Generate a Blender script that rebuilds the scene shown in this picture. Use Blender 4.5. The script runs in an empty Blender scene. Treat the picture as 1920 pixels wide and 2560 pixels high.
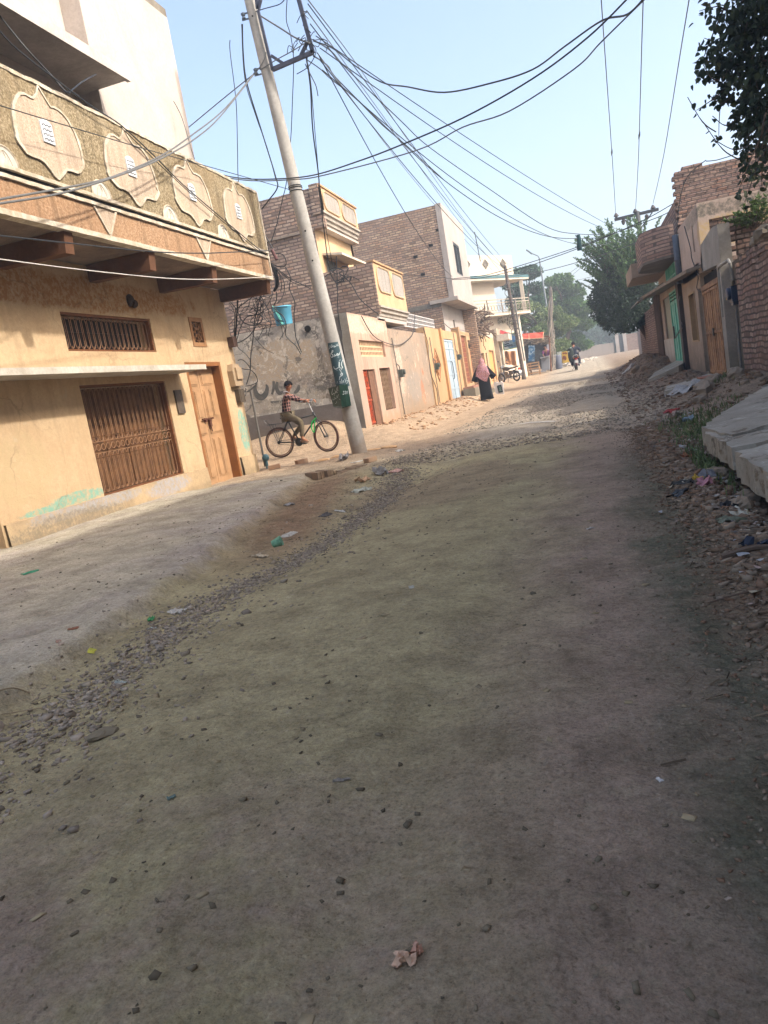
import bpy, math, random
import numpy as np
from mathutils import Vector, Matrix, noise as mnoise

S = bpy.context.scene
COL = S.collection
R = math.radians

# ------------------------------------------------------------------ camera
# pose solved from the photograph's vanishing points: +Y runs along the street,
# the camera stands 1.05 m above the alley level, tilted 9.8 deg and looking a little down
GA = 0.76          # darkens every swatch alike, in place of lower exposure under the bright sky
HAZE = 0.0029
EYE = np.array([0.0, 0.0, 1.05])
PXF, PCX, PCY = 1900.0, 960.0, 1280.0
_d = np.array([1472 - PCX, 893 - PCY, PXF]); _d /= np.linalg.norm(_d)
_h = np.array([math.cos(R(-9.8)), math.sin(R(-9.8)), 0.0])
_n = np.cross(_d, _h); _n /= np.linalg.norm(_n)
if _n[1] > 0: _n = -_n
_r = np.cross(_d, _n)
if _r[0] < 0: _r = -_r
CM = np.array([_r, _d, _n])
cam = bpy.data.cameras.new('camera')
cam.sensor_fit = 'VERTICAL'; cam.sensor_height = 36.0; cam.sensor_width = 27.0
cam.lens = PXF / 2560 * 36; cam.clip_start = 0.05; cam.clip_end = 3000
camo = bpy.data.objects.new('camera', cam); COL.objects.link(camo)
_m = Matrix.Identity(4)
for i in range(3):
    _m[i][0] = CM[i, 0]; _m[i][1] = -CM[i, 1]; _m[i][2] = -CM[i, 2]; _m[i][3] = EYE[i]
camo.matrix_world = _m
S.camera = camo

# ------------------------------------------------------------------ light
SUN = Vector((1.0, -0.19, 0.915)).normalized()          # from the balcony and sunshade shadows
world = bpy.data.worlds.new('World'); S.world = world; world.use_nodes = True
wn = world.node_tree.nodes; wn.clear()
sky = wn.new('ShaderNodeTexSky'); sky.sky_type = 'NISHITA'; sky.sun_disc = False
sky.sun_elevation = math.asin(SUN.z); sky.sun_rotation = math.atan2(SUN.x, SUN.y)
sky.air_density = 1.0; sky.dust_density = 5.5; sky.ozone_density = 0.8; sky.altitude = 100
bg = wn.new('ShaderNodeBackground'); bg.inputs['Strength'].default_value = 0.15
wo = wn.new('ShaderNodeOutputWorld')
world.node_tree.links.new(sky.outputs[0], bg.inputs[0]); world.node_tree.links.new(bg.outputs[0], wo.inputs[0])
sl = bpy.data.lights.new('sun', 'SUN'); sl.energy = 2.0; sl.angle = R(2.2); sl.color = (1.0, 0.95, 0.88)
so = bpy.data.objects.new('sun', sl); COL.objects.link(so)
so.rotation_euler = SUN.to_track_quat('Z', 'Y').to_euler(); so.location = (20, -4, 30)
S.view_settings.view_transform = 'Standard'; S.view_settings.look = 'None'
S.view_settings.exposure = 1.5; S.view_settings.gamma = 1.0
try:
    S.cycles.max_bounces = 6; S.cycles.diffuse_bounces = 3; S.cycles.volume_bounces = 0
    S.cycles.transparent_max_bounces = 8; S.cycles.use_denoising = True
except Exception: pass

# ------------------------------------------------------------------ pixel -> place (photo 1920x2560)
def ray(x, y):
    v = CM @ np.array([x - PCX, y - PCY, PXF]); return v / np.linalg.norm(v)
def onY(x, y, Y): v = ray(x, y); return Vector(EYE + v * (Y / v[1]))
def onX(x, y, X): v = ray(x, y); return Vector(EYE + v * (X / v[0]))
def onZ(x, y, z=0.0): v = ray(x, y); return Vector(EYE + v * ((z - EYE[2]) / v[2]))

# ------------------------------------------------------------------ mesh helpers
class MB:
    def __init__(s): s.v = []; s.f = []; s.mi = []; s.cur = 0; s.sm = False
    def add(s, vs, fs):
        o = len(s.v); s.v.extend([tuple(p) for p in vs])
        for f in fs: s.f.append([i + o for i in f]); s.mi.append(s.cur)
        return s
    def box(s, x0, x1, y0, y1, z0, z1):
        return s.add([(x0,y0,z0),(x1,y0,z0),(x1,y1,z0),(x0,y1,z0),(x0,y0,z1),(x1,y0,z1),(x1,y1,z1),(x0,y1,z1)],
                     [(0,3,2,1),(4,5,6,7),(0,1,5,4),(1,2,6,5),(2,3,7,6),(3,0,4,7)])
    def bar(s, a, b, w, h=None, up=(0,0,1)):
        a = Vector(a); b = Vector(b); h = h or w; t = (b - a).normalized()
        u = Vector(up)
        if abs(t.dot(u)) > .98: u = Vector((0,1,0))
        n = t.cross(u).normalized(); u = n.cross(t).normalized()
        vs = []
        for p in (a, b):
            for (i, j) in ((-1,-1),(1,-1),(1,1),(-1,1)): vs.append(p + n*(i*w/2) + u*(j*h/2))
        return s.add(vs, [(0,1,2,3),(7,6,5,4),(0,4,5,1),(1,5,6,2),(2,6,7,3),(3,7,4,0)])
    def prism(s, poly, off):
        n = len(poly); off = Vector(off); P = [Vector(p) for p in poly]
        vs = P + [p + off for p in P]
        fs = [list(range(n))[::-1], list(range(n, 2*n))] + [(i, (i+1) % n, n + (i+1) % n, n + i) for i in range(n)]
        return s.add(vs, fs)
    def tube(s, pts, r, n=6, cap=True, flat=1.0):
        P = [Vector(p) for p in pts]; m = len(P)
        rs = [r]*m if not hasattr(r, '__len__') else list(r)
        vs = []; prev = None
        for i in range(m):
            t = (P[min(i+1, m-1)] - P[max(i-1, 0)])
            if t.length < 1e-9: t = Vector((0,0,1))
            t.normalize()
            if prev is None:
                u = Vector((0,0,1)) if abs(t.z) < .9 else Vector((1,0,0))
            else: u = prev
            u = (u - t*u.dot(t))
            if u.length < 1e-6: u = t.orthogonal()
            u.normalize(); prev = u; w = t.cross(u)
            for k in range(n):
                a = 2*math.pi*k/n
                vs.append(P[i] + (u*math.cos(a) + w*math.sin(a)*flat)*rs[i])
        fs = []
        for i in range(m-1):
            for k in range(n):
                fs.append((i*n+k, i*n+(k+1) % n, (i+1)*n+(k+1) % n, (i+1)*n+k))
        if cap: fs += [list(range(n))[::-1], [(m-1)*n+k for k in range(n)]]
        return s.add(vs, fs)
    def ring(s, c, ax, R0, r, n=24, k=6):
        c = Vector(c); ax = Vector(ax).normalized(); u = ax.orthogonal().normalized(); w = ax.cross(u)
        vs = []; fs = []
        for i in range(n):
            a = 2*math.pi*i/n; d = u*math.cos(a) + w*math.sin(a)
            for j in range(k):
                b = 2*math.pi*j/k; vs.append(c + d*(R0 + r*math.cos(b)) + ax*(r*math.sin(b)))
        for i in range(n):
            for j in range(k):
                fs.append((i*k+j, ((i+1) % n)*k+j, ((i+1) % n)*k+(j+1) % k, i*k+(j+1) % k))
        return s.add(vs, fs)
    def lathe(s, prof, c=(0,0,0), n=20, ax=(0,0,1), cap=True):
        c = Vector(c); ax = Vector(ax).normalized(); u = ax.orthogonal().normalized(); w = ax.cross(u)
        vs = []; fs = []
        for (r, z) in prof:
            for k in range(n):
                a = 2*math.pi*k/n; vs.append(c + ax*z + (u*math.cos(a) + w*math.sin(a))*r)
        m = len(prof)
        for i in range(m-1):
            for k in range(n): fs.append((i*n+k, i*n+(k+1) % n, (i+1)*n+(k+1) % n, (i+1)*n+k))
        if cap: fs += [list(range(n))[::-1], [(m-1)*n+k for k in range(n)]]
        return s.add(vs, fs)
    def ball(s, c, r, n=12, m=8, sx=1, sy=1, sz=1):
        c = Vector(c); vs = []; fs = []
        for i in range(m+1):
            p = math.pi*i/m
            for k in range(n):
                a = 2*math.pi*k/n
                vs.append(c + Vector((math.sin(p)*math.cos(a)*r*sx, math.sin(p)*math.sin(a)*r*sy, math.cos(p)*r*sz)))
        for i in range(m):
            for k in range(n): fs.append((i*n+k, i*n+(k+1) % n, (i+1)*n+(k+1) % n, (i+1)*n+k)[::-1])
        return s.add(vs, fs)
    def loft(s, secs, cap=True):
        n = len(secs[0]); vs = [p for q in secs for p in q]; fs = []
        for i in range(len(secs)-1):
            for k in range(n): fs.append((i*n+k, i*n+(k+1) % n, (i+1)*n+(k+1) % n, (i+1)*n+k))
        if cap: fs += [list(range(n))[::-1], [(len(secs)-1)*n+k for k in range(n)]]
        return s.add(vs, fs)
    def panel(s, o, u, v, n, W, H, T, holes=()):
        """a wall slab: corner o, width along u, height along v, facing n, T thick behind the face; holes (u0,u1,v0,v1)"""
        o = Vector(o); u = Vector(u); v = Vector(v); n = Vector(n)
        us = sorted({0, W} | {min(max(h[0], 0), W) for h in holes} | {min(max(h[1], 0), W) for h in holes})
        vs_ = sorted({0, H} | {min(max(h[2], 0), H) for h in holes} | {min(max(h[3], 0), H) for h in holes})
        P = lambda a, b, d: o + u*a + v*b - n*d
        flip = u.cross(v).dot(n) < 0
        def q(a, b, c, d): s.add([a, b, c, d], [(3,2,1,0) if flip else (0,1,2,3)])
        for i in range(len(us)-1):
            for j in range(len(vs_)-1):
                a0, a1, b0, b1 = us[i], us[i+1], vs_[j], vs_[j+1]; ca, cb = (a0+a1)/2, (b0+b1)/2
                if any(h[0] < ca < h[1] and h[2] < cb < h[3] for h in holes): continue
                q(P(a0,b0,0), P(a1,b0,0), P(a1,b1,0), P(a0,b1,0))
                q(P(a1,b0,T), P(a0,b0,T), P(a0,b1,T), P(a1,b1,T))
        q(P(0,0,T), P(0,0,0), P(0,H,0), P(0,H,T)); q(P(W,0,0), P(W,0,T), P(W,H,T), P(W,H,0))
        q(P(0,H,0), P(W,H,0), P(W,H,T), P(0,H,T)); q(P(0,0,T), P(W,0,T), P(W,0,0), P(0,0,0))
        for (a0, a1, b0, b1) in holes:
            a0 = max(a0, 0); b0 = max(b0, 0); a1 = min(a1, W); b1 = min(b1, H)
            if a0 > 0: q(P(a0,b0,0), P(a0,b1,0), P(a0,b1,T), P(a0,b0,T))
            if a1 < W: q(P(a1,b0,T), P(a1,b1,T), P(a1,b1,0), P(a1,b0,0))
            if b0 > 0: q(P(a0,b0,T), P(a1,b0,T), P(a1,b0,0), P(a0,b0,0))
            if b1 < H: q(P(a0,b1,0), P(a1,b1,0), P(a1,b1,T), P(a0,b1,T))
        return s
    def build(s, name, mats, parent=None, local=False, smooth=False):
        V = s.v
        if parent is None:
            a = np.array(V); lo = a.min(0); hi = a.max(0)
            loc = Vector(((lo[0]+hi[0])/2, (lo[1]+hi[1])/2, lo[2]))
        else: loc = Vector((0,0,0)) if local else Vector(WLOC[parent.name])
        me = bpy.data.meshes.new(name)
        me.from_pydata([(p[0]-loc.x, p[1]-loc.y, p[2]-loc.z) for p in V], [], s.f)
        if not isinstance(mats, (list, tuple)): mats = [mats]
        for m in mats: me.materials.append(m)
        if len(mats) > 1: me.polygons.foreach_set('material_index', s.mi)
        if smooth: me.polygons.foreach_set('use_smooth', [True]*len(me.polygons))
        me.update()
        ob = bpy.data.objects.new(name, me); COL.objects.link(ob)
        if parent is None: ob.location = loc; WLOC[ob.name] = tuple(loc)
        else: ob.parent = parent; WLOC[ob.name] = tuple(loc)
        return ob
WLOC = {}
def arrmesh(name, V, F, mats, parent=None, smooth=False, mi=None):
    """numpy verts and equal-sized faces -> one object"""
    me = bpy.data.meshes.new(name); V = np.asarray(V, np.float32); F = np.asarray(F, np.int32); k = F.shape[1]
    loc = np.array(WLOC[parent.name], np.float32) if parent is not None else np.array([(V[:,0].min()+V[:,0].max())/2, (V[:,1].min()+V[:,1].max())/2, V[:,2].min()], np.float32)
    me.vertices.add(len(V)); me.vertices.foreach_set('co', (V - loc).ravel())
    me.loops.add(F.size); me.loops.foreach_set('vertex_index', F.ravel())
    me.polygons.add(len(F)); me.polygons.foreach_set('loop_start', np.arange(0, F.size, k, dtype=np.int32))
    me.polygons.foreach_set('loop_total', np.full(len(F), k, np.int32))
    for m in (mats if isinstance(mats, (list, tuple)) else [mats]): me.materials.append(m)
    if mi is not None: me.polygons.foreach_set('material_index', np.asarray(mi, np.int32))
    if smooth: me.polygons.foreach_set('use_smooth', np.ones(len(F), bool))
    me.update(); me.validate()
    ob = bpy.data.objects.new(name, me); COL.objects.link(ob)
    if parent is not None: ob.parent = parent
    else: ob.location = loc.tolist()
    WLOC[ob.name] = tuple(float(c) for c in loc)
    return ob
def tag(o, label=None, cat=None, group=None, kind=None):
    if label: o['label'] = label
    if cat: o['category'] = cat
    if group: o['group'] = group
    if kind or cat: o['kind'] = kind or 'thing'
    return o
def thing(name, label, cat, loc=(0,0,0), group=None, rot=0.0):
    o = bpy.data.objects.new(name, None); COL.objects.link(o)
    o.location = loc; o.rotation_euler = (0, 0, rot); o.empty_display_size = .1
    WLOC[o.name] = tuple(loc)
    return tag(o, label, cat, group)
def smooth_path(pts, k=6):
    P = [Vector(p) for p in pts]
    if len(P) < 3: return P
    out = []
    for i in range(len(P)-1):
        p0 = P[max(i-1, 0)]; p1 = P[i]; p2 = P[i+1]; p3 = P[min(i+2, len(P)-1)]
        for j in range(k):
            t = j/k
            out.append(.5*((2*p1) + (p2-p0)*t + (2*p0-5*p1+4*p2-p3)*t*t + (3*p1-p0-3*p2+p3)*t**3))
    out.append(P[-1]); return out
def sst(a, b, x):
    t = np.clip((x-a)/(b-a), 0, 1); return t*t*(3-2*t)
def dup(root, loc=None):
    """copy of a thing with its parts and sub-parts"""
    c = root.copy(); COL.objects.link(c)
    if loc is not None: c.location = loc
    for ch in root.children:
        k = ch.copy(); COL.objects.link(k); k.parent = c
        for g in ch.children:
            q = g.copy(); COL.objects.link(q); q.parent = k
    return c

# ------------------------------------------------------------------ materials
def lin(r, g, b):
    f = lambda c: (c/255/12.92) if c/255 <= .04045 else ((c/255+.055)/1.055)**2.4
    return (f(r)*GA, f(g)*GA, f(b)*GA, 1.0)
class NT:
    def __init__(s, name, rough=.9, spec=.2):
        s.m = bpy.data.materials.new(name); s.m.use_nodes = True; s.t = s.m.node_tree; s.n = s.t.nodes
        s.b = s.n['Principled BSDF']; s.b.inputs['Roughness'].default_value = rough
        s.b.inputs['Specular IOR Level'].default_value = spec
        s._pos = None
    def pos(s):
        if s._pos is None: s._pos = s.n.new('ShaderNodeNewGeometry').outputs['Position']
        return s._pos
    def objc(s): return s.n.new('ShaderNodeTexCoord').outputs['Object']
    def set(s, sock, v):
        if isinstance(v, bpy.types.NodeSocket): s.t.links.new(v, sock)
        else: sock.default_value = v
    def noise(s, scale, detail=4, rough=.6, vec=None, dist=0):
        q = s.n.new('ShaderNodeTexNoise'); s.set(q.inputs['Vector'], vec if vec is not None else s.pos())
        q.inputs['Scale'].default_value = scale; q.inputs['Detail'].default_value = detail
        q.inputs['Roughness'].default_value = rough; q.inputs['Distortion'].default_value = dist
        return q.outputs[0]
    def voro(s, scale, feat='F1', out='Distance', vec=None):
        q = s.n.new('ShaderNodeTexVoronoi'); q.feature = feat; s.set(q.inputs['Vector'], vec if vec is not None else s.pos())
        q.inputs['Scale'].default_value = scale; return q.outputs[out]
    def ramp(s, fac, stops):
        q = s.n.new('ShaderNodeValToRGB'); s.set(q.inputs[0], fac); e = q.color_ramp.elements
        while len(e) < len(stops): e.new(.5)
        for i, (p, c) in enumerate(stops):
            e[i].position = p; e[i].color = c if hasattr(c, '__len__') else (c, c, c, 1)
        return q.outputs[0]
    def mix(s, fac, a, b, mode='MIX'):
        q = s.n.new('ShaderNodeMix'); q.data_type = 'RGBA'; q.blend_type = mode
        s.set(q.inputs[0], fac); s.set(q.inputs[6], a); s.set(q.inputs[7], b); return q.outputs[2]
    def math(s, op, a, b=0.0, c=None, clamp=False):
        q = s.n.new('ShaderNodeMath'); q.operation = op; q.use_clamp = clamp
        s.set(q.inputs[0], a); s.set(q.inputs[1], b)
        if c is not None: s.set(q.inputs[2], c)
        return q.outputs[0]
    def xyz(s, vec=None):
        q = s.n.new('ShaderNodeSeparateXYZ'); s.set(q.inputs[0], vec if vec is not None else s.pos()); return q.outputs
    def comb(s, x, y, z):
        q = s.n.new('ShaderNodeCombineXYZ'); s.set(q.inputs[0], x); s.set(q.inputs[1], y); s.set(q.inputs[2], z); return q.outputs[0]
    def mapr(s, v, a, b, c=0.0, d=1.0):
        q = s.n.new('ShaderNodeMapRange'); s.set(q.inputs[0], v); q.inputs[1].default_value = a; q.inputs[2].default_value = b
        q.inputs[3].default_value = c; q.inputs[4].default_value = d; return q.outputs[0]
    def blob(s, c, r, nz=.5, nscale=6, soft=.22):
        """an irregular patch: 1 inside an ellipsoid of centre c and radii r, ragged by noise"""
        v = s.n.new('ShaderNodeVectorMath'); v.operation = 'SUBTRACT'; s.set(v.inputs[0], s.pos()); v.inputs[1].default_value = c
        w = s.n.new('ShaderNodeVectorMath'); w.operation = 'DIVIDE'; s.set(w.inputs[0], v.outputs[0]); w.inputs[1].default_value = r
        l = s.n.new('ShaderNodeVectorMath'); l.operation = 'LENGTH'; s.set(l.inputs[0], w.outputs[0])
        k = s.math('ADD', l.outputs['Value'], s.math('MULTIPLY', s.math('SUBTRACT', s.noise(nscale, 9, .75, dist=.8), .5), nz*4.2))
        return s.mapr(k, 1+soft/2, 1-soft/2)
    def bump(s, h, st=.5, d=.02):
        q = s.n.new('ShaderNodeBump'); s.set(q.inputs['Height'], h); q.inputs['Strength'].default_value = st
        q.inputs['Distance'].default_value = d; s.t.links.new(q.outputs[0], s.b.inputs['Normal']); return q
    def col(s, c): s.set(s.b.inputs['Base Color'], c); return s

def plain(name, c, rough=.8, var=.18, scale=8, spec=.2, metal=0.0, bump=0.0, bscale=60):
    t = NT(name, rough, spec); d = tuple(x*(1-var) for x in c[:3])+(1,); e = tuple(min(1, x*(1+var)) for x in c[:3])+(1,)
    t.col(t.ramp(t.noise(scale, 5, .65), [(.3, d), (.7, e)])); t.b.inputs['Metallic'].default_value = metal
    if bump: t.bump(t.noise(bscale, 4), bump, .01)
    return t.m
def plaster(name, c, c2, amt=.5, scale=1.2, speck=.25, patches=(), dirt=None, bump=.35, streak=0.0, flakes=None, cracks=0.0):
    """painted or bare plaster: c mottled to c2, pitting, coloured patches where paint is gone, optional splashed base"""
    t = NT(name, .92, .12)
    f = t.ramp(t.noise(scale, 6, .68, dist=.6), [(.5-amt*.25, 0.0), (.5+amt*.25, 1.0)])
    k = t.mix(f, c, c2)
    k = t.mix(t.math('MULTIPLY', t.ramp(t.noise(22, 4, .7), [(.42, 0.0), (.62, 1.0)]), .28), k, tuple(x*.72 for x in c2[:3])+(1,))
    if streak:
        p = t.xyz(); v = t.comb(t.math('MULTIPLY', p[0], 9), t.math('MULTIPLY', p[1], 9), t.math('MULTIPLY', p[2], .7))
        k = t.mix(t.math('MULTIPLY', t.ramp(t.noise(1, 4, .6, vec=v), [(.52, 0.0), (.72, 1.0)]), streak), k, tuple(x*.35 for x in c2[:3])+(1,))
    for (ctr, r, pc, nz, ns) in patches: k = t.mix(t.math('MULTIPLY', t.blob(ctr, r, nz, ns), t.ramp(t.noise(16, 8, .75), [(.40, .12), (.56, .9)])), k, pc)
    if flakes:
        for (fc, sc, lo) in flakes: k = t.mix(t.math('MULTIPLY', t.ramp(t.noise(sc, 10, .72, dist=.5), [(lo, 0.0), (lo+.035, 1.0)]), .8), k, fc)
    if dirt:
        z0, z1, dc = dirt
        h = t.math('ADD', t.xyz()[2], t.math('MULTIPLY', t.math('SUBTRACT', t.noise(3.5, 6, .7), .5), (z1-z0)*2.2))
        k = t.mix(t.math('MULTIPLY', t.mapr(h, z1, z0), .85), k, dc)
    if cracks:
        wv = t.n.new('ShaderNodeVectorMath'); wv.operation = 'ADD'; t.set(wv.inputs[0], t.pos()); nv = t.n.new('ShaderNodeTexNoise'); nv.inputs['Scale'].default_value = 3.0; nv.inputs['Detail'].default_value = 6
        t.set(nv.inputs['Vector'], t.pos()); sv = t.n.new('ShaderNodeVectorMath'); sv.operation = 'SCALE'; sv.inputs['Scale'].default_value = .5; t.t.links.new(nv.outputs['Color'], sv.inputs[0]); t.t.links.new(sv.outputs[0], wv.inputs[1])
        ce = t.voro(.9, 'DISTANCE_TO_EDGE', 'Distance', wv.outputs[0])
        k = t.mix(t.math('MULTIPLY', t.math('MULTIPLY', t.ramp(ce, [(.004, 1.0), (.012, 0.0)]), t.ramp(t.noise(.8, 3), [(.45, 0.0), (.58, 1.0)])), cracks), k, tuple(x*.3 for x in c2[:3])+(1,))
    sp = t.ramp(t.noise(38, 3, .6), [(.66, 0.0), (.72, 1.0)])
    k = t.mix(t.math('MULTIPLY', sp, speck), k, tuple(x*.4 for x in c2[:3])+(1,))
    t.col(k); t.bump(t.math('ADD', t.noise(30, 5, .7), t.math('MULTIPLY', t.noise(4, 4), .8)), bump, .012)
    return t.m
def brick(name, c1, c2, mortar, bw=.235, rh=.082, ms=.012, var=.5, tint=None, bump=.9, wobble=.0):
    t = NT(name, .95, .08); p = t.xyz()
    u = t.math('ADD', p[0], p[1]); w = p[2]
    if wobble:
        w = t.math('ADD', w, t.math('MULTIPLY', t.math('SUBTRACT', t.noise(1.6, 2), .5), wobble))
        u = t.math('ADD', u, t.math('MULTIPLY', t.math('SUBTRACT', t.noise(2.3, 2), .5), wobble))
    q = t.n.new('ShaderNodeTexBrick'); t.set(q.inputs['Vector'], t.comb(u, w, 0.0))
    q.offset = .5; q.inputs['Scale'].default_value = 1; q.inputs['Brick Width'].default_value = bw
    q.inputs['Row Height'].default_value = rh; q.inputs['Mortar Size'].default_value = ms; q.inputs['Mortar Smooth'].default_value = .25
    q.inputs['Bias'].default_value = 0; q.inputs['Color1'].default_value = c1; q.inputs['Color2'].default_value = c2; q.inputs['Mortar'].default_value = mortar
    row = t.math('FLOOR', t.math('DIVIDE', w, rh)); off = t.math('MULTIPLY', t.math('SUBTRACT', 1.0, t.math('FLOORED_MODULO', row, 2.0)), .5)
    cell = t.math('FLOOR', t.math('ADD', t.math('DIVIDE', u, bw), off)); wn_ = t.n.new('ShaderNodeTexWhiteNoise'); wn_.noise_dimensions = '2D'; t.set(wn_.inputs['Vector'], t.comb(cell, row, 0.0))
    av = tuple((a+b_)/2 for a, b_ in zip(c1, c2)); f = lambda c, s, r=1, g=1, b_=1: (c[0]*s*r, c[1]*s*g, c[2]*s*b_, 1)
    bc = t.ramp(wn_.outputs['Value'], [(0, f(c2, .62)), (.18, f(c1, .95, 1.08, .92, .84)), (.36, c2), (.52, f(c1, 1.12, 1, 1.03, .98)), (.68, f(av, .86, 1.0, .94, 1.0)), (.84, c1), (1, f(c1, 1.25, 1, 1, 1))])
    k = t.mix(q.outputs['Fac'], bc, mortar)
    k = t.mix(t.math('MULTIPLY', t.ramp(t.noise(1.1, 5, .65), [(.38, 0.0), (.66, 1.0)]), var*.8), k, tint or tuple(x*.55 for x in c1[:3])+(1,))
    k = t.mix(t.math('MULTIPLY', t.ramp(t.noise(14, 8, .75), [(.46, 0.0), (.60, 1.0)]), .4), k, tuple(min(1, x*1.25) for x in mortar[:3])+(1,))
    t.col(k)
    t.bump(t.math('SUBTRACT', t.math('MULTIPLY', t.noise(40, 4, .7), .35), q.outputs['Fac']), bump, .012)
    return t.m
# ------------------------------------------------------------------ terrain
_rs = np.random.RandomState(7); _TAB = _rs.rand(256, 256)
def vnoise(x, y):
    x = np.asarray(x, float); y = np.asarray(y, float); xi = np.floor(x).astype(int); yi = np.floor(y).astype(int)
    fx = x-xi; fy = y-yi; fx = fx*fx*(3-2*fx); fy = fy*fy*(3-2*fy); g = lambda i, j: _TAB[i % 256, j % 256]
    return (g(xi,yi)*(1-fx)+g(xi+1,yi)*fx)*(1-fy)+(g(xi,yi+1)*(1-fx)+g(xi+1,yi+1)*fx)*fy
def fbm(x, y, o=4):
    s = 0; a = .5
    for i in range(o): s = s+a*(vnoise(x, y)-.5); x = x*2.03+17.3; y = y*2.03+5.1; a *= .5
    return s
GY = [-60, 0, 25, 30, 34, 40, 48, 56, 72, 100, 130, 220, 3000]
GZ = [0, 0, 0, .04, .10, .20, .42, .60, .80, 1.0, 1.05, 1.0, 1.0]
def gz(X, Y, rough=True):
    X = np.asarray(X, float); Y = np.asarray(Y, float)
    z = np.interp(Y, GY, GZ)
    xe = -2.0-.2*Y; jag = .16*fbm(X*2.1+4, Y*2.1+8, 4) if rough else 0
    z = z + .085*sst(.05, -.09, X-xe+jag)*sst(11.2, 10.3, Y)*sst(-1, 1, Y)
    bankL = sst(16.0, 17.6, Y)*sst(56, 46, Y)
    z = z + bankL*(.30*sst(-3.7, -5.0, X))*(1-.35*sst(30, 46, Y))
    z = z + .36*sst(16.3, 17.4, Y)*sst(-5.0, -6.2, X)*sst(19, 17.4, Y)
    # right bank
    z = z + .20*sst(1.0, 2.3, X)*sst(3, 8, Y) * (1-sst(46, 60, Y))
    z = z + .20*sst(1.5, 2.4, X)*sst(11.3, 12.2, Y)*sst(15.0, 14.0, Y)
    z = z + .42*sst(1.2, 2.2, X)*sst(23.5, 27, Y)*sst(44, 36, Y)*(1.0-.25*vnoise(Y*.8, X*.9))
    z = z + .10*sst(.7, 1.6, X)*sst(16.5, 20, Y)*sst(40, 30, Y)
    # gutter along the right edge, shallow dip along the left gravel line
    z = z - .10*np.exp(-((X-1.02)/.22)**2)*sst(9.0, 7.5, Y)
    z = z - .07*np.exp(-((X+2.75-.12*(Y-5))/.55)**2)*sst(11.5, 9.5, Y)*sst(3.5, 6, Y)
    z = z - .05*np.exp(-((X+2.25)/.4)**2)*sst(4, 5.5, Y)*sst(12, 10, Y)
    # mound round the pole and sand by the grey wall
    z = z + .10*np.exp(-(((X+4.1)/.55)**2+((Y-13.0)/.55)**2))
    z = z + .05*np.exp(-(((X+4.9)/.9)**2+((Y-16.6)/.5)**2))
    if rough:
        far = 1/(1+np.maximum(Y, 0)/25)
        z = z + .085*fbm(X*.55, Y*.55, 3)*(.5+.5*far)
        z = z + .028*fbm(X*2.6+3, Y*2.2, 4)*far
        ed = np.clip(sst(-3.3, -2.4, X)*0 + np.exp(-((X+3.0)/.7)**2)*sst(12, 6, Y) + sst(.45, 1.0, X) + sst(11, 13, Y)*sst(-1.8, -3.2, X), 0, 1)
        z = z + ed*.05*fbm(X*5, Y*5, 4)
        z = z + .008*fbm(X*13, Y*10, 3)*far + .004*fbm(X*28, Y*28, 2)*far
        cl = vnoise(X*1.1+7, Y*.9+2)
        z = z + far*sst(.35, .6, cl)*(.016*np.maximum(0, vnoise(X*19+31, Y*16+9)-.60) + .012*np.maximum(0, vnoise(X*38+3, Y*34+19)-.62))
        z = z - far*.012*np.maximum(0, vnoise(X*7+50, Y*5+21)-.66)
        z = z + .035*sst(11.5, 13.5, Y)*sst(19, 16, Y)*sst(-2.0, -3.2, X)*(vnoise(X*.9, Y*5.5+40)-.5)
        z = z - .020*np.exp(-((X+.55+.05*np.sin(Y))/.13)**2) - .020*np.exp(-((X-.42+.05*np.sin(Y*1.1))/.13)**2)
        z = z + .22*sst(1.3, 2.0, X)*sst(23.5, 26, Y)*sst(46, 38, Y)*fbm(X*2.2+9, Y*1.7, 5)
    return z
def gp(X, Y): return float(gz(np.array([X]), np.array([Y]))[0])

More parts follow.
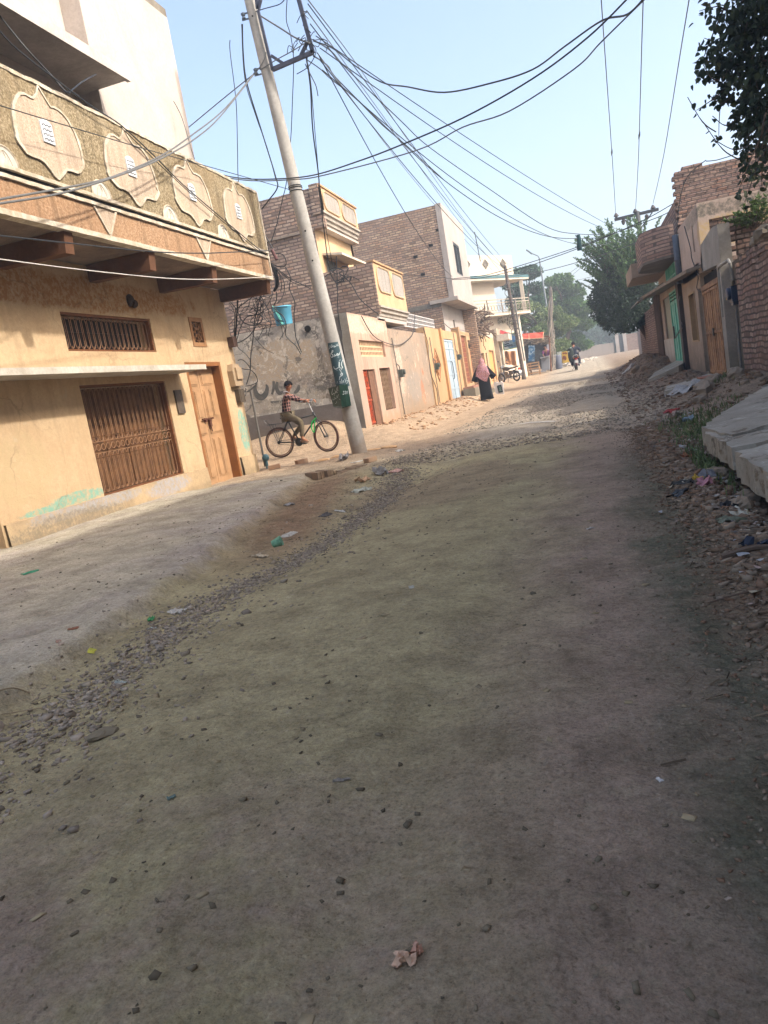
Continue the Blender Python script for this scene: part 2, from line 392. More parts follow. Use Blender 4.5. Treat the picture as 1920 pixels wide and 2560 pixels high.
# ------------------------------------------------------------------ ground sheet
def ground_mat():
    t = NT('ground_dust', .97, .06); p = t.xyz()
    warp = t.math('SUBTRACT', t.noise(.9, 5, .7), .5); warp2 = t.math('SUBTRACT', t.noise(3.2, 5, .7), .5)
    X = t.math('ADD', p[0], t.math('ADD', t.math('MULTIPLY', warp, 1.0), t.math('MULTIPLY', warp2, .35)))
    Y = t.math('ADD', p[1], t.math('ADD', t.math('MULTIPLY', warp, 1.6), t.math('MULTIPLY', warp2, .5)))
    olive = lin(204, 191, 152); mauve = lin(188, 168, 150); slate_shade = lin(122, 123, 106); sand = lin(200, 174, 146)
    verge = lin(216, 206, 184); mauv2 = lin(206, 195, 183); red = lin(164, 132, 108); grey = lin(192, 180, 162)
    k = t.mix(t.mapr(X, -.75, -.1), olive, mauve)
    k = t.mix(t.math('MULTIPLY', t.mapr(Y, 2.1, 1.2), t.ramp(t.noise(1.5, 5, .7), [(.42, 0.0), (.58, 1.0)])), k, mauve)
    k = t.mix(t.math('MULTIPLY', t.math('MULTIPLY', t.mapr(X, .0, .3), t.mapr(Y, 9.5, 6.5)), t.ramp(t.noise(1.9, 6, .7), [(.36, .45), (.52, 1.0)])), k, slate_shade)  # slate tint, painted darker to stand in for skylight blocked on the right
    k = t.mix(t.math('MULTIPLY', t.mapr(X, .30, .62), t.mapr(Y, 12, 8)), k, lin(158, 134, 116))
    # left verge
    v = t.mix(t.ramp(t.noise(.5, 3, .6), [(.45, 0.0), (.6, 1.0)]), verge, mauv2)
    E_ = t.math('ADD', t.math('ADD', p[0], t.math('MULTIPLY', p[1], .2)), t.math('ADD', t.math('MULTIPLY', warp2, .35), 2.0))
    k = t.mix(t.math('MULTIPLY', t.mapr(E_, .06, -.10), t.mapr(p[1], 13, 11)), k, v)
    # reddish soil along the broken left edge
    band = t.math('MULTIPLY', t.mapr(t.math('ABSOLUTE', t.math('SUBTRACT', E_, .36)), .55, .15), t.math('MULTIPLY', t.mapr(Y, 4.5, 6.5), t.mapr(Y, 12.5, 9.5)))
    k = t.mix(t.math('MULTIPLY', band, .85), k, red)
    k = t.mix(t.math('MULTIPLY', t.blob((-1.7, 8.0, 0), (1.0, 1.4, 1), .5, 1.5), .55), k, lin(176, 154, 130))
    # beyond the corner: warm sand on the left, greyer gravel in the carriageway
    k = t.mix(t.mapr(Y, 10.2, 13.0), k, grey)
    sandm = t.math('MULTIPLY', t.mapr(X, -1.9, -3.1), t.mapr(Y, 10.6, 13.2))
    k = t.mix(sandm, k, sand)
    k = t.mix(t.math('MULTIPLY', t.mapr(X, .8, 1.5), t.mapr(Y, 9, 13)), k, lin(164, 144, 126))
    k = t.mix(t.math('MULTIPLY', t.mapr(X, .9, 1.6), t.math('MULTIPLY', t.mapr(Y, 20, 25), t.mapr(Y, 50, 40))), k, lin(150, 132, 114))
    for (sc, lo, hi, m0, am) in ((21, .16, .30, .54, .4), (52, .20, .34, .50, .45)):
        q = t.n.new('ShaderNodeTexVoronoi'); t.set(q.inputs['Vector'], t.pos()); q.inputs['Scale'].default_value = sc
        m = t.math('MULTIPLY', t.ramp(q.outputs['Distance'], [(lo, 1.0), (hi, 0.0)]), t.ramp(t.noise(sc*.06+.6, 4, .7), [(m0, 0.0), (m0+.08, am)]))
        sp = t.n.new('ShaderNodeSeparateColor'); t.set(sp.inputs[0], q.outputs['Color'])
        tone = t.ramp(sp.outputs[0], [(0, lin(96, 86, 74)), (.3, lin(172, 158, 140)), (.6, lin(220, 206, 186)), (1, lin(126, 112, 94))])
        k = t.mix(m, k, tone)
    # stones pressed into the dust, dry streaks, fine grain
    st = t.ramp(t.voro(9), [(.10, 1.0), (.2, 0.0)])
    k = t.mix(t.math('MULTIPLY', t.math('MULTIPLY', st, t.ramp(t.noise(1.4, 3), [(.5, 0.0), (.62, 1.0)])), .45), k, lin(165, 155, 140))
    k = t.mix(t.math('MULTIPLY', t.ramp(t.noise(2.2, 8, .75), [(.38, 1.0), (.56, 0.0)]), .38), k, lin(104, 92, 74))
    k = t.mix(t.math('MULTIPLY', t.ramp(t.noise(55, 6, .75), [(.35, 0.0), (.75, 1.0)]), .45), k, lin(188, 172, 146), 'SOFT_LIGHT')
    k = t.mix(t.math('MULTIPLY', t.ramp(t.noise(75, 4, .7), [(.56, 0.0), (.66, 1.0)]), .45), k, lin(66, 58, 46))
    k = t.mix(t.math('MULTIPLY', t.ramp(t.noise(18, 6, .75), [(.52, 0.0), (.64, 1.0)]), .35), k, lin(176, 166, 140))
    k = t.mix(t.math('MULTIPLY', t.ramp(t.voro(24), [(.05, 1.0), (.11, 0.0)]), t.ramp(t.noise(2.3, 3), [(.45, 0.0), (.6, .6)])), k, lin(60, 54, 44))
    g1 = t.ramp(t.noise(150, 6, .75), [(.30, .70), (.5, 1.0), (.7, 1.25)]); g2 = t.ramp(t.noise(34, 8, .78), [(.32, .70), (.5, 1.0), (.68, 1.18)]); g3 = t.ramp(t.noise(6, 9, .78), [(.33, .80), (.5, 1.0), (.67, 1.15)])
    for g in (g1, g2, g3): k = t.mix(1.0, k, g, 'MULTIPLY')
    t.col(k)
    h = t.math('ADD', t.math('MULTIPLY', t.noise(28, 8, .72), 1.0), t.math('MULTIPLY', t.noise(7, 5, .65), 1.6))
    h = t.math('ADD', h, t.math('MULTIPLY', t.ramp(t.voro(46), [(.0, 1.0), (.35, 0.0)]), .25))
    t.bump(h, 1.0, .03)
    return t.m
def axis(*segs):
    out = []
    for a, b, s in segs: out += list(np.arange(a, b, s))
    return np.array(out + [segs[-1][1]])
_gx = axis((-1500,-200,300),(-200,-40,20),(-40,-10,3),(-10,-7,.5),(-7,-4.0,.08),(-4.0,-3.0,.04),(-3.0,1.3,.02),(1.3,3.0,.06),(3.0,7,.5),(7,40,4),(40,200,20),(200,1500,300))
_gy = axis((-300,-20,40),(-20,0,2),(0,.6,.1),(.6,4.2,.016),(4.2,7,.03),(7,14,.05),(14,20,.12),(20,50,.35),(50,140,2),(140,400,20),(400,2600,300))
_X, _Y = np.meshgrid(_gx, _gy); _Z = gz(_X, _Y)
_far = sst(6, 12, np.abs(_X)); _Z = _Z*(1-_far) + np.interp(_Y, GY, GZ)*_far
_Z = np.where(np.abs(_X) > 30, np.interp(_Y, GY, GZ), _Z)
_nx = len(_gx); _ii = np.arange(len(_gy)-1)[:, None]*_nx + np.arange(_nx-1)[None]
_F = np.stack([_ii, _ii+1, _ii+_nx+1, _ii+_nx], -1).reshape(-1, 4)
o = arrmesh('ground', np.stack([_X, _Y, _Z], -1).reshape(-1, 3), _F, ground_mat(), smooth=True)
tag(o, kind='structure')

# ------------------------------------------------------------------ stones
def stones(rs, P, size, flat=.55, sink=.25):
    """angular stones at ground points P (n,2) with radius array size"""
    v = np.array([(x, y, z) for z in (-.66, .66) for y in (-.7, .7) for x in (-.8, .8)]); n = len(P); nv = len(v)
    f = np.array([(0,2,3),(0,3,1),(4,5,7),(4,7,6),(0,1,5),(0,5,4),(2,6,7),(2,7,3),(0,4,6),(0,6,2),(1,3,7),(1,7,5)])
    V = v[None]*(1+.9*(rs.rand(n, nv, 1)-.5))+.28*(rs.rand(n, nv, 3)-.5)
    V = V*np.stack([1+.5*(rs.rand(n)-.5), .8+.5*(rs.rand(n)-.5), flat*(.7+.6*rs.rand(n))], -1)[:, None]
    a = rs.rand(n)*6.283; c, s = np.cos(a), np.sin(a)
    x = V[..., 0]*c[:, None]-V[..., 1]*s[:, None]; y = V[..., 0]*s[:, None]+V[..., 1]*c[:, None]
    tl = (rs.rand(n)-.5)*.7; z = V[..., 2]+x*tl[:, None]
    V = np.stack([x, y, z], -1)*size[:, None, None]
    g = gz(P[:, 0], P[:, 1])
    V[..., 0] += P[:, 0, None]; V[..., 1] += P[:, 1, None]; V[..., 2] += (g + size*flat*(1-2*sink)*.8)[:, None]
    F = f[None] + (np.arange(n)*nv)[:, None, None]
    return V.reshape(-1, 3), F.reshape(-1, 3)
def stone_mat(name, cols):
    t = NT(name, .95, .08)
    q = t.n.new('ShaderNodeNewGeometry'); k = t.ramp(q.outputs['Random Per Island'], [(i/(len(cols)-1), c) for i, c in enumerate(cols)])
    k = t.mix(t.math('MULTIPLY', t.noise(60, 4, .7), .45), k, lin(120, 108, 88)); t.col(k); t.bump(t.noise(90, 4), .4, .004); return t.m
M_ST_GREY = stone_mat('stone_grey', [lin(186,174,158), lin(140,130,118), lin(204,190,172), lin(156,144,130), lin(124,116,104), lin(188,174,152)])
M_ST_RUB = stone_mat('stone_rubble', [lin(150,134,118), lin(128,104,86), lin(168,152,134), lin(112,98,86), lin(146,110,88)])
M_ST_DUST = stone_mat('stone_dusty', [lin(122,112,92), lin(98,90,76), lin(140,130,110), lin(84,76,66)])
rs = np.random.RandomState(11)
def scatter(rs, n, fn):
    out = [];
    while len(out) < n:
        p = fn()
        if p is not None: out.append(p)
    return np.array(out)
# gravel line along the left edge of the carriageway
def _f():
    y = 1.6+rs.rand()**1.1*10.5; c = np.interp(y, [1.5, 2, 3.8, 5.8, 8, 10, 12.2], [-2.05,-2.1,-2.34,-2.22,-2.35,-2.6,-3.1]); w = np.interp(y, [1.5, 3, 6, 9, 12], [.28,.22,.2,.22,.35])
    if vnoise(y*1.7+3, 8.2) < .36 and rs.rand() < .6: return None
    return (c+rs.randn()*w*(.5 if rs.rand() < .8 else 1.2), y)
P = scatter(rs, 10500, _f)
V, F = stones(rs, P, .0035+.010*rs.rand(len(P))**1.7+.012*(rs.rand(len(P)) > .985), .65, .36)
tag(arrmesh('gravel_strip', V, F, M_ST_GREY), 'strip of loose grey gravel along the left edge of the road', 'gravel', kind='stuff')
# loose pebbles over the road and verge
def _f():
    y = .9+rs.rand()**1.5*13; x = -5.6+rs.rand()*6.6
    if vnoise(x*.9+9, y*.9) < .42 and rs.rand() < .7: return None
    return (x, y)
P = scatter(rs, 3000, _f)
V, F = stones(rs, P, .003+.008*rs.rand(len(P))**3+.007*(rs.rand(len(P)) > .985), .6, .38)
tag(arrmesh('pebbles', V, F, M_ST_DUST), 'small loose pebbles scattered over the dusty road', 'pebbles', kind='stuff')
# coarse gravel across the sunlit road
def _f():
    y = 10.8+rs.rand()**1.3*24; x = np.interp(y, [11, 14, 30], [-3.3,-2.9,-3.0])+rs.rand()*4.4
    if vnoise(x*.8, y*.5+4) < .4: return None
    return (x, y)
P = scatter(rs, 12000, _f)
V, F = stones(rs, P, .007+.020*rs.rand(len(P))**2, .55, .36)
tag(arrmesh('road_gravel', V, F, M_ST_GREY), 'coarse grey gravel spread across the sunlit road', 'gravel', kind='stuff')
# rubble along the right gutter
def _f():
    y = 1.3+rs.rand()**.9*10; c = np.interp(y, [1, 3, 5, 7, 9, 11.5], [.58, .68, .72, .72, .68, .75]); x = c+rs.randn()*.24
    if x < .12 or (x > 1.0 and 4.5 < y < 8.2) : return None
    return (x, y)
P = scatter(rs, 9500, _f)
V, F = stones(rs, P, .006+.036*rs.rand(len(P))**2.4*sst(.2, .7, P[:, 0]), .55, .32)
tag(arrmesh('gutter_rubble', V, F, M_ST_RUB), 'broken brick and stone rubble along the right gutter', 'rubble', kind='stuff')
def _f():
    y = 9+rs.rand()**1.3*30; x = 2.35-1.75*rs.rand()**1.5
    return (x, y)
P = scatter(rs, 3800, _f)
V, F = stones(rs, P, .010+.05*rs.rand(len(P))**3.2, .55, .36)
tag(arrmesh('bank_rubble', V, F, M_ST_RUB), 'earth and stone rubble heaped along the right-hand doorsteps', 'rubble', kind='stuff')
def _f():
    y = 17.5+rs.rand()*14; x = -5.1+rs.rand()**2*1.2
    return (x, y)
P = scatter(rs, 700, _f)
V, F = stones(rs, P, .012+.05*rs.rand(len(P))**3)
tag(arrmesh('wall_foot_rubble', V, F, stone_mat('stone_warm', [lin(190,150,115), lin(170,130,98), lin(205,170,135)])), 'crumbled plaster and clods at the foot of the pink wall', 'rubble', kind='stuff')
def _f():
    y = .95+rs.rand()**1.4*7; x = -2.2+rs.rand()*2.8
    return (x, y)
P = scatter(rs, 110, _f)
V, F = stones(rs, P, .008+.016*rs.rand(len(P))**2, .16, .44)
tag(arrmesh('embedded_stones', V, F, stone_mat('stone_embedded', [lin(176,160,124), lin(166,150,122), lin(184,168,134), lin(150,136,112)])), 'flat pale stones pressed into the foreground road', 'stones', kind='stuff')
# single bigger rocks
def rock(name, x, y, r, mat, label, flat=.6, seed=1):
    rr = np.random.RandomState(seed); b = MB()
    b.ball((0,0,0), 1, 14, 9)
    a = np.array(b.v); n = np.array([mnoise.noise(Vector(p*1.3)+Vector((seed*3.1, 0, 0))) for p in a]); n2 = np.array([mnoise.noise(Vector(p*3.5)+Vector((seed, 5, 0))) for p in a])
    a = a*(1+.45*n+.2*n2)[:, None]*np.array([1, .75, flat])*r
    ang = rr.rand()*3; c, s = math.cos(ang), math.sin(ang); a = np.stack([a[:,0]*c-a[:,1]*s, a[:,0]*s+a[:,1]*c, a[:,2]], -1)
    z = gp(x, y)+r*flat*.35
    b.v = [(p[0]+x, p[1]+y, p[2]+z) for p in a]
    return tag(b.build(name, mat), label, 'rock')
rock('rock', -2.42, 2.28, .05, M_ST_GREY, 'fist-sized grey rock lying left of the gravel strip', seed=3)
rock('rock', -1.85, 2.2, .055, M_ST_DUST, 'long dark grey stone lying at the right edge of the gravel strip', .35, seed=5)
# ------------------------------------------------------------------ shared paints
PEACH = lin(214, 186, 148); PEACH2 = lin(202, 172, 134); PEACHP = lin(232, 196, 158)
M_WHITE = plaster('white_wash', lin(204,192,182), lin(192,180,168), .5, 1.0, .15)
M_TRIM = plaster('white_trim', lin(222,210,190), lin(180,166,142), .5, 6, .5)
M_CONC = plaster('concrete', lin(150,142,128), lin(118,110,98), .6, 2.2, .4)
M_SOFFIT = plaster('soffit_concrete', lin(156,138,122), lin(112,98,88), .7, 2.0, .6)
M_BLACKCABLE = plain('black_cable', (.012,.014,.016,1), .5, .2, 20, .4)
M_GREYCABLE = plain('grey_cable', (.11,.11,.105,1), .6, .2, 20, .3)
M_WHITECABLE = plain('pale_cable', (.5,.47,.42,1), .6, .1, 20, .3)
M_STEELDK = plain('dark_steel', (.05,.055,.06,1), .6, .3, 12, .4, .3)
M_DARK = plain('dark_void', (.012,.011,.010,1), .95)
M_RUST = plain('rusty_iron', lin(122,78,50), .85, .35, 18, .2, 0, .3)
M_WOODBR = plain('brown_timber', lin(120,78,50), .7, .3, 9, .25)

# ------------------------------------------------------------------ the peach corner house
X1 = -6.29; XB = -5.29; HY0 = 3.0; HY1 = 13.27
h1 = thing('peach_house', 'peach plastered corner house with a stone-chip balcony parapet and iron window grilles', 'house', (X1, 8.5, 0))
teal = lin(128, 180, 160); lime = lin(150, 146, 138); pinkp = lin(226, 176, 140)
m_wall = plaster('peach_plaster', PEACH, PEACH2, .5, .9, .35, patches=[
    ((X1, 8.1, .42), (.3, .5, .075), teal, .30, 13), ((X1, 7.45, .37), (.3, .4, .045), teal, .3, 15), ((X1, 13.06, .80), (.4, .19, .40), teal, .17, 11),
    ((X1, 7.2, .85), (.3, .5, .4), lin(196,172,132), .5, 2.5), ((X1, 11.02, .95), (.3, .25, .5), lin(202,180,140), .5, 3),
    ((X1, 9.2, 3.0), (.3, 2.6, .22), lin(168,120,72), .5, 2)], dirt=(-.1, .34, lin(150,130,100)), bump=.6, streak=.2, flakes=[(lin(200,178,146), 2.6, .63), (lin(176,140,100), 1.7, .64)], cracks=.35)
b = MB()
def hole(y0, y1, z0, z1): return (y0-HY0, y1-HY0, z0+.3, z1+.3)
b.panel((X1, HY0, -.3), (0,1,0), (0,0,1), (1,0,0), HY1-HY0, 3.68, .34,
        [hole(8.58, 10.66, .33, 1.8), hole(8.53, 10.61, 2.24, 2.74), hole(11.38, 12.63, -.3, 2.08), hole(11.83, 12.23, 2.37, 2.8), hole(5.0, 6.72, -.3, 2.05)])
b.panel((X1-6, HY1-.003, -.3), (1,0,0), (0,0,1), (0,1,0), 5.997, 3.68, .3)
b.build('wall', m_wall, h1)
m_plinth = plaster('plinth_plaster', lin(206,178,138), lin(168,146,116), .7, 2.4, .5, patches=[
    ((X1+.03, 10.1, .22), (.3, .6, .12), lin(172,170,170), .4, 18), ((X1+.03, 7.6, .28), (.3, .5, .08), lin(166,162,158), .4, 16), ((X1+.03, 8.6, .27), (.3, .8, .08), lin(170,168,166), .4, 16), ((X1+.03, 7.8, .12), (.3, 1.1, .16), lin(140,128,108), .35, 12)],
    dirt=(-.12, .16, lin(140,124,98)), bump=.8)
b = MB()
b.add([], [])
for (ya, yb) in ((6.75, 11.36), (12.66, HY1+.02)):
    n = int((yb-ya)/.06); vs = []; fs = []
    for i in range(n+1):
        y = ya+(yb-ya)*i/n
        for (dx, z) in ((-.05, -.3), (.05, -.3), (.05+.02*fbm(y*3, .3), .1), (.035+.012*fbm(y*5, 9.3), .335+.012*fbm(y*4, 2.2)), (-.05, .345)):
            vs.append((X1+float(dx), y, float(z)))
    for i in range(n):
        for k in range(4): fs.append((i*5+k, i*5+k+1, (i+1)*5+k+1, (i+1)*5+k))
    b.add(vs, [f[::-1] for f in fs])
b.build('plinth', m_plinth, h1)

# window grilles ------------------------------------------------------------
m_gr = plain('grille_paint', lin(150,112,80), .6, .25, 10, .3)
m_shut = plain('shutter_paint', lin(112, 78, 50), .75, .5, 6, .25)
def window(y0, y1, z0, z1, bars, rings):
    f = MB(); t = .03; x = X1-.02
    f.box(x-.10, x, y0, y0+t, z0, z1); f.box(x-.10, x, y1-t, y1, z0, z1); f.box(x-.10, x, y0+t, y1-t, z1-t, z1); f.box(x-.10, x, y0+t, y1-t, z0, z0+t)
    w = f.build('window', plain('window_frame_brown', lin(122,78,48), .7), h1)
    s = MB(); n = 4 if rings else 3; L = (y1-y0-2*t)/n
    for i in range(n):
        a = y0+t+i*L; s.box(x-.24, x-.20, a+.004, a+L-.004, z0+t, z1-t)
        s.box(x-.2, x-.185, a+.05, a+L-.05, z0+t+.06, (z0+z1)/2-.04); s.box(x-.2, x-.185, a+.05, a+L-.05, (z0+z1)/2+.04, z1-t-.06)
    if rings: s.build('shutter', m_shut, w)
    else:
        s.build('shutter', plain('dark_shutter', lin(44,34,28), .6), w)
    g = MB(); p = (y1-y0-2*t)/bars; r = .0055; zl = z0+t; zh = z1-t; zm = z0+(z1-z0)*.44
    def vbar(y, za, zb): g.tube([(x-.05, y, za), (x-.05, y, zb)], r, 5)
    def arch(yc, zc, up, rad):
        g.tube([(x-.05, yc+rad*math.cos(a), zc+up*rad*1.3*math.sin(a)) for a in np.linspace(0, math.pi, 7)], r, 5)
    for i in range(bars):
        yc = y0+t+(i+.5)*p; rad = p*.36
        for sgn in (-1, 1):
            if rings:
                vbar(yc+sgn*rad, zl+.06, zm-.15); vbar(yc+sgn*rad, zm+.15, zh-.06)
            else: vbar(yc+sgn*rad, zl+.06, zh-.06)
        arch(yc, zh-.07, 1, rad); arch(yc, zl+.07, -1, rad)
        vbar(yc, zh-.05, zh); vbar(yc, zl, zl+.05)
        if rings:
            g.ring((x-.05, yc, zm), (1,0,0), rad*1.02, r, 14, 5)
            arch(yc, zm+.13, -1, rad); arch(yc, zm-.13, 1, rad); 
    if rings:
        for dz in (-.075, .075): g.bar((x-.05, y0+t, zm+dz), (x-.05, y1-t, zm+dz), .008, .008)
    g.build('grille', m_gr, w)
window(8.58, 10.66, .33, 1.8, 18, True)
window(8.53, 10.61, 2.24, 2.74, 18, False)
b = MB(); b.box(X1-.5, X1-.35, 5.0, 6.72, -.3, 2.05); b.build('shutter', m_shut, h1)
# pierced vent
v = MB(); v.panel((X1+.012, 11.80, 2.34), (0,1,0), (0,0,1), (1,0,0), .46, .49, .05, [(.07, .39, .07, .42)])
vt = v.build('vent', plain('vent_stone', lin(168,124,84), .8), h1)
v = MB(); c = (X1-.01, 12.03, 2.585)
for k in range(8):
    a = k*math.pi/4; v.bar((c[0], c[1]+.04*math.cos(a), c[2]+.04*math.sin(a)), (c[0], c[1]+.19*math.cos(a), c[2]+.2*math.sin(a)), .018, .02, (1,0,0))
    v.ring((c[0], c[1]+.105*math.cos(a+.39), c[2]+.115*math.sin(a+.39)), (1,0,0), .042, .009, 10, 4)
v.ring(c, (1,0,0), .05, .012, 12, 4); v.ring(c, (1,0,0), .155, .01, 18, 4)
v.build('lattice', plain('vent_lattice', lin(150,108,72), .8), vt)
b = MB(); b.box(X1-.3, X1-.1, 11.84, 12.22, 2.38, 2.79); b.build('vent_back', M_DARK, h1)
# door ----------------------------------------------------------------------
m_door = plain('door_peach', lin(182,142,102), .65, .26, 5, .3)
f = MB(); x = X1
f.box(x-.20, x+.004, 11.382, 11.44, -.1, 2.078); f.box(x-.20, x+.004, 12.56, 12.628, -.1, 2.078); f.box(x-.20, x+.004, 11.44, 12.56, 2.01, 2.078)
d = f.build('door', plain('door_frame_brown', lin(150,98,56), .7, .2, 4), h1)
def leaf(y0, y1):
    l = MB(); l.box(x-.19, x-.15, y0, y1, -.02, 2.0); w = y1-y0
    for (za, zb) in ((.10, .78), (.86, 1.06), (1.14, 1.62), (1.70, 1.92)):
        cols = 2 if zb-za > .3 else 1
        for c in range(cols):
            a = y0+.06+c*(w-.12)/cols+.012; e = y0+.06+(c+1)*(w-.12)/cols-.012
            l.box(x-.15, x-.142, a, e, za, zb); l.box(x-.142, x-.132, a+.025, e-.025, za+.025, zb-.025)
    return l.build('door_leaf', m_door, d)
leaf(11.445, 11.995); lf = leaf(12.005, 12.555)
k = MB(); k.tube([(x-.115, 11.80, 1.12), (x-.115, 12.2, 1.12)], .014, 6); k.box(x-.135, x-.11, 11.9, 11.96, 1.07, 1.14); k.box(x-.13, x-.1, 12.02, 12.09, .98, 1.1); k.tube([(x-.11,12.05,1.0),(x-.105,12.05,.9)], .012, 6)
k.build('bolt', plain('bolt_iron', lin(92,50,28), .7, .2, 20, .4), d)
# notice box right of the window
b = MB(); b.box(x+.002, x+.03, 10.84, 11.05, 1.27, 1.64); q = b.build('notice_plate', plain('plate_grey', lin(96,84,72), .6, .3, 12), h1)
# sunshade slab
b = MB(); b.box(X1-.02, -5.8, 4.2, 11.12, 1.895, 1.955); b.box(-5.8, -5.785, 4.2, 11.125, 1.885, 1.962)
b.build('sunshade', plaster('shade_whitewash', lin(212,204,190), lin(180,170,152), .6, 3, .5), h1)
b = MB(); b.ball((X1+.02, 10.15, 2.98), .085, 9, 7, .7, .8, 1.1); b.ball((X1+.05, 10.19, 2.93), .06, 8, 6); b.build('wasp_nest', plain('nest_mud', lin(78,60,48), .95, .3, 30, .1, 0, .8), h1)

# balcony ---------------------------------------------------------------------
def chips(name, cs, sc=70):
    t = NT(name, .95, .1); a = t.noise(sc, 5, .75); 
    k = t.ramp(a, [(.28, cs[0]), (.42, cs[1]), (.52, cs[2]), (.62, cs[3]), (.74, cs[0])])
    k = t.mix(t.ramp(t.noise(.8, 5, .7), [(.42, 0.0), (.62, .5)]), k, cs[4])
    p = t.xyz(); v = t.comb(t.math('MULTIPLY', p[0], 7), t.math('MULTIPLY', p[1], 7), t.math('MULTIPLY', p[2], .8)); k = t.mix(t.math('MULTIPLY', t.ramp(t.noise(1, 6, .65, vec=v), [(.48, 0.0), (.68, 1.0)]), .42), k, tuple(x*.6 for x in cs[0][:3])+(1,))
    k = t.mix(t.math('MULTIPLY', t.ramp(t.noise(3.1, 8, .75), [(.55, 0.0), (.66, 1.0)]), .35), k, cs[3]); t.col(k); t.bump(a, .9, .012); return t.m
m_ol = chips('chip_olive', [lin(72,63,50), lin(124,110,84), lin(156,140,110), lin(194,178,148), lin(142,122,92)], 34)
m_or = chips('chip_orange', [lin(98,76,58), lin(158,124,94), lin(176,142,110), lin(200,170,138), lin(168,132,100)], 34)
m_pk = chips('chip_pink', [lin(140,120,100), lin(188,166,142), lin(198,178,154), lin(210,192,172), lin(192,170,146)], 40)
BZ0, BZM, BZT = 3.38, 3.80, 4.91
b = MB(); b.box(X1-.0, XB-.02, HY0, 13.33, 3.39, 3.47)
bal = b.build('balcony_slab', M_SOFFIT, h1)
b = MB(); b.box(XB-.12, XB-.0, HY0, 13.31, 3.43, 3.765); b.box(X1, XB-.12, 13.2, 13.31, 3.43, 3.765); b.build('lower_band', m_or, bal)
b = MB(); b.box(XB-.12, XB+.0, HY0, 13.31, 3.85, 4.89); b.box(X1, XB-.12, 13.2, 13.31, 3.85, 4.89); b.build('parapet', m_ol, bal)
def ragged_bar(b, x, y0, y1, z0, z1, dx, amp):
    n = int((y1-y0)/.05); vs = []; fs = []
    for i in range(n+1):
        y = y0+(y1-y0)*i/n; e = amp*float(fbm(y*9, z0*7)); g = amp*float(fbm(y*9+40, z0*3))
        for p in ((x-.1, z0), (x+dx+e, z0+g), (x+dx+g, z1+e), (x-.1, z1+e)): vs.append((p[0], y, p[1]))
    for i in range(n):
        for k in range(4): fs.append((i*4+k, i*4+(k+1)%4, (i+1)*4+(k+1)%4, (i+1)*4+k)[::-1])
    fs += [(0,1,2,3), tuple(n*4+k for k in (3,2,1,0))]; b.add(vs, fs)
b = MB(); ragged_bar(b, XB, HY0, 13.33, 4.885, 4.925, .015, .035); ragged_bar(b, XB, HY0, 13.34, 3.838, 3.878, .03, .012); ragged_bar(b, XB, HY0, 13.34, 3.745, 3.785, .03, .012); ragged_bar(b, XB, HY0, 13.35, 3.372, 3.43, .02, .01)
b.bar((XB+.008, 13.325, 3.40), (XB+.008, 13.325, 4.9), .03, .03)
b.build('trim', M_TRIM, bal)
b = MB(); b.box(XB-.10, XB-.004, HY0, 13.30, 3.768, 3.848); b.build('dark_groove', M_DARK, bal)  # dark strip in the ledge gap, standing for the black cable bundle there
# medallions
HALF = [(0,1.0),(.075,.89),(.145,.825),(.21,.832),(.28,.835),(.36,.815),(.44,.75),(.51,.65),(.555,.53),(.57,.41),(.565,.34)]
def ogee():
    r = [(y, z) for y, z in HALF]; r2 = [(.52,.25),(.42,.17),(.36,.15),(.27,.152),(.20,.135),(.12,.08),(.06,.03),(0,0)]
    R_ = r+[(.575,.30)]+[(y+.03 if y > .3 else y, z) for y, z in r2]
    return R_+[(-y, z) for y, z in R_[::-1][1:-1]]
_og = [Vector((0, y, z-.5)) for y, z in ogee()]
def medallion(yc):
    zc = 4.40; o_ = Vector((XB, yc, zc)); rm = random.Random(int(yc*100)); kw = rm.uniform(.97, 1.03)
    b = MB(); pts = [o_+Vector((0, p.y*kw+rm.uniform(-.009,.009), p.z*.985+rm.uniform(-.007,.007))) for p in _og]
    b.prism(pts, (.012, 0, 0)); m = b.build('medallion', m_pk, bal)
    b = MB(); n = len(pts); inner = [o_+(q-o_)*rm.uniform(.915,.94) for q in pts]
    vs = []; fs = []
    for i in range(n):
        for q in (pts[i], inner[i]):
            vs.append(q); vs.append(q+Vector((.024, 0, 0)))
    for i in range(n):
        j = (i+1) % n; a = i*4; c = j*4
        fs += [(a+1, c+1, c+3, a+3), (a, c, c+1, a+1), (a+3, c+3, c+2, a+2)]
    b.add(vs, fs); b.build('rim', M_TRIM, m)
    b = MB(); w = .095; pl = [(-w,-.12),(w,-.12),(w,.09),(w*.6,.115),(0,.13),(-w*.6,.115),(-w,.09)]
    b.prism([o_+Vector((.012, y-.02, z)) for y, z in pl], (.014, 0, 0)); b.build('plaque', plain('plaque_white', lin(214,216,216), .7), m)
    b = MB()
    for z in (-.085, -.035, .015, .065):
        b.tube([o_+Vector((.027, -.02+u*w*.8, z+.010*math.sin(u*9))) for u in np.linspace(-1, 1, 12)], .006, 4)
    b.build('carving', plain('carving_grey', lin(120,122,126), .8), m)
for yc in (6.08, 7.65, 9.23, 10.81, 12.37): medallion(yc)
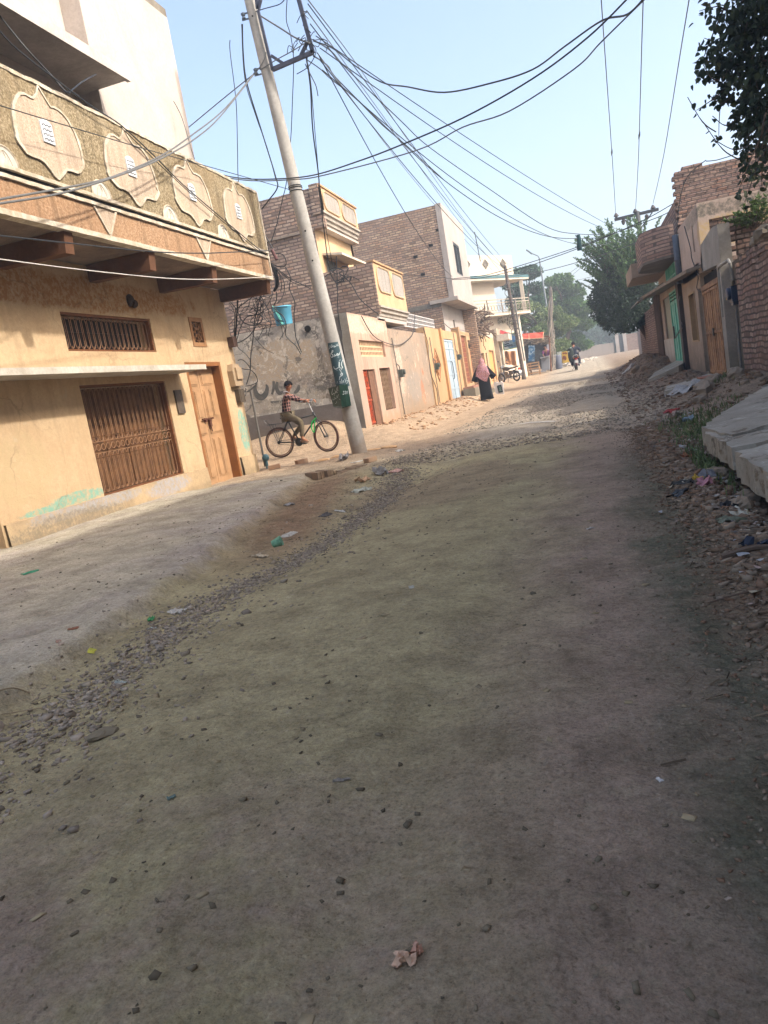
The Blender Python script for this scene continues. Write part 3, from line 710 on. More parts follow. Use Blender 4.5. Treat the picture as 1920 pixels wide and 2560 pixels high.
for yc in (6.85, 8.43, 10.0, 11.61):
    b = MB(); arc = [(yc-.185, 3.88)]+[(yc+.185*math.cos(a), 3.88+.185*math.sin(a)) for a in np.linspace(math.pi, 0, 13)]
    b.prism([(XB, y, z) for y, z in arc[1:]], (.014, 0, 0)); s_ = b.build('shell', plain('shell_grey', lin(196,190,178), .8, .2, 14), bal)
    b = MB(); b.tube([(XB+.012, yc+.185*math.cos(a), 3.88+.185*math.sin(a)) for a in np.linspace(math.pi, 0, 15)], .013, 5)
    b.tube([(XB+.015, yc+.10*math.cos(a)*(1-.3*math.sin(a)), 3.88+.14*math.sin(a)) for a in np.linspace(math.pi, 0, 11)], .006, 4)
    b.tube([(XB+.015, yc-.02, 3.88), (XB+.015, yc+.02, 3.95), (XB+.015, yc-.01, 4.02)], .006, 4); b.build('rim', M_TRIM, s_)
for yc in (5.99, 8.43, 10.87):
    b = MB(); T3 = [(XB, yc-.22, 3.745), (XB, yc+.22, 3.745), (XB, yc, 3.43)]
    b.prism([T3[0], T3[2], T3[1]], (.006, 0, 0)); s_ = b.build('triangle_inlay', m_pk, bal)
    b = MB()
    for i, j in ((0, 2), (1, 2)): b.bar(Vector(T3[i])+Vector((.012,0,0)), Vector(T3[j])+Vector((.012,0,0)), .03, .012, (1,0,0))
    b.build('rim', M_TRIM, s_)
m_br = plaster('bracket_brown', lin(118,84,62), lin(98,68,50), .6, 3, .3)
for y in (5.9, 7.67, 9.37, 11.13, 13.22):
    b = MB(); b.prism([(X1-.01, y-.075, 3.385), (X1-.01, y-.075, 3.165), (-5.35, y-.075, 3.14), (-5.32, y-.075, 3.385)], (0, .15, 0)); b.build('bracket', m_br, h1)
# upper storey -------------------------------------------------------------------
b = MB(); b.panel((-6.3, 10.56, 3.46), (0,1,0), (0,0,1), (1,0,0), 13.27-10.56, 4.6, .3); b.panel((-12, 13.267, 3.46), (1,0,0), (0,0,1), (0,1,0), 5.697, 4.6, .3)
b.panel((-7.0, 10.557, 3.46), (1,0,0), (0,0,1), (0,-1,0), .696, 4.6, .1)
b.panel((-6.62, HY0, 3.46), (0,1,0), (0,0,1), (1,0,0), 10.55-HY0, 4.6, .2, [(3.2, 7.2, 0.0, 2.42)])
u = b.build('upper_room', M_WHITE, h1)
b = MB(); b.box(-6.78, -6.70, 6.15, 10.25, 3.46, 5.9)
for y in (6.2, 7.2, 8.2, 9.2, 10.2): b.box(-6.70, -6.66, y-.04, y+.04, 3.46, 5.88)
b.build('door', plain('upper_door_brown', lin(84,66,56), .7), u)
b = MB(); b.box(-6.6, -5.8, HY0, 10.56, 6.02, 6.11); b.box(-5.83, -5.77, HY0, 10.58, 6.0, 6.15); b.build('sunshade', plaster('grey_white', lin(214,206,196), lin(186,178,168), .5, 2, .2), u)
b = MB(); b.box(-12, XB-.3, HY0, 13.3, 3.47, 3.5); b.build('terrace_floor', M_CONC, h1)
b = MB(); b.box(-12, -6.3, HY0, 13.27, 8.06, 8.2); b.build('roof', M_CONC, u)
# ------------------------------------------------------------------ far side of the alley: grey wall with faded lettering
XW = -5.2
m_gw = plaster('grey_wall_plaster', lin(196,189,178), lin(170,163,152), .6, 1.3, .5, patches=[
    ((-7.0, 17.4, 2.15), (1.0, .4, .55), lin(190,168,140), .5, 2.5), ((-6.6, 17.4, 1.62), (.75, .4, .22), lin(140,132,124), .5, 4),
    ((-7.9, 17.4, 1.4), (.5, .4, .4), lin(176,164,148), .5, 6), ((-5.9, 17.4, 1.9), (.5, .4, .3), lin(172,158,136), .5, 6),
    ((-6.2, 17.4, 2.75), (.22, .4, .17), lin(130,126,120), .4, 6), ((-7.5, 17.4, 2.75), (.22, .4, .12), lin(128,126,122), .4, 6), ((-6.07, 17.4, 2.2), (.07, .4, .7), lin(124,116,108), .4, 5),
    ((-6.0, 17.4, 1.45), (.4, .4, .35), lin(118,108,92), .5, 5), ((-6.9, 17.4, 1.28), (.8, .4, .2), lin(178,168,152), .6, 8)], bump=.8, flakes=[(lin(222,212,196), 3.8, .535), (lin(106,102,96), 2.6, .565), (lin(186,170,148), 1.7, .6), (lin(226,218,204), 7.5, .6)], cracks=.8)
gw = MB(); gw.panel((-14, 17.4, -.2), (1,0,0), (0,0,1), (0,-1,0), 8.6, 3.22, .3)
w = tag(gw.build('graffiti_wall', m_gw), 'grey patchy plaster wall with faded painted lettering behind the cyclist', 'wall')
b = MB(); b.panel((-14, 17.36, -.2), (1,0,0), (0,0,1), (0,-1,0), 8.6, 1.2, .05); b.build('skirting', plaster('dark_skirting', lin(136,128,122), lin(118,110,104), .5, 2, .3, dirt=(.3,.7,lin(120,104,84))), w)
b = MB(); b.lathe([(.075, 0), (.075, -.04)], (-6.24, 17.4, 2.82), 14, (0,1,0)); b.build('drain_hole', M_DARK, w)
def ribbon(b, pts, ws, n, lift, th=.004):
    """a flat painted stroke through pts, half-widths ws, on the face with outward normal n"""
    P = [Vector(p) for p in pts]; n = Vector(n); vs = []; fs = []
    for i, p in enumerate(P):
        t = (P[min(i+1, len(P)-1)]-P[max(i-1, 0)]); 
        if t.length < 1e-9: t = Vector((1,0,0))
        s_ = n.cross(t.normalized()); h = ws[i] if hasattr(ws, '__len__') else ws
        vs += [p+s_*h+n*lift, p-s_*h+n*lift]
    for i in range(len(P)-1): fs.append((2*i, 2*i+1, 2*i+3, 2*i+2))
    b.add(vs, fs)
def gpix(x, y): return onY(590+x*.15672, 870+y*.15672, 17.4)
m_ink = plaster('faded_ink', lin(84,86,86), lin(120,116,108), .7, 7, .4)
b = MB()
def stroke(pts, w0, w1, own=True):
    b = MB() if own else globals()['b']
    P = smooth_path([gpix(*p) for p in pts], 5); n = len(P); ws = [(w0+(w1-w0)*math.sin(math.pi*i/(n-1))) for i in range(n)]
    ribbon(b, P, ws, (0,-1,0), .004 if own else .0055)
    if own: b.build('letter', m_ink, w)
stroke([(330,560),(305,640),(330,740),(400,790),(470,740),(500,640),(480,580)], .012, .075)
stroke([(600,530),(605,620),(575,740)], .03, .035); stroke([(660,540),(650,640),(690,720),(760,700)], .03, .05); stroke([(930,720),(985,670),(1010,590)], .02, .045)
stroke([(550,860),(620,870),(700,850)], .02, .035); stroke([(180,700),(240,660),(310,600)], .02, .02)

m_chk = plaster('faded_white_paint', lin(196,188,172), lin(160,152,138), .7, 9, .4); b = MB()
def wave(x0, y0, n, dx, h, sd):
    rr = random.Random(sd)
    for i in range(n):
        x = x0+i*dx; y = y0-i*dx*.16
        stroke([(x, y-h*rr.random()), (x+dx*.3*rr.random(), y), (x+dx*(.5+.3*rr.random()), y+h*.5*(rr.random()-.3)), (x+dx*.9, y-h*.6*rr.random())], .006, .014, False)
wave(430, 1010, 8, 38, 70, 3); wave(1310, 240, 6, 40, 80, 5); wave(1090, 470, 9, 40, 60, 6); wave(560, 900, 6, 34, 60, 9); wave(100, 480, 6, 36, 60, 12)
b.build('small_lettering', m_chk, w)
# blue tank on the wall
tk = thing('water_drum', 'blue plastic drum standing on top of the grey wall', 'drum', (-6.86, 17.55, 3.02))
b = MB(); c = (-6.86, 17.55, 3.02); b.lathe([(.19, 0), (.20, .02), (.225, .40), (.24, .41), (.24, .44), (.215, .44), (.20, .05)], c, 24)
b.build('drum', plain('drum_blue', lin(82,160,190), .5, .12, 5, .4), tk, smooth=True)
b = MB(); b.tube([(-7.0, 17.36, 3.5), (-6.9, 17.32, 3.25), (-6.84, 17.34, 3.03)], .008, 5); b.tube([(-6.95, 17.36, 3.47), (-6.8, 17.31, 3.03)], .008, 5); b.build('strap', plain('strap_mint', lin(120,220,200), .5), tk)

# ------------------------------------------------------------------ pink shed with the two small doors
ps = thing('pink_shed', 'pink plastered shed with two rusty doors under a pierced vent', 'shed', (XW, 19, .3))
m_pk2 = plaster('pink_plaster', lin(206,172,150), lin(186,156,136), .5, 1.2, .3, patches=[((XW, 18.5, 2.75), (.3, 2.2, .2), lin(214,194,172), .5, 3), ((XW, 17.45, 1.0), (.3, .3, .9), lin(170,156,140), .5, 4), ((XW, 19.1, .9), (.3, .22, .6), lin(180,160,140), .5, 5)], dirt=(.2, .62, lin(176,142,110)), streak=.5)
b = MB(); ph = lambda y0,y1,z0,z1: (y0-17.28, y1-17.28, z0+.1, z1+.1)
b.panel((XW, 17.28, -.1), (0,1,0), (0,0,1), (1,0,0), 3.52, 3.1, .22, [ph(17.8,18.86,.1,1.67), ph(19.32,20.4,.58,1.69), ph(17.88,20.2,1.98,2.38)])
b.build('wall', m_pk2, ps)
b = MB(); b.panel((-5.42, 17.277, -.1), (1,0,0), (0,0,1), (0,-1,0), .217, 3.1, .2); b.box(-5.62, -5.42, 17.33, 17.6, -.1, 2.99)
b.build('end_pier', plaster('pier_grey', lin(160,156,146), lin(138,128,114), .5, 1.6, .3, dirt=(.4, 1.5, lin(110,104,98))), ps)
b = MB(); b.box(-8.5, XW-.22, 17.7, 23, 2.75, 2.85); b.build('roof', M_CONC, ps)
m_rd = NT('red_rust_paint', .85); p = m_rd.xyz(); k = m_rd.mix(m_rd.ramp(m_rd.noise(16, 5, .7), [(.45,0.0),(.58,1.0)]), lin(196,82,44), lin(110,66,50)); m_rd.col(k)
d = MB(); d.box(XW-.12, XW-.09, 17.83, 18.83, .1, 1.66)
for y in np.linspace(17.86, 18.3, 6): d.box(XW-.09, XW-.07, y, y+.04, .12, 1.64)
for z in (.35, .9, 1.2, 1.6): d.box(XW-.07, XW-.055, 17.83, 18.36, z, z+.05)
d.build('red_door', m_rd.m, ps)
d = MB(); d.box(XW-.09, XW-.05, 18.42, 18.84, .1, 1.66); d.build('open_leaf', plain('leaf_brown', lin(126,92,72), .8, .3, 9), ps)
d = MB(); d.box(XW-.13, XW-.10, 19.33, 20.39, .58, 1.68); gg = d.build('grille_door', plain('dark_brown_mesh', lin(96,74,58), .8, .3, 9), ps)
d = MB()
for y in np.linspace(19.4, 20.3, 7): d.tube([(XW-.08, y, .6), (XW-.08, y, 1.67)], .012, 5)
for i in range(7):
    for j in range(8): d.ring((XW-.08, 19.46+i*.15, .68+j*.135), (1,0,0), .06, .009, 8, 4)
d.build('scrollwork', plain('scroll_rust', lin(142,116,92), .8, .3, 14), gg)
d = MB(); d.panel((XW-.06, 17.89, 1.985), (0,1,0), (0,0,1), (1,0,0), 2.3, .39, .05, [(.06+i*.139, .06+i*.139+.09, .05+j*.115, .05+j*.115+.075) for i in range(16) for j in range(3)])
d.build('pierced_vent', plain('vent_cream', lin(214,180,144), .85, .15, 10), ps)
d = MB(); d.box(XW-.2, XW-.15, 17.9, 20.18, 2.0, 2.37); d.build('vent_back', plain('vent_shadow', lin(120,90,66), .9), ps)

# ------------------------------------------------------------------ bare grey-pink plaster wall next to it
m_bw = plaster('worn_plaster', lin(188,162,138), lin(156,140,124), .7, 1.0, .5, patches=[((XW, 22.6, 2.2), (.3, 1.6, .35), lin(160,146,130), .5, 3), ((XW, 23.2, 1.1), (.3, 1.2, .45), lin(156,148,138), .5, 3), ((XW, 24.2, .85), (.3, .25, .4), lin(196,124,82), .5, 7), ((XW, 24.6, 1.5), (.3, .12, .12), lin(190,110,70), .4, 8), ((XW, 21.5, 1.6), (.3, .5, .7), lin(216,190,170), .5, 4)], dirt=(.2, .8, lin(166,140,112)), bump=.8, streak=.35, flakes=[(lin(160,148,134), 2.4, .58), (lin(220,196,172), 3.4, .6)], cracks=.8)
b = MB(); b.panel((XW+.003, 20.80, -.1), (0,1,0), (0,0,1), (1,0,0), 5.45, 2.86, .24)
wv = b; n = len(wv.v)
tag(b.build('courtyard_wall', m_bw), 'worn grey-pink courtyard wall with brick showing through its plaster', 'wall')
b = MB(); rr = random.Random(4)
for i in range(9):
    z = 2.0+i*.09
    b.box(XW-.2, XW-.02, 24.9+i*.13+.05*rr.random(), 25.78, z, z+.085)
tag(b.build('broken_brick_end', brick('brick_warm', lin(176,126,100), lin(140,108,90), lin(120,108,96))), 'stepped broken brick end beside the peach gateway wall', 'wall')

# ------------------------------------------------------------------ peach gateway wall with diamonds and the pale blue gate
pg = thing('gateway_wall', 'peach gateway wall with a raised diamond pattern beside a pale blue gate', 'wall', (XW, 29, .3))
m_pg = plaster('gateway_peach', lin(206,170,130), lin(190,156,116), .45, 1.1, .25, dirt=(.25, .8, lin(190,152,112)), streak=.2)
b = MB(); b.panel((XW+.05, 25.80, 0), (0,1,0), (0,0,1), (1,0,0), 6.5, 2.98, .3, [(3.28, 5.25, .2, 2.66)]); b.build('wall', m_pg, pg)
b = MB(); b.box(XW-.1, XW+.13, 28.25, 28.6, 0, 3.0); b.build('pilaster', plaster('pilaster_tan', lin(204,156,108), lin(190,142,98), .4, 1, .2), pg)
for s_ in (1.0, .62, .3):
    b = MB(); c = Vector((XW+.06, 27.0, 1.68)); P = [c+Vector((0, .0, .5*s_*1.15)), c+Vector((0, .62*s_, 0)), c+Vector((0, 0, -.5*s_*1.15)), c+Vector((0, -.62*s_, 0))]
    for i in range(4): b.bar(P[i], P[(i+1) % 4], .045, .03, (1,0,0))
    b.build('diamond', plain('diamond_brown', lin(168,118,80), .8), pg)
g = MB(); g.box(XW-.02, XW+.02, 29.1, 31.03, .26, 2.64)
for z in (.3, .75, 1.3, 1.85, 2.3, 2.6): g.box(XW+.02, XW+.04, 29.1, 31.03, z-.03, z+.03)
for y in (29.12, 30.04, 30.1, 31.0): g.box(XW+.021, XW+.045, y-.03, y+.03, .26, 2.64)
gt = g.build('gate', plain('gate_blue', lin(172,188,198), .5, .08, 6, .4), pg)
g = MB(); g.tube([(XW+.05, 29.95, 1.1), (XW+.1, 29.95, 1.15), (XW+.1, 29.95, 1.75), (XW+.05, 29.95, 1.8)], .015, 6); g.build('handle', M_STEELDK, gt)
def meter(name, y, z, lab, x=XW):
    t = thing(name, lab, 'meter', (x, y, z)); b = MB(); b.box(x+.02, x+.14, y-.1, y+.1, z-.16, z+.06); b.lathe([(.07,0),(.07,.05)], (x+.14, y, z-.02), 12, (1,0,0)); b.build('meter', plain('meter_grey', lin(84,92,86), .6, .2, 10), t)
    b = MB(); b.tube(smooth_path([(x+.06, y-.06, z+.06), (x+.06, y-.07, z+.16), (x+.05, y-.2, z+.2), (x+.04, y-.27, z+.1), (x+.03, y-.2, .35)], 4), .014, 6); b.tube([(x+.04, y-.27, z+.1), (x+.04, y-.3, z+.95)], .014, 6)
    b.build('pipe', plain('meter_pipe', lin(110,104,96), .7), t)
meter('gas_meter', 21.35, 1.55, 'grey gas meter with pipe on the worn grey-pink wall')
meter('gas_meter', 26.5, 1.68, 'gas meter with pipe beside the raised diamond pattern', XW+.05)
meter('gas_meter', 31.55, 2.0, 'small gas meter between the pale blue gate and the brown doors', XW+.05)
# iron bedstead-like lattice above the gateway
b = MB(); y0, y1, z0, z1 = 24.0, 29.2, 3.0, 3.42
def lat(y, z): return (-5.45, y, z)
for y in np.linspace(y0, y1, 23): b.bar(lat(y, z0), lat(y, z1), .03, .02)
for z in (z0, z0+.14, z0+.28, z1): b.bar(lat(y0, z), lat(y1, z), .03, .03, (1,0,0))
b.bar((-5.46, y0, z1), (-6.1, y0, z1), .04, .04); b.bar((-6.1, y0, z0-.2), (-6.1, y0, z1), .04, .04); b.bar((-5.46, y0, z0), (-6.1, y0, z0), .04, .04)
tag(b.build('iron_lattice', plain('lattice_white', lin(206,202,198), .6)), 'white iron lattice railing on top of the gateway wall', 'railing')

# ------------------------------------------------------------------ recess with the brown doors, and the row beyond
rw = thing('peach_row_house', 'low peach row house with carved brown double doors up the steps', 'house', (XW, 39, .4))
m_pr = plaster('row_peach', lin(208,174,134), lin(194,160,122), .4, 1, .2, dirt=(.4, .9, lin(196,158,118)), streak=.2)
b = MB(); rh = lambda y0,y1,z0,z1: (y0-32.35, y1-32.35, z0, z1)
b.panel((XW, 32.35, 0), (0,1,0), (0,0,1), (1,0,0), 13.3, 3.1, .3, [rh(32.7,35.2,.8,2.93), rh(35.45,37.4,.8,2.75), rh(38.4,40.6,.9,2.18), rh(42.7,45.0,.55,2.35), rh(41.2, 41.8, 1.3, 2.2)]); b.build('wall', m_pr, rw)
b = MB(); b.box(XW-.2, XW+.16, 32.3, 32.62, 0, 3.2); b.build('column', plaster('col_tan', lin(196,160,122), lin(170,140,108), .5, 1, .3), rw)
m_car = plain('carved_brown', lin(140,82,58), .7, .25, 7); d = MB(); d.box(XW-.16, XW-.1, 32.72, 35.18, .8, 2.92)
dd = d.build('carved_door', plain('door_frame_tan', lin(176,122,84), .7), rw); d = MB()
for i in range(2):
    for r_ in range(9): d.box(XW-.1, XW-.07, 32.85+i*1.2, 33.85+i*1.2, .9+r_*.22, 1.07+r_*.22)
d.build('carving', m_car, dd)
d = MB(); d.box(XW-.16, XW-.1, 35.47, 37.38, .8, 2.74); d.box(XW-.1, XW-.08, 35.6, 36.4, .9, 2.3); d.box(XW-.1, XW-.08, 36.5, 37.3, .9, 2.3); e = d.build('tan_door', plain('door_tan', lin(196,138,92), .7, .15, 5), rw)
d = MB()
for i in range(5): d.box(XW-.09, XW-.05, 35.6+i*.35, 35.85+i*.35, 2.4, 2.6)
d.build('vent_slots', M_DARK, e)
d = MB(); d.box(XW-.16, XW-.1, 38.42, 40.58, .9, 2.17); d.box(XW-.1, XW-.085, 38.6, 40.4, 1.5, 1.56); d.build('maroon_door', plain('door_maroon', lin(118,78,66), .7, .2, 5), rw)
d = MB(); d.box(XW-.16, XW-.1, 42.72, 44.98, .55, 2.34); d.build('ochre_door', plain('door_ochre', lin(210,158,92), .7, .15, 5), rw)
d = MB(); d.box(XW-.2, XW-.15, 41.22, 41.78, 1.3, 2.19); d.build('dark_window', M_DARK, rw)
b = MB(); b.box(-9, XW-.3, 32.4, 45.6, 2.95, 3.05); b.build('roof', M_CONC, rw)
st = thing('doorstep', 'grey concrete steps below the carved brown doors', 'steps', (-4.9, 33.5, .1))
b = MB(); b.box(XW+.17, -4.55, 31.1, 35.9, .0, .62); b.box(-4.55, -4.25, 33.2, 35.9, 0, .38); b.build('steps', plaster('step_grey', lin(148,138,120), lin(122,114,98), .5, 2, .3), st)
b = MB(); b.box(XW+.17, -4.6, 31.15, 35.85, .62, .70); b.build('top_slab', plaster('step_red', lin(176,128,106), lin(150,112,94), .5, 2, .3), st)
# dry brushwood on the roof
b = MB(); rr = random.Random(8)
for i in range(90):
    c = Vector((-5.6+.9*rr.random(), 37+3.4*rr.random(), 3.1+1.05*rr.random()**1.4)); d_ = Vector((rr.uniform(-1,1), rr.uniform(-1,1), rr.uniform(-.4,.7))).normalized()*rr.uniform(.35,.8)
    b.tube([c-d_, c+Vector((0,0,.06)), c+d_], [.03,.035,.02], 5)
tag(b.build('firewood_pile', plain('dry_wood', lin(120,100,84), .9, .35, 20)), 'tangled pile of dry firewood on the low peach roof', 'firewood')
b = MB()
for (ya, za, dz) in ((39.5, 3.15, -.6), (40.3, 3.2, -.9), (41.0, 3.1, -.5)):
    p = [Vector((XW+.08, ya, za))]
    for i in range(9): p.append(p[-1]+Vector((.02*rr.uniform(-1,1), .16*rr.uniform(-.8,1.3), dz/9+.1*rr.uniform(-1,1))))
    b.tube(p, .018, 5)
tag(b.build('dry_creeper', plain('creeper_brown', lin(112,92,66), .9)), 'bare creeper stems hanging over the low peach wall', 'creeper')

# ------------------------------------------------------------------ brick house with the two peach balconies
ha = thing('balcony_brick_house', 'bare brick house with two peach balconies on its narrow front', 'house', (-6.5, 20, 0))
M_BK1 = brick('brick_left', lin(196,170,150), lin(158,136,120), lin(118,104,95), .245, .085, .017, .55, lin(150,132,122), .9, .05)
M_BK2 = brick('brick_far', lin(204,174,146), lin(162,136,116), lin(120,107,96), .25, .088, .016, .55, lin(166,146,136), .9, .05)
b = MB(); b.panel((-14, 20.0, 0), (1,0,0), (0,0,1), (0,-1,0), 7.497, 5.56, .25); b.build('wall', M_BK1, ha)
b = MB(); b.panel((-14, 19.96, 5.56), (1,0,0), (0,0,1), (0,-1,0), 7.8, 1.02, .26); b.panel((-6.2-.26, 20.22, 5.56), (0,-1,0), (0,0,1), (-1,0,0), .01, 1.0, .01); b.box(-6.44, -6.20, 19.93, 20.06, 5.9, 6.66); b.build('parapet_wall', M_BK1, ha)
b = MB(); b.box(-14, -6.5, 19.94, 19.96, 5.52, 5.57); b.build('string_course', plaster('string_grey', lin(172,156,140), lin(150,136,122), .5, 2, .3), ha)
m_bp = plaster('balcony_peach', lin(216,184,146), lin(202,170,132), .35, 1, .15)
b = MB(); b.panel((-6.5, 20.003, 0), (0,1,0), (0,0,1), (1,0,0), 3.42, 5.6, .25, [(.5, 1.5, 4.35, 4.9)]); b.build('front_wall', m_bp, ha)
def rounded(y0, y1, z0, z1, x, r=.22):
    P = []
    for cy, cz, a0 in ((y1-r, z1-r, 0), (y0+r, z1-r, 90), (y0+r, z0+r, 180), (y1-r, z0+r, 270)):
        for a in range(0, 91, 18): P.append((x, cy+r*math.cos(R(a0+a)), cz+r*math.sin(R(a0+a))))
    return P
m_mesh = chips('lattice_white_far', [lin(120,112,104), lin(164,156,146), lin(176,168,158), lin(190,182,172), lin(158,150,140)], 30)
def balcony(x, z0, z1, ys, wy0, wy1):
    b = MB(); b.panel((x, ys, z0), (0,1,0), (0,0,1), (1,0,0), 23.38-ys, z1-z0, .12); q = b.build('balcony', m_bp, ha)
    for (a, c) in ((ys+.28, ys+1.5), (ys+1.85, ys+3.1)):
        b = MB(); P = rounded(a-.08, c+.08, z0+.08 if z1-z0 < .9 else z0+.38, z1-.08, x); b.prism(P, (.012, 0, 0)); m = b.build('panel_inlay', m_mesh, q)
        b = MB(); PP = [Vector(p)+Vector((.016,0,0)) for p in P]; b.tube(PP+[PP[0]], .022, 5); b.build('rim', m_bp, m)
    b = MB(); b.box(x-.14, x+.04, ys-.04, 23.42, z1, z1+.05); b.build('coping', plaster('coping_tan', lin(206,170,130), lin(190,152,116), .4, 2, .2), q)
    b = MB(); prof = [(0,-.34),(.02,-.34),(.02,-.27),(.06,-.25),(.07,-.17),(.12,-.15),(.13,-.07),(.18,-.05),(.18,.0),(0,0)]
    P0 = [(x-.14+dx, ys-.05, z0+dz) for dx, dz in prof]; b.prism([(x-.30,ys-.05,z0-.34)]+P0[1:-1]+[(x-.30,ys-.05,z0)], (0, 23.45-ys, 0)); b.build('cornice', plaster('cornice_grey', lin(196,186,172), lin(164,154,142), .5, 2, .2), q)
    return q
q = balcony(-6.2, 5.98, 6.62, 20.05, 0, 0)
b = MB(); b.box(-6.5, -6.28, 20.02, 23.4, 5.60, 5.66); b.build('soffit', M_WHITE, q)
q = balcony(-5.1, 3.32, 4.44, 20.05, 0, 0)
b = MB(); b.panel((-6.49, 19.99, 3.1), (1,0,0), (0,0,1), (0,-1,0), 1.386, 1.32, .14); b.build('side_wall', M_BK1, q)
b = MB(); b.box(-6.5, -5.2, 20.0, 23.4, 2.95, 3.05); b.build('soffit', M_WHITE, q)
b = MB(); b.prism([(-6.5, 20.3, 4.93), (-6.5, 22.6, 4.93), (-5.95, 22.6, 4.84), (-5.95, 20.3, 4.84)], (0, 0, .06)); b.build('window_shade', plaster('shade_pale', lin(226,214,194), lin(206,194,176), .4, 2, .2), ha)
b = MB(); b.box(-6.62, -6.56, 20.52, 21.48, 4.36, 4.89); b.build('window', plain('window_pale', lin(120,128,126), .4), ha)
b = MB(); b.box(-13.9, -6.6, 20.2, 23.3, 5.5, 5.6); b.panel((-14, 23.42, 0), (1,0,0), (0,0,1), (0,1,0), 7.5, 5.6, .2); b.build('rear_wall', M_BK1, ha)

# ------------------------------------------------------------------ tall brick house with the pale grey front
hb = thing('tall_brick_house', 'tall bare brick house with a pale grey plastered front above a jutting slab', 'house', (-5, 33, 0))
b = MB(); b.panel((-13, 31.0, 0), (1,0,0), (0,0,1), (0,-1,0), 7.636, 4.2, .25); b.panel((-13, 31.0, 4.2), (1,0,0), (0,0,1), (0,-1,0), 8.19, 3.66, .25)
b.build('wall', M_BK2, hb)
b = MB(); rr = random.Random(2)
for i in range(5): x, z = -8+rr.random()*3, 4.6+rr.random()*2.4; b.box(x, x+.16, 30.985, 31.0, z, z+.1)
b.build('putlog_hole', M_DARK, hb)
b = MB(); b.box(-7.3, -5.36, 30.97, 31.0, 4.02, 4.2); b.build('bond_beam', plaster('beam_grey', lin(138,132,122), lin(112,108,100), .6, 3, .4), hb)
m_gf = plaster('pale_grey_front', lin(190,180,172), lin(174,164,156), .5, .9, .15, streak=.15)
b = MB(); b.panel((-4.8, 30.98, 4.24), (0,1,0), (0,0,1), (1,0,0), 5.55, 3.66, .22, [(1.75, 3.35, 1.15, 2.45)]); b.panel((-5.36, 31.004, 0), (0,1,0), (0,0,1), (1,0,0), 5.5, 4.2, .2, [(2.2, 2.6, 3.0, 3.6)]); f_ = b.build('front', m_gf, hb)
b = MB(); b.box(-5.8, -4.66, 30.9, 36.9, 4.16, 4.30); b.build('jutting_slab', plaster('slab_pale', lin(190,180,170), lin(170,160,150), .4, 1, .2), hb)
b = MB(); b.box(-4.92, -4.86, 32.75, 34.3, 5.4, 6.68); w = b.build('window', plain('window_glass_dark', (.05,.06,.07,1), .15, .1, 4, .6), hb)
b = MB()
for y in (32.78, 33.5, 34.27): b.box(-4.86, -4.8, y-.04, y+.04, 5.41, 6.67)
b.box(-4.86, -4.81, 32.75, 34.3, 5.4, 5.46); b.box(-4.86, -4.81, 32.75, 34.3, 6.6, 6.67); b.build('frame', plain('frame_grey', lin(70,74,76), .5), w)
b = MB(); b.panel((-13, 36.5, 0), (1,0,0), (0,0,1), (0,1,0), 8.19, 7.8, .2); b.box(-13, -5.0, 31.2, 36.4, 7.4, 7.5); b.build('rear_wall', M_BK2, hb)

# ------------------------------------------------------------------ white house across the bend
A_ = Vector((-6.6, 47.0, 0)); B_ = Vector((-3.95, 51.3, 0)); ux = (B_-A_).normalized(); nx = Vector((ux.y, -ux.x, 0)); LW = (B_-A_).length
hc = thing('white_house', 'white two-storey house with diamond vents in its roof parapet', 'house', tuple((A_+B_)/2))
def q3(a, z, d=0.0): return A_+ux*a+nx*d+Vector((0,0,z))
b = MB(); b.panel(q3(-4, 6.95), ux, (0,0,1), nx, LW+4, 1.28, .2); b.panel(q3(LW-.003, 6.95, -.003), -nx, (0,0,1), ux, 4, 1.278, .15)
b.panel(q3(-4, 0), ux, (0,0,1), nx, LW+4, 4.5, .2); b.panel(q3(-4, 4.5), ux, (0,0,1), nx, 4+LW*.56, 2.3, .2); b.bar(q3(LW-.12, 4.5, .55), q3(LW-.12, 6.7, .55), .22, .22); b.build('wall', plaster('white_house_wash', lin(226,212,192), lin(216,202,182), .3, .6, .08), hc)
b = MB(); b.prism([q3(-4, 6.6, -2), q3(LW+.5, 6.6, -2), q3(LW+.5, 6.6, .75), q3(-4, 6.6, .75)], (0,0,.12)); b.build('roof_slab', plaster('slab_cream', lin(226,216,198), lin(210,200,182), .3, 1, .1), hc)
b = MB()
for i, z in enumerate((6.73, 6.80, 6.87)): b.bar(q3(-4, z, .76-.02*i), q3(LW+.5, z, .76-.02*i), .05, .05)
b.build('teal_band', plain('band_teal', lin(84,122,128), .7, .2, 3), hc)
for a in (.55, 2.3, 4.05):
    b = MB(); c = q3(a, 7.72, .01); b.prism([c+Vector((0,0,.26)), c+ux*.26, c-Vector((0,0,.26)), c-ux*.26], nx*.02); d = b.build('diamond_vent', plain('vent_grey', lin(112,104,94), .8), hc)
    b = MB(); P = [c+Vector((0,0,.28))+nx*.02, c+ux*.28+nx*.02, c-Vector((0,0,.28))+nx*.02, c-ux*.28+nx*.02]
    for i in range(4): b.bar(P[i], P[(i+1)%4], .03, .04, tuple(nx))
    b.build('rim', M_CONC, d)
b = MB(); b.prism([q3(-2, 4.45), q3(LW, 4.45), q3(LW, 4.45, .9), q3(-2, 4.45, .9)], (0,0,.12)); b.build('balcony_floor', plaster('floor_cream', lin(228,214,192), lin(210,196,176), .3, 1, .1), hc)
b = MB()
for z in (4.62, 5.22, 5.40): b.bar(q3(-2, z, .86), q3(LW, z, .86), .05, .05)
for a in np.linspace(-2, LW, 6): b.bar(q3(a, 4.55, .86), q3(a, 5.42, .86), .07, .07)
for a in np.linspace(-2, LW-.1, 26): b.ring(q3(a, 4.92, .86), tuple(nx), .16, .02, 10, 4)
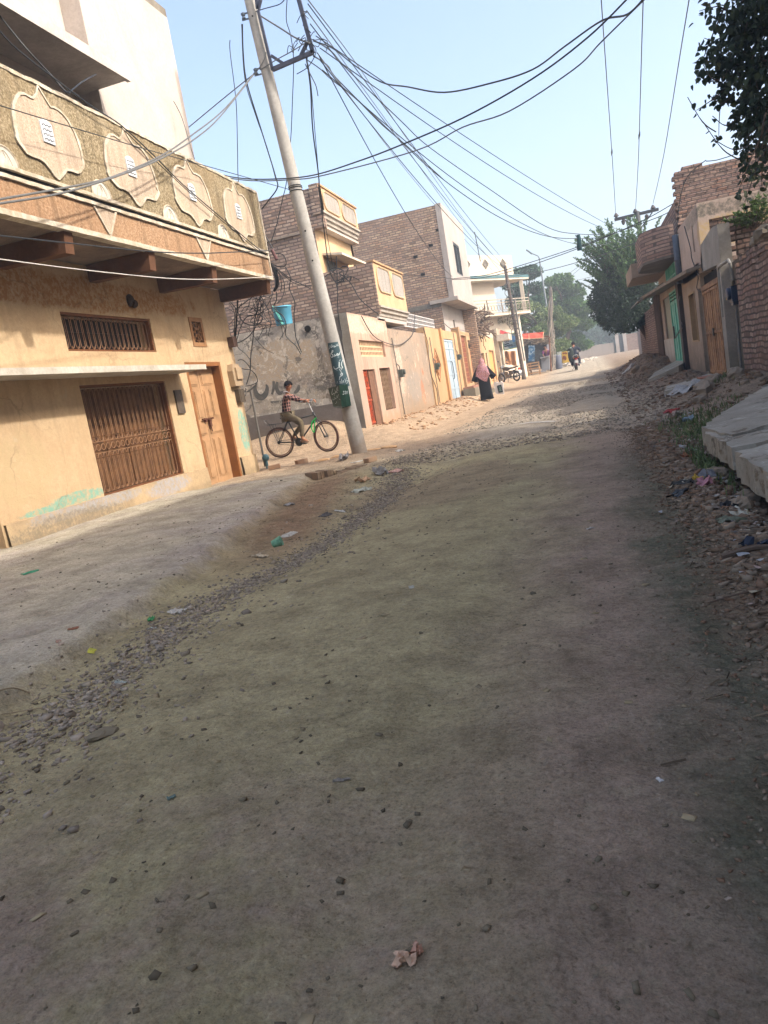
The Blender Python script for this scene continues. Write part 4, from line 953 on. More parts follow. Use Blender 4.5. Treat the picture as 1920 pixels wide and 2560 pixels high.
b.build('railing', plain('rail_grey', lin(170,158,142), .7, .2, 5), hc)
# lower cream shop front under it
sf = thing('shop_row', 'small cream shop with a half-open roller shutter beside the tea stall', 'shop', (-4.8, 47.5, .5))
b = MB(); b.panel((-4.95, 45.75, 0), (0,1,0), (0,0,1), (1,0,0), 2.1, 3.6, .25, [(.35, 1.6, .4, 2.6)]); b.build('wall', plaster('shop_cream', lin(204,188,164), lin(170,154,134), .5, 1, .3, dirt=(.5,1.2,lin(120,104,88))), sf)
b = MB(); b.box(-5.15, -5.1, 46.1, 47.4, .4, 1.9); b.build('shutter_dark', plain('shutter_grey', lin(84,82,80), .6), sf)
b = MB()
for i in range(8): b.tube([(-5.05, 46.1, 1.92+i*.09), (-5.05, 47.4, 1.92+i*.09)], .05, 6)
b.build('roller_shutter', plain('roller_grey', lin(156,150,142), .6), sf)
b = MB(); b.box(-5.0, -4.3, 45.7, 47.6, 2.85, 3.2); b.build('signboard', plain('board_cream', lin(206,196,180), .7), sf)
# ------------------------------------------------------------------ right-hand side
XR = 2.45
M_BKR = brick('brick_right', lin(176,154,140), lin(146,128,118), lin(94,86,80), .235, .085, .015, .6, lin(146,116,104), 1.2, .10)
M_BKR2 = brick('brick_right_upper', lin(190,160,142), lin(164,140,128), lin(100,90,84), .235, .085, .014, .5, lin(148,126,118), 1.0, .02)
# the house behind the photographer's right shoulder: it throws the street's shade
nb = thing('neighbour_house', 'tall plain brick house just outside the frame on the right', 'house', (7, -5, 0))
b = MB(); b.panel((2.75, -24, -.2), (0,1,0), (0,0,1), (-1,0,0), 34.1, 7.9, .25); b.panel((2.75, 10.1, -.2), (1,0,0), (0,0,1), (0,1,0), 9, 7.9, .25); b.build('wall', M_BKR2, nb)
b = MB(); b.box(2.75, 12, -24, 10.0, 7.5, 7.65); b.build('roof', M_CONC, nb)
# near compound wall with a ragged top
def ragged_wall(name, x, y0, y1, z0, ztop, th, mat, label, amp=.05, parent=None):
    """free-standing brick wall along Y, each top course ending raggedly"""
    b = MB(); rr = random.Random(int(y0*7)); y = y0
    b.box(x, x+th, y0, y1, z0, ztop(y0) if False else min(ztop(y0), ztop(y1))-.10)
    zb = min(ztop(y0), ztop(y1))-.10
    while y < y1-.02:
        w = .235; ye = min(y+w, y1); zt = ztop((y+ye)/2); z = zb
        while z < zt-.03+rr.uniform(-amp, amp):
            dx = rr.uniform(-.012, .012); b.box(x+dx-.003, x+th+dx*.5+.002, y+.006, ye-.004, z+.004, z+.08); z += .085
        y = ye
    o = b.build(name, mat, parent)
    if parent is None: tag(o, label, 'wall')
    return o
ragged_wall('compound_wall', XR, 10.3, 13.98, -.2, lambda y: 2.16+.10*math.sin(y*2.1), .24, M_BKR, 'bare brick compound wall with a broken top at the right edge', .06)
rr = random.Random(12)
for i, (y, z, s_) in enumerate(((12.3, 2.27, .16), (11.5, 2.25, .15), (12.95, 2.26, .10))):
    b = MB(); b.ball((XR+.13, y, z+.05), 1, 12, 8); a = np.array(b.v); c = np.array((XR+.13, y, z+.05)); q = a-c
    n = np.array([mnoise.noise(Vector(p*1.6)+Vector((i*4.3,0,0))) for p in q]); q = q*(1+.4*n)[:, None]*np.array([.9,1.5,.8])*s_; b.v = [tuple(p) for p in q+c]
    tag(b.build('mortar_lump', M_CONC), ['big pale mortar lump on top of the compound wall', 'pale mortar lump at the frame edge on the compound wall', 'small mortar lump near the far end of the compound wall'][i], 'rubble')
# recess with the gas meter
gr = thing('meter_recess', 'narrow mauve plastered recess between the brick wall and the cement gatepost', 'wall', (2.7, 14.6, .3))
b = MB(); b.panel((XR+.22, 13.98, .0), (0,1,0), (0,0,1), (-1,0,0), 1.24, 1.95, .2); b.build('wall', plaster('recess_mauve', lin(122,92,88), lin(100,80,76), .5, 2, .3, dirt=(.2,.8,lin(92,82,70))), gr)
b = MB(); b.box(XR+.15, XR+.8, 13.98, 15.2, 1.95, 2.25); b.build('rubble_top', plaster('recess_top', lin(124,112,98), lin(96,88,78), .7, 4, .5), gr)
t = thing('gas_meter', 'dark blue gas meter on a bent pipe beside the cement gatepost', 'meter', (XR-.05, 14.55, 1.68))
b = MB(); b.box(XR-.02, XR+.16, 14.40, 14.68, 1.56, 1.82); b.lathe([(.10,0),(.10,.05),(.07,.06)], (XR-.02, 14.54, 1.70), 16, (-1,0,0)); b.box(XR, XR+.12, 14.44, 14.64, 1.5, 1.56); b.build('meter', plain('meter_blue', lin(52,66,88), .5, .2, 10, .4), t)
b = MB(); b.tube([(XR-.03, 15.35, 1.35), (XR-.03, 15.35, 2.18), (XR-.03, 15.28, 2.24), (XR-.03, 14.35, 2.24), (XR-.02, 14.28, 2.18), (XR, 14.28, 1.9), (XR, 14.36, 1.84), (XR+.04, 14.46, 1.86)], .028, 8); b.build('pipe', plain('pipe_grey', lin(136,132,124), .5, .15, 10, .4), t)
b = MB(); b.tube([(XR+.05, 14.52, 1.5), (XR, 14.30, .45)], .022, 8); b.build('riser', plain('riser_grey', lin(120,116,110), .6), t)
b = MB(); b.box(XR-.05, XR+.01, 14.70, 14.78, 1.62, 1.72); b.build('valve', plain('valve_yellow', lin(190,150,50), .5), t)
# gatehouse: post, rusty gate, lintel wall
gh = thing('gatehouse', 'cement gatehouse with a tall rusty sheet-iron gate', 'gatehouse', (XR, 16.6, .3))
m_ce = plaster('cement_render', lin(178,172,162), lin(154,148,138), .5, 1.5, .3, dirt=(.25,.9,lin(128,124,108)), bump=.4)
b = MB(); b.box(XR-.03, XR+.22, 15.2, 15.58, -.1, 2.29); b.build('post', m_ce, gh)
b = MB(); b.prism([(XR, 15.28, 2.292), (XR, 17.62, 2.38), (XR, 17.62, 2.62), (XR, 17.4, 2.90), (XR, 15.9, 3.0), (XR, 15.28, 2.96)], (.2, 0, 0)); b.build('lintel_wall', m_ce, gh)
b = MB(); rr = random.Random(5)
for i in range(14):
    for j in range(9):
        z = 2.30+j*.085; x = XR+.2+i*.24+(j%2)*.12
        if j > 6 and rr.random() < .4+i*.0: continue
        b.box(x, x+.23, 15.34+rr.uniform(-.012,.012), 15.58, z+.004, z+.08)
b.build('brick_side', M_BKR, gh)
m_gate = NT('gate_rust', .8); k = m_gate.mix(m_gate.ramp(m_gate.noise(5, 6, .75), [(.4,0.0),(.6,1.0)]), lin(182,140,102), lin(128,96,74)); p = m_gate.xyz(); v = m_gate.comb(m_gate.math('MULTIPLY', p[0], 30), m_gate.math('MULTIPLY', p[1], 30), m_gate.math('MULTIPLY', p[2], 1.2))
k = m_gate.mix(m_gate.math('MULTIPLY', m_gate.ramp(m_gate.noise(1, 4, .6, vec=v), [(.5,0.0),(.62,1.0)]), .6), k, lin(178,152,122)); m_gate.col(k); m_gate.bump(m_gate.noise(40, 4), .3, .006)
b = MB()
for i, (ya, yb) in enumerate(((15.9, 16.85), (16.9, 17.88))):
    n = 7
    for j in range(n):
        y = ya+(yb-ya)*j/n; b.box(XR+.02+(.008 if j % 2 else 0), XR+.05, y, y+(yb-ya)/n-.004, .26, 1.98)
for y in (15.9, 16.84, 17.86): b.box(XR+.004, XR+.018, y, y+.05, .26, 2.0)
for z in (.3, 1.1, 1.93): b.box(XR+.002, XR+.016, 15.96, 16.84, z, z+.05); b.box(XR+.002, XR+.016, 16.9, 17.86, z, z+.05)
b.box(XR, XR+.06, 15.86, 17.92, 2.0, 2.1); b.build('gate', m_gate.m, gh)
b = MB(); b.box(XR-.02, XR+.0, 16.8, 16.9, 1.05, 1.2); b.build('latch', M_STEELDK, gh)
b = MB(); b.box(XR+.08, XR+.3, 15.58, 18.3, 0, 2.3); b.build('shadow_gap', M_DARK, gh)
# house with the green door
gd = thing('green_door_house', 'two-storey plaster and brick house with a turquoise door and rounded balcony', 'house', (XR, 21, .4))
m_fr = plaster('front_tan', lin(190,172,154), lin(166,150,134), .5, 1.2, .3, dirt=(.3,1.0,lin(124,116,104)))
b = MB(); gh_ = lambda y0,y1,z0,z1: (y0-18.0, y1-18.0, z0, z1)
b.panel((XR, 18.0, 0), (0,1,0), (0,0,1), (-1,0,0), 9.2, 2.62, .24, [gh_(19.05,20.0,1.02,2.07), gh_(21.75,24.1,.5,2.45), gh_(24.4,26.4,1.2,2.42), gh_(18.02,18.5,.3,2.1)]); b.build('wall', m_fr, gd)
b = MB(); b.box(XR+.12, XR+.16, 19.05, 20.0, 1.02, 2.07); w = b.build('window', plain('window_brown_dark', lin(70,52,42), .6), gd); b = MB()
for y in np.linspace(19.1, 19.95, 6): b.tube([(XR+.08, y, 1.03), (XR+.08, y, 2.06)], .01, 5)
for y0_, y1_, z0_, z1_ in ((19.0,19.06,.98,2.1),(19.99,20.05,.98,2.1),(19.06,19.99,2.07,2.11),(19.06,19.99,.98,1.02)): b.box(XR-.02, XR+.1, y0_, y1_, z0_, z1_)
b.build('frame', plain('frame_tan', lin(176,150,116), .7), w)
b = MB(); b.box(XR-.10, XR+.02, 21.25, 21.72, .1, 2.62); b.build('column', plain('column_dark', lin(70,66,66), .7, .25, 4), gd)
m_tq = plain('turquoise_paint', lin(96,186,164), .55, .2, 4, .35)
b = MB()
for j in range(8): y = 21.78+j*.287; b.box(XR-.02+(.012 if j % 2 else 0), XR+.02, y, y+.275, .52, 2.1)
for j in range(3):
    for i in range(4): b.box(XR-.03, XR+.01, 21.8+i*.57, 22.28+i*.57, 2.14+j*.09, 2.18+j*.09)
b.box(XR-.03, XR+.03, 21.76, 24.08, 2.1, 2.14); b.box(XR-.03, XR+.03, 21.76, 24.08, 2.40, 2.45); b.box(XR-.03, XR+.0, 21.76, 24.08, .5, .54)
for y in (21.76, 22.9, 24.04): b.box(XR-.035, XR+.02, y, y+.05, .52, 2.42)
dr = b.build('door', m_tq, gd)
b = MB(); b.box(XR-.07, XR-.03, 23.6, 23.7, 1.15, 1.5); b.build('handle', M_STEELDK, dr)
b = MB(); b.box(XR+.05, XR+.1, 24.4, 26.4, 1.2, 2.42); b.build('green_window', plain('green_grey_glass', lin(84,104,92), .4, .2, 4, .4), gd)
b = MB(); b.box(XR-.03, XR+.0, 24.15, 27.1, 0, 1.18); b.build('white_dado', plaster('dado_white', lin(206,202,192), lin(178,172,160), .5, 2, .3, dirt=(.4,.8,lin(150,140,124))), gd)
b = MB()
for y in (21.95, 22.55, 23.2, 23.9, 24.45): b.box(XR-.03, XR+.0, y-.03, y+.03, 2.68, 3.28)
for z in (2.68, 2.8, 3.24): b.box(XR-.035, XR+.005, 21.95, 24.45, z, z+.04)
for y in np.linspace(22.0, 24.4, 14): b.tube([(XR-.02, y, 2.7), (XR-.02, y, 3.26)], .01, 4)
u = b.build('upper_grille', m_tq, gd)
b = MB(); b.box(XR+.04, XR+.08, 21.9, 24.5, 2.66, 3.32); b.build('shutter', plain('shutter_green', lin(64,84,78), .7), u)
b = MB(); b.tube([(XR-.07, 20.85, 3.62), (XR-.07, 20.85, 2.45)], .075, 12); b.tube([(XR-.07, 20.85, 3.0), (XR-.07, 20.85, 3.05)], .09, 12); b.build('drainpipe', plain('drain_blue_grey', lin(92,102,114), .6, .2, 5, .3), gd, smooth=True)
m_rm = plaster('upper_pink_grey', lin(216,194,176), lin(196,176,160), .5, 1.1, .3, patches=[((XR, 18, 3.55), (.3, 1.5, .15), lin(146,140,124), .5, 5), ((3.4, 17.4, 3.55), (1.4, .3, .13), lin(122,116,104), .5, 5), ((3.3, 17.4, 3.1), (1.6, .3, .3), lin(206,178,128), .5, 3)], streak=.2)
b = MB(); b.panel((XR, 17.42, 2.38), (0,1,0), (0,0,1), (-1,0,0), 3.35, 1.34, .2, [(.85, 1.05, .5, 1.05)]); b.panel((XR+.2, 17.42, 2.38), (1,0,0), (0,0,1), (0,-1,0), 2.6, 1.34, .2, [(.0, .5, .5, .98)])
b.build('upper_wall', m_rm, gd)
b = MB(); rr = random.Random(3)
for j in range(6): b.box(XR+.205, XR+.69, 17.5, 17.6, 2.89+j*.08, 2.96+j*.08)
b.build('exposed_brick', M_BKR2, gd)
b = MB(); b.box(XR+.02, 5.0, 17.5, 20.7, 3.6, 3.68); b.build('roof_slab', M_CONC, gd)
b = MB(); rr = random.Random(6); X0 = 2.46; nrow = 17
for j in range(nrow):
    z = 3.68+j*.0875; x = X0+(j % 2)*.06; xe = 5.6
    top = j >= nrow-1
    i = 0
    while x < xe:
        w = .235
        if not (top and rr.random() < .5): b.box(x, min(x+w-.008, xe), 20.9+rr.uniform(-.01,.01), 21.14, z, z+.079)
        x += w
b.box(X0+.07, 5.6, 20.93, 21.1, 3.6, 3.68+.0875*(nrow-1)); b.box(X0+.01, X0+.24, 20.98, 25.0, 3.6, 4.45)
b.build('parapet_wall', M_BKR2, gd)
b = MB(); b.prism([(XR-.0, 17.65, 2.47), (XR, 27.2, 2.66), (XR-.62, 27.2, 2.60), (XR-.5, 21.5, 2.47), (XR-.3, 17.65, 2.42)], (0, 0, .07)); b.build('sunshade', plaster('shade_tan', lin(168,152,132), lin(136,124,110), .6, 2, .4), gd)
# rounded balcony
b = MB(); arc = []; cy, cx_, r_ = 22.6, XR, 1.0
for a in np.linspace(180-78, 180+78, 15): arc.append((cx_+r_*math.cos(R(a))*1.0+.0, cy-1.75*math.sin(R(a))))
def wallarc(b, pts, z0, z1, th):
    n = len(pts); vs = []; fs = []
    for (x, y) in pts:
        for (d, z) in ((0,z0),(0,z1),(th,z1),(th,z0)): vs.append((x+d, y, z))
    for i in range(n-1):
        for k in range(4): fs.append((i*4+k, i*4+(k+1)%4, (i+1)*4+(k+1)%4, (i+1)*4+k))
    fs += [(3,2,1,0), tuple((n-1)*4+k for k in range(4))]; b.add(vs, fs)
arc = [(max(1.62, x), y) for x, y in arc]
wallarc(b, arc, 3.18, 3.92, .12); q = b.build('balcony', M_BKR2, gd)
b = MB(); b.prism([(x, y, 3.12) for x, y in arc]+[(XR+.0, arc[-1][1], 3.12), (XR+.0, arc[0][1], 3.12)], (0,0,.08)); b.build('floor', plaster('floor_grey', lin(132,124,114), lin(110,104,96), .5, 2, .3), q)
b = MB(); b.box(XR-.95, XR+.1, 24.4, 27.6, 3.1, 3.5); b.build('rear_balcony', plaster('rear_balcony_buff', lin(178,156,134), lin(154,136,118), .5, 2, .3), gd)
b = MB(); b.box(XR+.24, XR+.3, 18.0, 27, .1, 3.6); b.build('dark_inside', M_DARK, gd)
b = MB(); b.box(XR, XR+.2, 20.78, 27.2, 2.625, 3.6); b.build('upper_front', m_fr, gd)
# sheet awning and end pier
aw = thing('sheet_awning', 'tilted grey sheet awning jutting out past the turquoise door house', 'awning', (2, 29, 2.7))
b = MB(); b.prism([(XR, 25.6, 2.86), (XR, 30.2, 2.92), (XR-.75, 30.6, 2.52), (XR-.75, 26.4, 2.50)], (0,0,.05)); b.build('sheet', plain('sheet_grey', lin(112,112,108), .6, .25, 5, .3), aw)
b = MB(); b.box(XR-.06, XR+.3, 27.25, 29.2, 0, 2.72); tag(b.build('side_door_pier', plaster('pier_brown', lin(96,80,70), lin(76,66,60), .5, 2, .3)), 'dark brown doorway pier beyond the turquoise door', 'pier')
ragged_wall('garden_wall', XR+.02, 29.25, 41.5, 0, lambda y: 2.62-.03*(y-29), .24, M_BKR, 'long low brick garden wall under the bushy roadside tree', .03)
b = MB(); b.panel((XR+.018, 39.2, .7), (0,1,0), (0,0,1), (-1,0,0), 2.2, 1.3, .01); tag(b.build('wall_poster', plaster('poster_white', lin(200,202,206), lin(160,164,170), .6, 4, .4)), 'pale weathered whitewash panel at the far end of the garden wall', 'panel')
# doorsteps and slabs
def slab(name, poly, th, label, mat, cat='slab'):
    b = MB(); n = len(poly); rs_ = np.random.RandomState(n+int(poly[0][1]*10)); P = []
    for i in range(n):
        a = Vector(poly[i]); c = Vector(poly[(i+1) % n]); m = max(2, int((c-a).length/.12))
        for j in range(m):
            p = a.lerp(c, j/m); e = .018 if j else 0
            P.append(p+Vector((rs_.randn()*e, rs_.randn()*e, rs_.randn()*e*.25)))
    b.prism([p-Vector((0,0,th)) for p in P], (0,0,th)); return tag(b.build(name, mat), label, cat)
m_sl = plaster('slab_cement', lin(190,184,170), lin(160,153,138), .6, 1.3, .5, bump=.9, flakes=[(lin(126,112,94), 2.2, .56), (lin(206,200,186), 5, .6)], cracks=.8)
slab('concrete_slab', [(1.02,6.62,.25),(2.6,7.15,.42),(2.6,11.4,.42),(2.38,11.5,.33),(1.08,8.1,.25),(.93,7.35,.25)], .17, 'broad cracked concrete slab in front of the brick compound wall', m_sl)
slab('concrete_slab', [(.91,5.98,.235),(2.6,6.2,.41),(2.6,7.10,.41),(1.03,6.58,.235),(.9,7.2,.24)], .17, 'middle broken concrete slab with a split edge above the gutter', m_sl)
slab('concrete_slab', [(.90,3.6,.215),(2.6,3.4,.40),(2.6,6.14,.39),(.92,5.93,.21)], .19, 'nearest thick concrete slab at the right edge of the frame', m_sl)
slab('door_ramp', [(1.42,21.2,.22),(1.75,23.6,.30),(XR-.02,24.2,.52),(XR-.02,21.9,.52),(2.15,21.0,.45)], .22, 'sloping concrete ramp up to the turquoise door', m_sl, 'ramp')
slab('door_ramp', [(1.38,16.4,.13),(1.6,18.3,.15),(XR-.02,18.0,.265),(XR-.02,15.9,.265)], .12, 'low concrete apron below the rusty sheet-iron gate', m_sl, 'ramp')
b = MB(); b.box(2.0, XR-.03, 15.95, 16.5, .27, .30); tag(b.build('threshold', plain('threshold_red', lin(172,124,104), .9, .2, 9)), 'reddish brick threshold piece under the rusty gate', 'threshold')
for i, (x, y, r_, lab) in enumerate(((1.75, 13.4, .22, 'large grey boulder near the cement gatepost'), (2.0, 14.2, .16, 'grey boulder below the dark blue gas meter'), (1.55, 12.6, .13, 'rounded grey rock beside the grass tuft'), (2.15, 13.1, .17, 'dark grey boulder at the foot of the compound wall'), (.84, 6.35, .10, 'brown broken brick lump under the slab edge'), (.93, 5.55, .10, 'reddish brown rock below the split slab'), (.80, 5.1, .085, 'brown brick lump beside the litter heap'), (.98, 4.7, .08, 'brown stone close to the nearest slab'), (1.75, 26.0, .2, 'earth-brown boulder on the far bank'), (1.55, 28.5, .2, 'flat mud-covered boulder on the bank under the bushy tree'))):
    rock('rock', x, y, r_, M_ST_RUB if i > 3 else M_ST_GREY, lab, .65, seed=20+i)
# grass by the slab
rsg = np.random.RandomState(5)
def grass(name, pts, h, label, cat='grass'):
    V = []; F = []
    for (x, y) in pts:
        a = rsg.rand()*6.28; z = gp(x, y); hh = h*(.5+rsg.rand()); w = .004+.003*rsg.rand(); dx, dy = math.cos(a), math.sin(a); l = hh*rsg.rand()*.8; n = len(V)
        for (s_, hz) in ((0, 0), (.35, .6), (1, 1)):
            ww = w*(1-.8*s_); V += [(x+dx*l*s_-dy*ww, y+dy*l*s_+dx*ww, z+hh*hz*(1-.25*s_)), (x+dx*l*s_+dy*ww, y+dy*l*s_-dx*ww, z+hh*hz*(1-.25*s_))]
        F += [(n, n+1, n+3, n+2), (n+2, n+3, n+5, n+4)]
    t = plain('grass_green', lin(104,120,78), .8, .35, 20)
    return tag(arrmesh(name, V, F, t), label, cat, kind='stuff')
grass('grass', [(1.08+rsg.randn()*.14, 9.4+rsg.randn()*.9) for _ in range(900)]+[(.86+rsg.randn()*.05, 7.0+rsg.randn()*.6) for _ in range(500)]+[(1.4+rsg.randn()*.25, 10.8+rsg.randn()*.6) for _ in range(500)]+[(2.15+rsg.randn()*.12, 14.4+rsg.randn()*.5) for _ in range(400)], .085, 'scrubby green grass along the slab edge and the compound wall')
# far boundary wall and gate at the bend
fw = [Vector((-2.2, 78, 0)), Vector((-.2, 92, 0)), Vector((3.2, 100, 0))]
b = MB()
for i in range(2):
    a, c = fw[i], fw[i+1]; u_ = (c-a).normalized(); n_ = Vector((u_.y, -u_.x, 0)); b.panel(a, u_, (0,0,1), n_, (c-a).length, 2.3, .25)
tag(b.build('boundary_wall', plaster('far_wall_grey', lin(122,114,108), lin(102,96,92), .5, .5, .2, dirt=(.9,1.4,lin(112,100,90)))), 'long grey boundary wall beyond the motorcyclist at the bend', 'wall')
wg = thing('white_gateway', 'cream gateway with a dark gate at the far bend of the road', 'gateway', (4.4, 100, 1))
b = MB(); b.box(3.35, 3.75, 99.6, 100.2, .5, 3.3); b.box(4.25, 4.65, 99.6, 100.2, .5, 3.3); b.build('pillars', M_WHITE, wg); b = MB(); b.box(3.75, 4.25, 99.8, 99.9, .8, 3.0); b.build('gate', M_STEELDK, wg)
b = MB(); b.panel((4.65, 100, .5), (1,0,0), (0,0,1), (0,-1,0), 16, 2.5, .3); tag(b.build('far_wall', brick('brick_haze', lin(176,146,128), lin(150,124,110), lin(140,126,116))), 'distant brick wall right of the cream gateway', 'wall')
# ------------------------------------------------------------------ leaning concrete pole
PY0 = 12.92
def pole_axis(z): return Vector((-4.085 + (-.525)*(z-.0)/7.7, PY0, z))
def pole_r(z): return .140 - .052*z/7.7
cp = thing('utility_pole', 'leaning concrete utility pole with iron brackets and a painted advert band', 'pole', (-4.085, PY0, .05))
m_cp = plaster('pole_concrete', lin(190,186,178), lin(164,160,152), .5, 1.1, .25, dirt=(-.2, .7, lin(150,128,104)), bump=.25, streak=.12)
b = MB(); b.tube([pole_axis(z) for z in np.linspace(-.4, 8.6, 24)], [pole_r(z) for z in np.linspace(-.4, 8.6, 24)], 24); b.build('shaft', m_cp, cp, smooth=True)
TD = Vector((-CM[0,2]*0, -1, 0))
_pax = Vector((.35, -.0, 0))
def pole_pix(x, y, lift=.004):
    """photo pixel -> point on the pole's skin facing the camera"""
    p = onY(x, y, PY0); z = p.z; c = pole_axis(z); r = pole_r(z)
    view = Vector((c.x, c.y, 0)).normalized(); side = Vector((view.y, -view.x, 0))
    s_ = (p-c).dot(side)/r*1.0; s_ = max(-.985, min(.985, s_)); a = math.asin(s_)
    return c+(side*math.sin(a)-view*math.cos(a))*(r+lift), (side*math.sin(a)-view*math.cos(a))
def zt(x, y): return (800+x*.0859, 840+y*.0859)
b = MB(); vs = []; fs = []; nU, nV = 12, 24
for j in range(nV+1):
    v = j/nV; lx, ly = 228+(500-228)*v, 225+(1640-225)*v; rx, ry = 515+(860-515)*v, 178+(1440-178)*v
    for i in range(nU+1):
        u = i/nU; vs.append(pole_pix(*zt(lx+(rx-lx)*u, ly+(ry-ly)*u), .003)[0])
for j in range(nV):
    for i in range(nU): fs.append((j*(nU+1)+i, (j+1)*(nU+1)+i, (j+1)*(nU+1)+i+1, j*(nU+1)+i+1))
b.add(vs, fs)
band = b.build('painted_band', plain('band_slate_green', lin(66,90,96), .7, .2, 9, .2), cp, smooth=True)
m_let = plain('letter_white', lin(206,216,214), .8, .08, 20)
def pstroke(b, pts, w0, w1=None):
    P = smooth_path([pole_pix(*zt(*p), .006)[0] for p in pts], 4); n = len(P); w1 = w1 or w0
    for i in range(n-1):
        t = (P[i+1]-P[i]); c = pole_axis((P[i].z+P[i+1].z)/2); nn = (P[i]-c); nn.z = 0; nn.normalize(); s_ = nn.cross(t.normalized())
        f0 = w0+(w1-w0)*math.sin(math.pi*i/(n-1)); f1 = w0+(w1-w0)*math.sin(math.pi*(i+1)/(n-1))
        b.add([P[i]+s_*f0, P[i]-s_*f0, P[i+1]-s_*f1, P[i+1]+s_*f1], [(0,1,2,3)])
K = .0105/2
L1, LW3 = MB(), [MB(), MB(), MB()]
def Lw(s_): return LW3[0 if s_[0][1] < 660 else (1 if s_[0][1] < 1015 and s_[0][0] < 661 and s_[0] not in ((640,960),(580,960)) else 2)]
for s_ in ([(285,290),(300,340),(275,400)], [(325,290),(330,350)], [(345,260),(360,330),(330,350)], [(370,330),(400,300),(420,340),(400,350)], [(425,290),(440,330),(470,300),(460,270)], [(485,250),(500,300),(520,280)], [(500,240),(535,300)]): pstroke(L1, s_, .003, .0045)
for s_ in ([(345,470),(375,430),(380,470),(345,500),(330,520),(375,560),(385,590),(350,640),(318,580),(315,520)], [(420,540),(440,590),(480,560),(400,620)], [(480,560),(500,520),(530,540),(500,575),(545,560),(570,510),(580,460)], [(515,630),(550,620)],
    [(660,690),(625,790),(625,860),(655,930),(600,945)], [(600,945),(570,910),(560,760),(545,900)], [(560,720),(600,705)], [(560,910),(530,930),(500,960),(450,970),(412,930),(415,890)], [(490,1010),(510,1015)],
    [(640,960),(590,1020)], [(580,960),(565,1010)], [(600,1020),(625,1090),(590,1130),(650,1090),(640,1150),(590,1180),(575,1230),(565,1290)]): pstroke(Lw(s_), s_, .004, .0085)
for s_ in ([(520,1320),(500,1390)], [(560,1330),(600,1320),(590,1370),(555,1375)], [(620,1250),(640,1350),(600,1390)], [(655,1330),(690,1300),(680,1350),(650,1380)], [(710,1250),(740,1320),(720,1360)], [(770,1210),(750,1300)], [(760,1320),(800,1290),(800,1340),(760,1390)], [(820,1330),(835,1325)], [(810,1510),(830,1520),(850,1590),(850,1690)]): pstroke(L1, s_, .003, .0045)
L1.build('small_lettering', m_let, band)
for q_ in LW3: q_.build('painted_word', m_let, band)
# bent green tin sign wrapped round the pole
sg = thing('tin_sign', 'bent dark green tin sign with white lettering strapped round the leaning pole', 'sign', (-4.26, 12.75, .93))
m_gs = NT('sign_green', .42, .45); m_gs.col(m_gs.mix(m_gs.ramp(m_gs.noise(9, 5, .7), [(.4,0.0),(.7,1.0)]), lin(14,50,38), lin(26,66,50))); m_gs.bump(m_gs.noise(7, 3), .5, .02)
SL = [zt(235,1530), zt(310,1780), zt(385,2040)]; SF = [zt(560,1430), zt(592,1730), zt(632,2060)]; SR = [zt(790,1390), zt(850,1690), zt(905,2010)]
def sgp(p, d): return onY(p[0], p[1], PY0-d)
cols = [[sgp(p, .13) for p in SL], [sgp((p[0]*.5+q[0]*.5, p[1]*.5+q[1]*.5), .24) for p, q in zip(SL, SF)], [sgp(p, .34) for p in SF], [sgp((p[0]*.45+q[0]*.55, p[1]*.45+q[1]*.55+1), .27) for p, q in zip(SF, SR)], [sgp(p, .13) for p in SR]]
b = MB(); vs = [p for c in cols for p in c]; fs = []
for i in range(4):
    for j in range(2): fs.append((i*3+j, i*3+j+1, (i+1)*3+j+1, (i+1)*3+j))
n = len(vs); b.add(vs+[p+Vector((0,.006,0)) for p in vs], fs+[tuple(n+k for k in f[::-1]) for f in fs])
b.tube([cols[0][2]+Vector((0,-.004,0)), cols[1][2]+Vector((0,-.012,-.02)), cols[2][2]+Vector((0,.01,-.02)), cols[4][2]+Vector((0,-.004,0))], .008, 5)
b.build('plate', m_gs.m, sg)
def sgpix(x, y, tri):
    """pixel on one of the two sign wings, lifted off its face"""
    px = zt(x, y); P, Q, R3 = tri; n_ = (Q-P).cross(R3-P).normalized(); v = Vector(ray(*px)); e = Vector(EYE); t = (P-e).dot(n_)/v.dot(n_); return e+v*(t-.012)
wl = (cols[0][0], cols[0][2], cols[2][1]); wr_ = (cols[3][0], cols[4][2], cols[4][0])
b = MB()
def sstroke(pts, w, tri):
    P = smooth_path([sgpix(*p, tri) for p in pts], 4); n_ = (tri[1]-tri[0]).cross(tri[2]-tri[0]).normalized(); n_ = n_ if n_.y < 0 else -n_; ribbon(b, P, w*.6, n_, .003)
for s_, w in (([(375,1530),(360,1600),(340,1670),(365,1705),(400,1660)], .008), ([(400,1660),(420,1690),(450,1650),(470,1600)], .007), ([(430,1560),(450,1640)], .006), ([(480,1500),(495,1600),(470,1650)], .008), ([(510,1470),(525,1600)], .008), ([(415,1720),(440,1720)], .006), ([(500,1650),(520,1640)], .005),
    ([(370,1820),(385,1860),(420,1840),(410,1790)], .006), ([(430,1770),(450,1830),(480,1800)], .006), ([(490,1730),(500,1800),(540,1700)], .006), ([(450,1960),(480,1960),(490,1900)], .006), ([(520,1900),(540,1930),(570,1900)], .006), ([(560,1830),(590,1850)], .006), ([(525,1990),(570,1975)], .005)): sstroke(s_, w, wl)
b.build('lettering', m_let, sg); b = MB()
def digit(x, y, segs): 
    for s_ in segs: sstroke([(x+a, y+c) for a, c in s_], .006, wr_)
digit(660, 1615, [[(5,0),(38,-5),(22,28),(42,45),(30,80),(0,78)]]); digit(715, 1610, [[(5,10),(25,-8),(38,12),(8,72),(45,66)]]); digit(768, 1600, [[(15,5),(0,45),(12,72),(30,50),(28,10),(15,5)]])
b.build('number', m_let, sg)
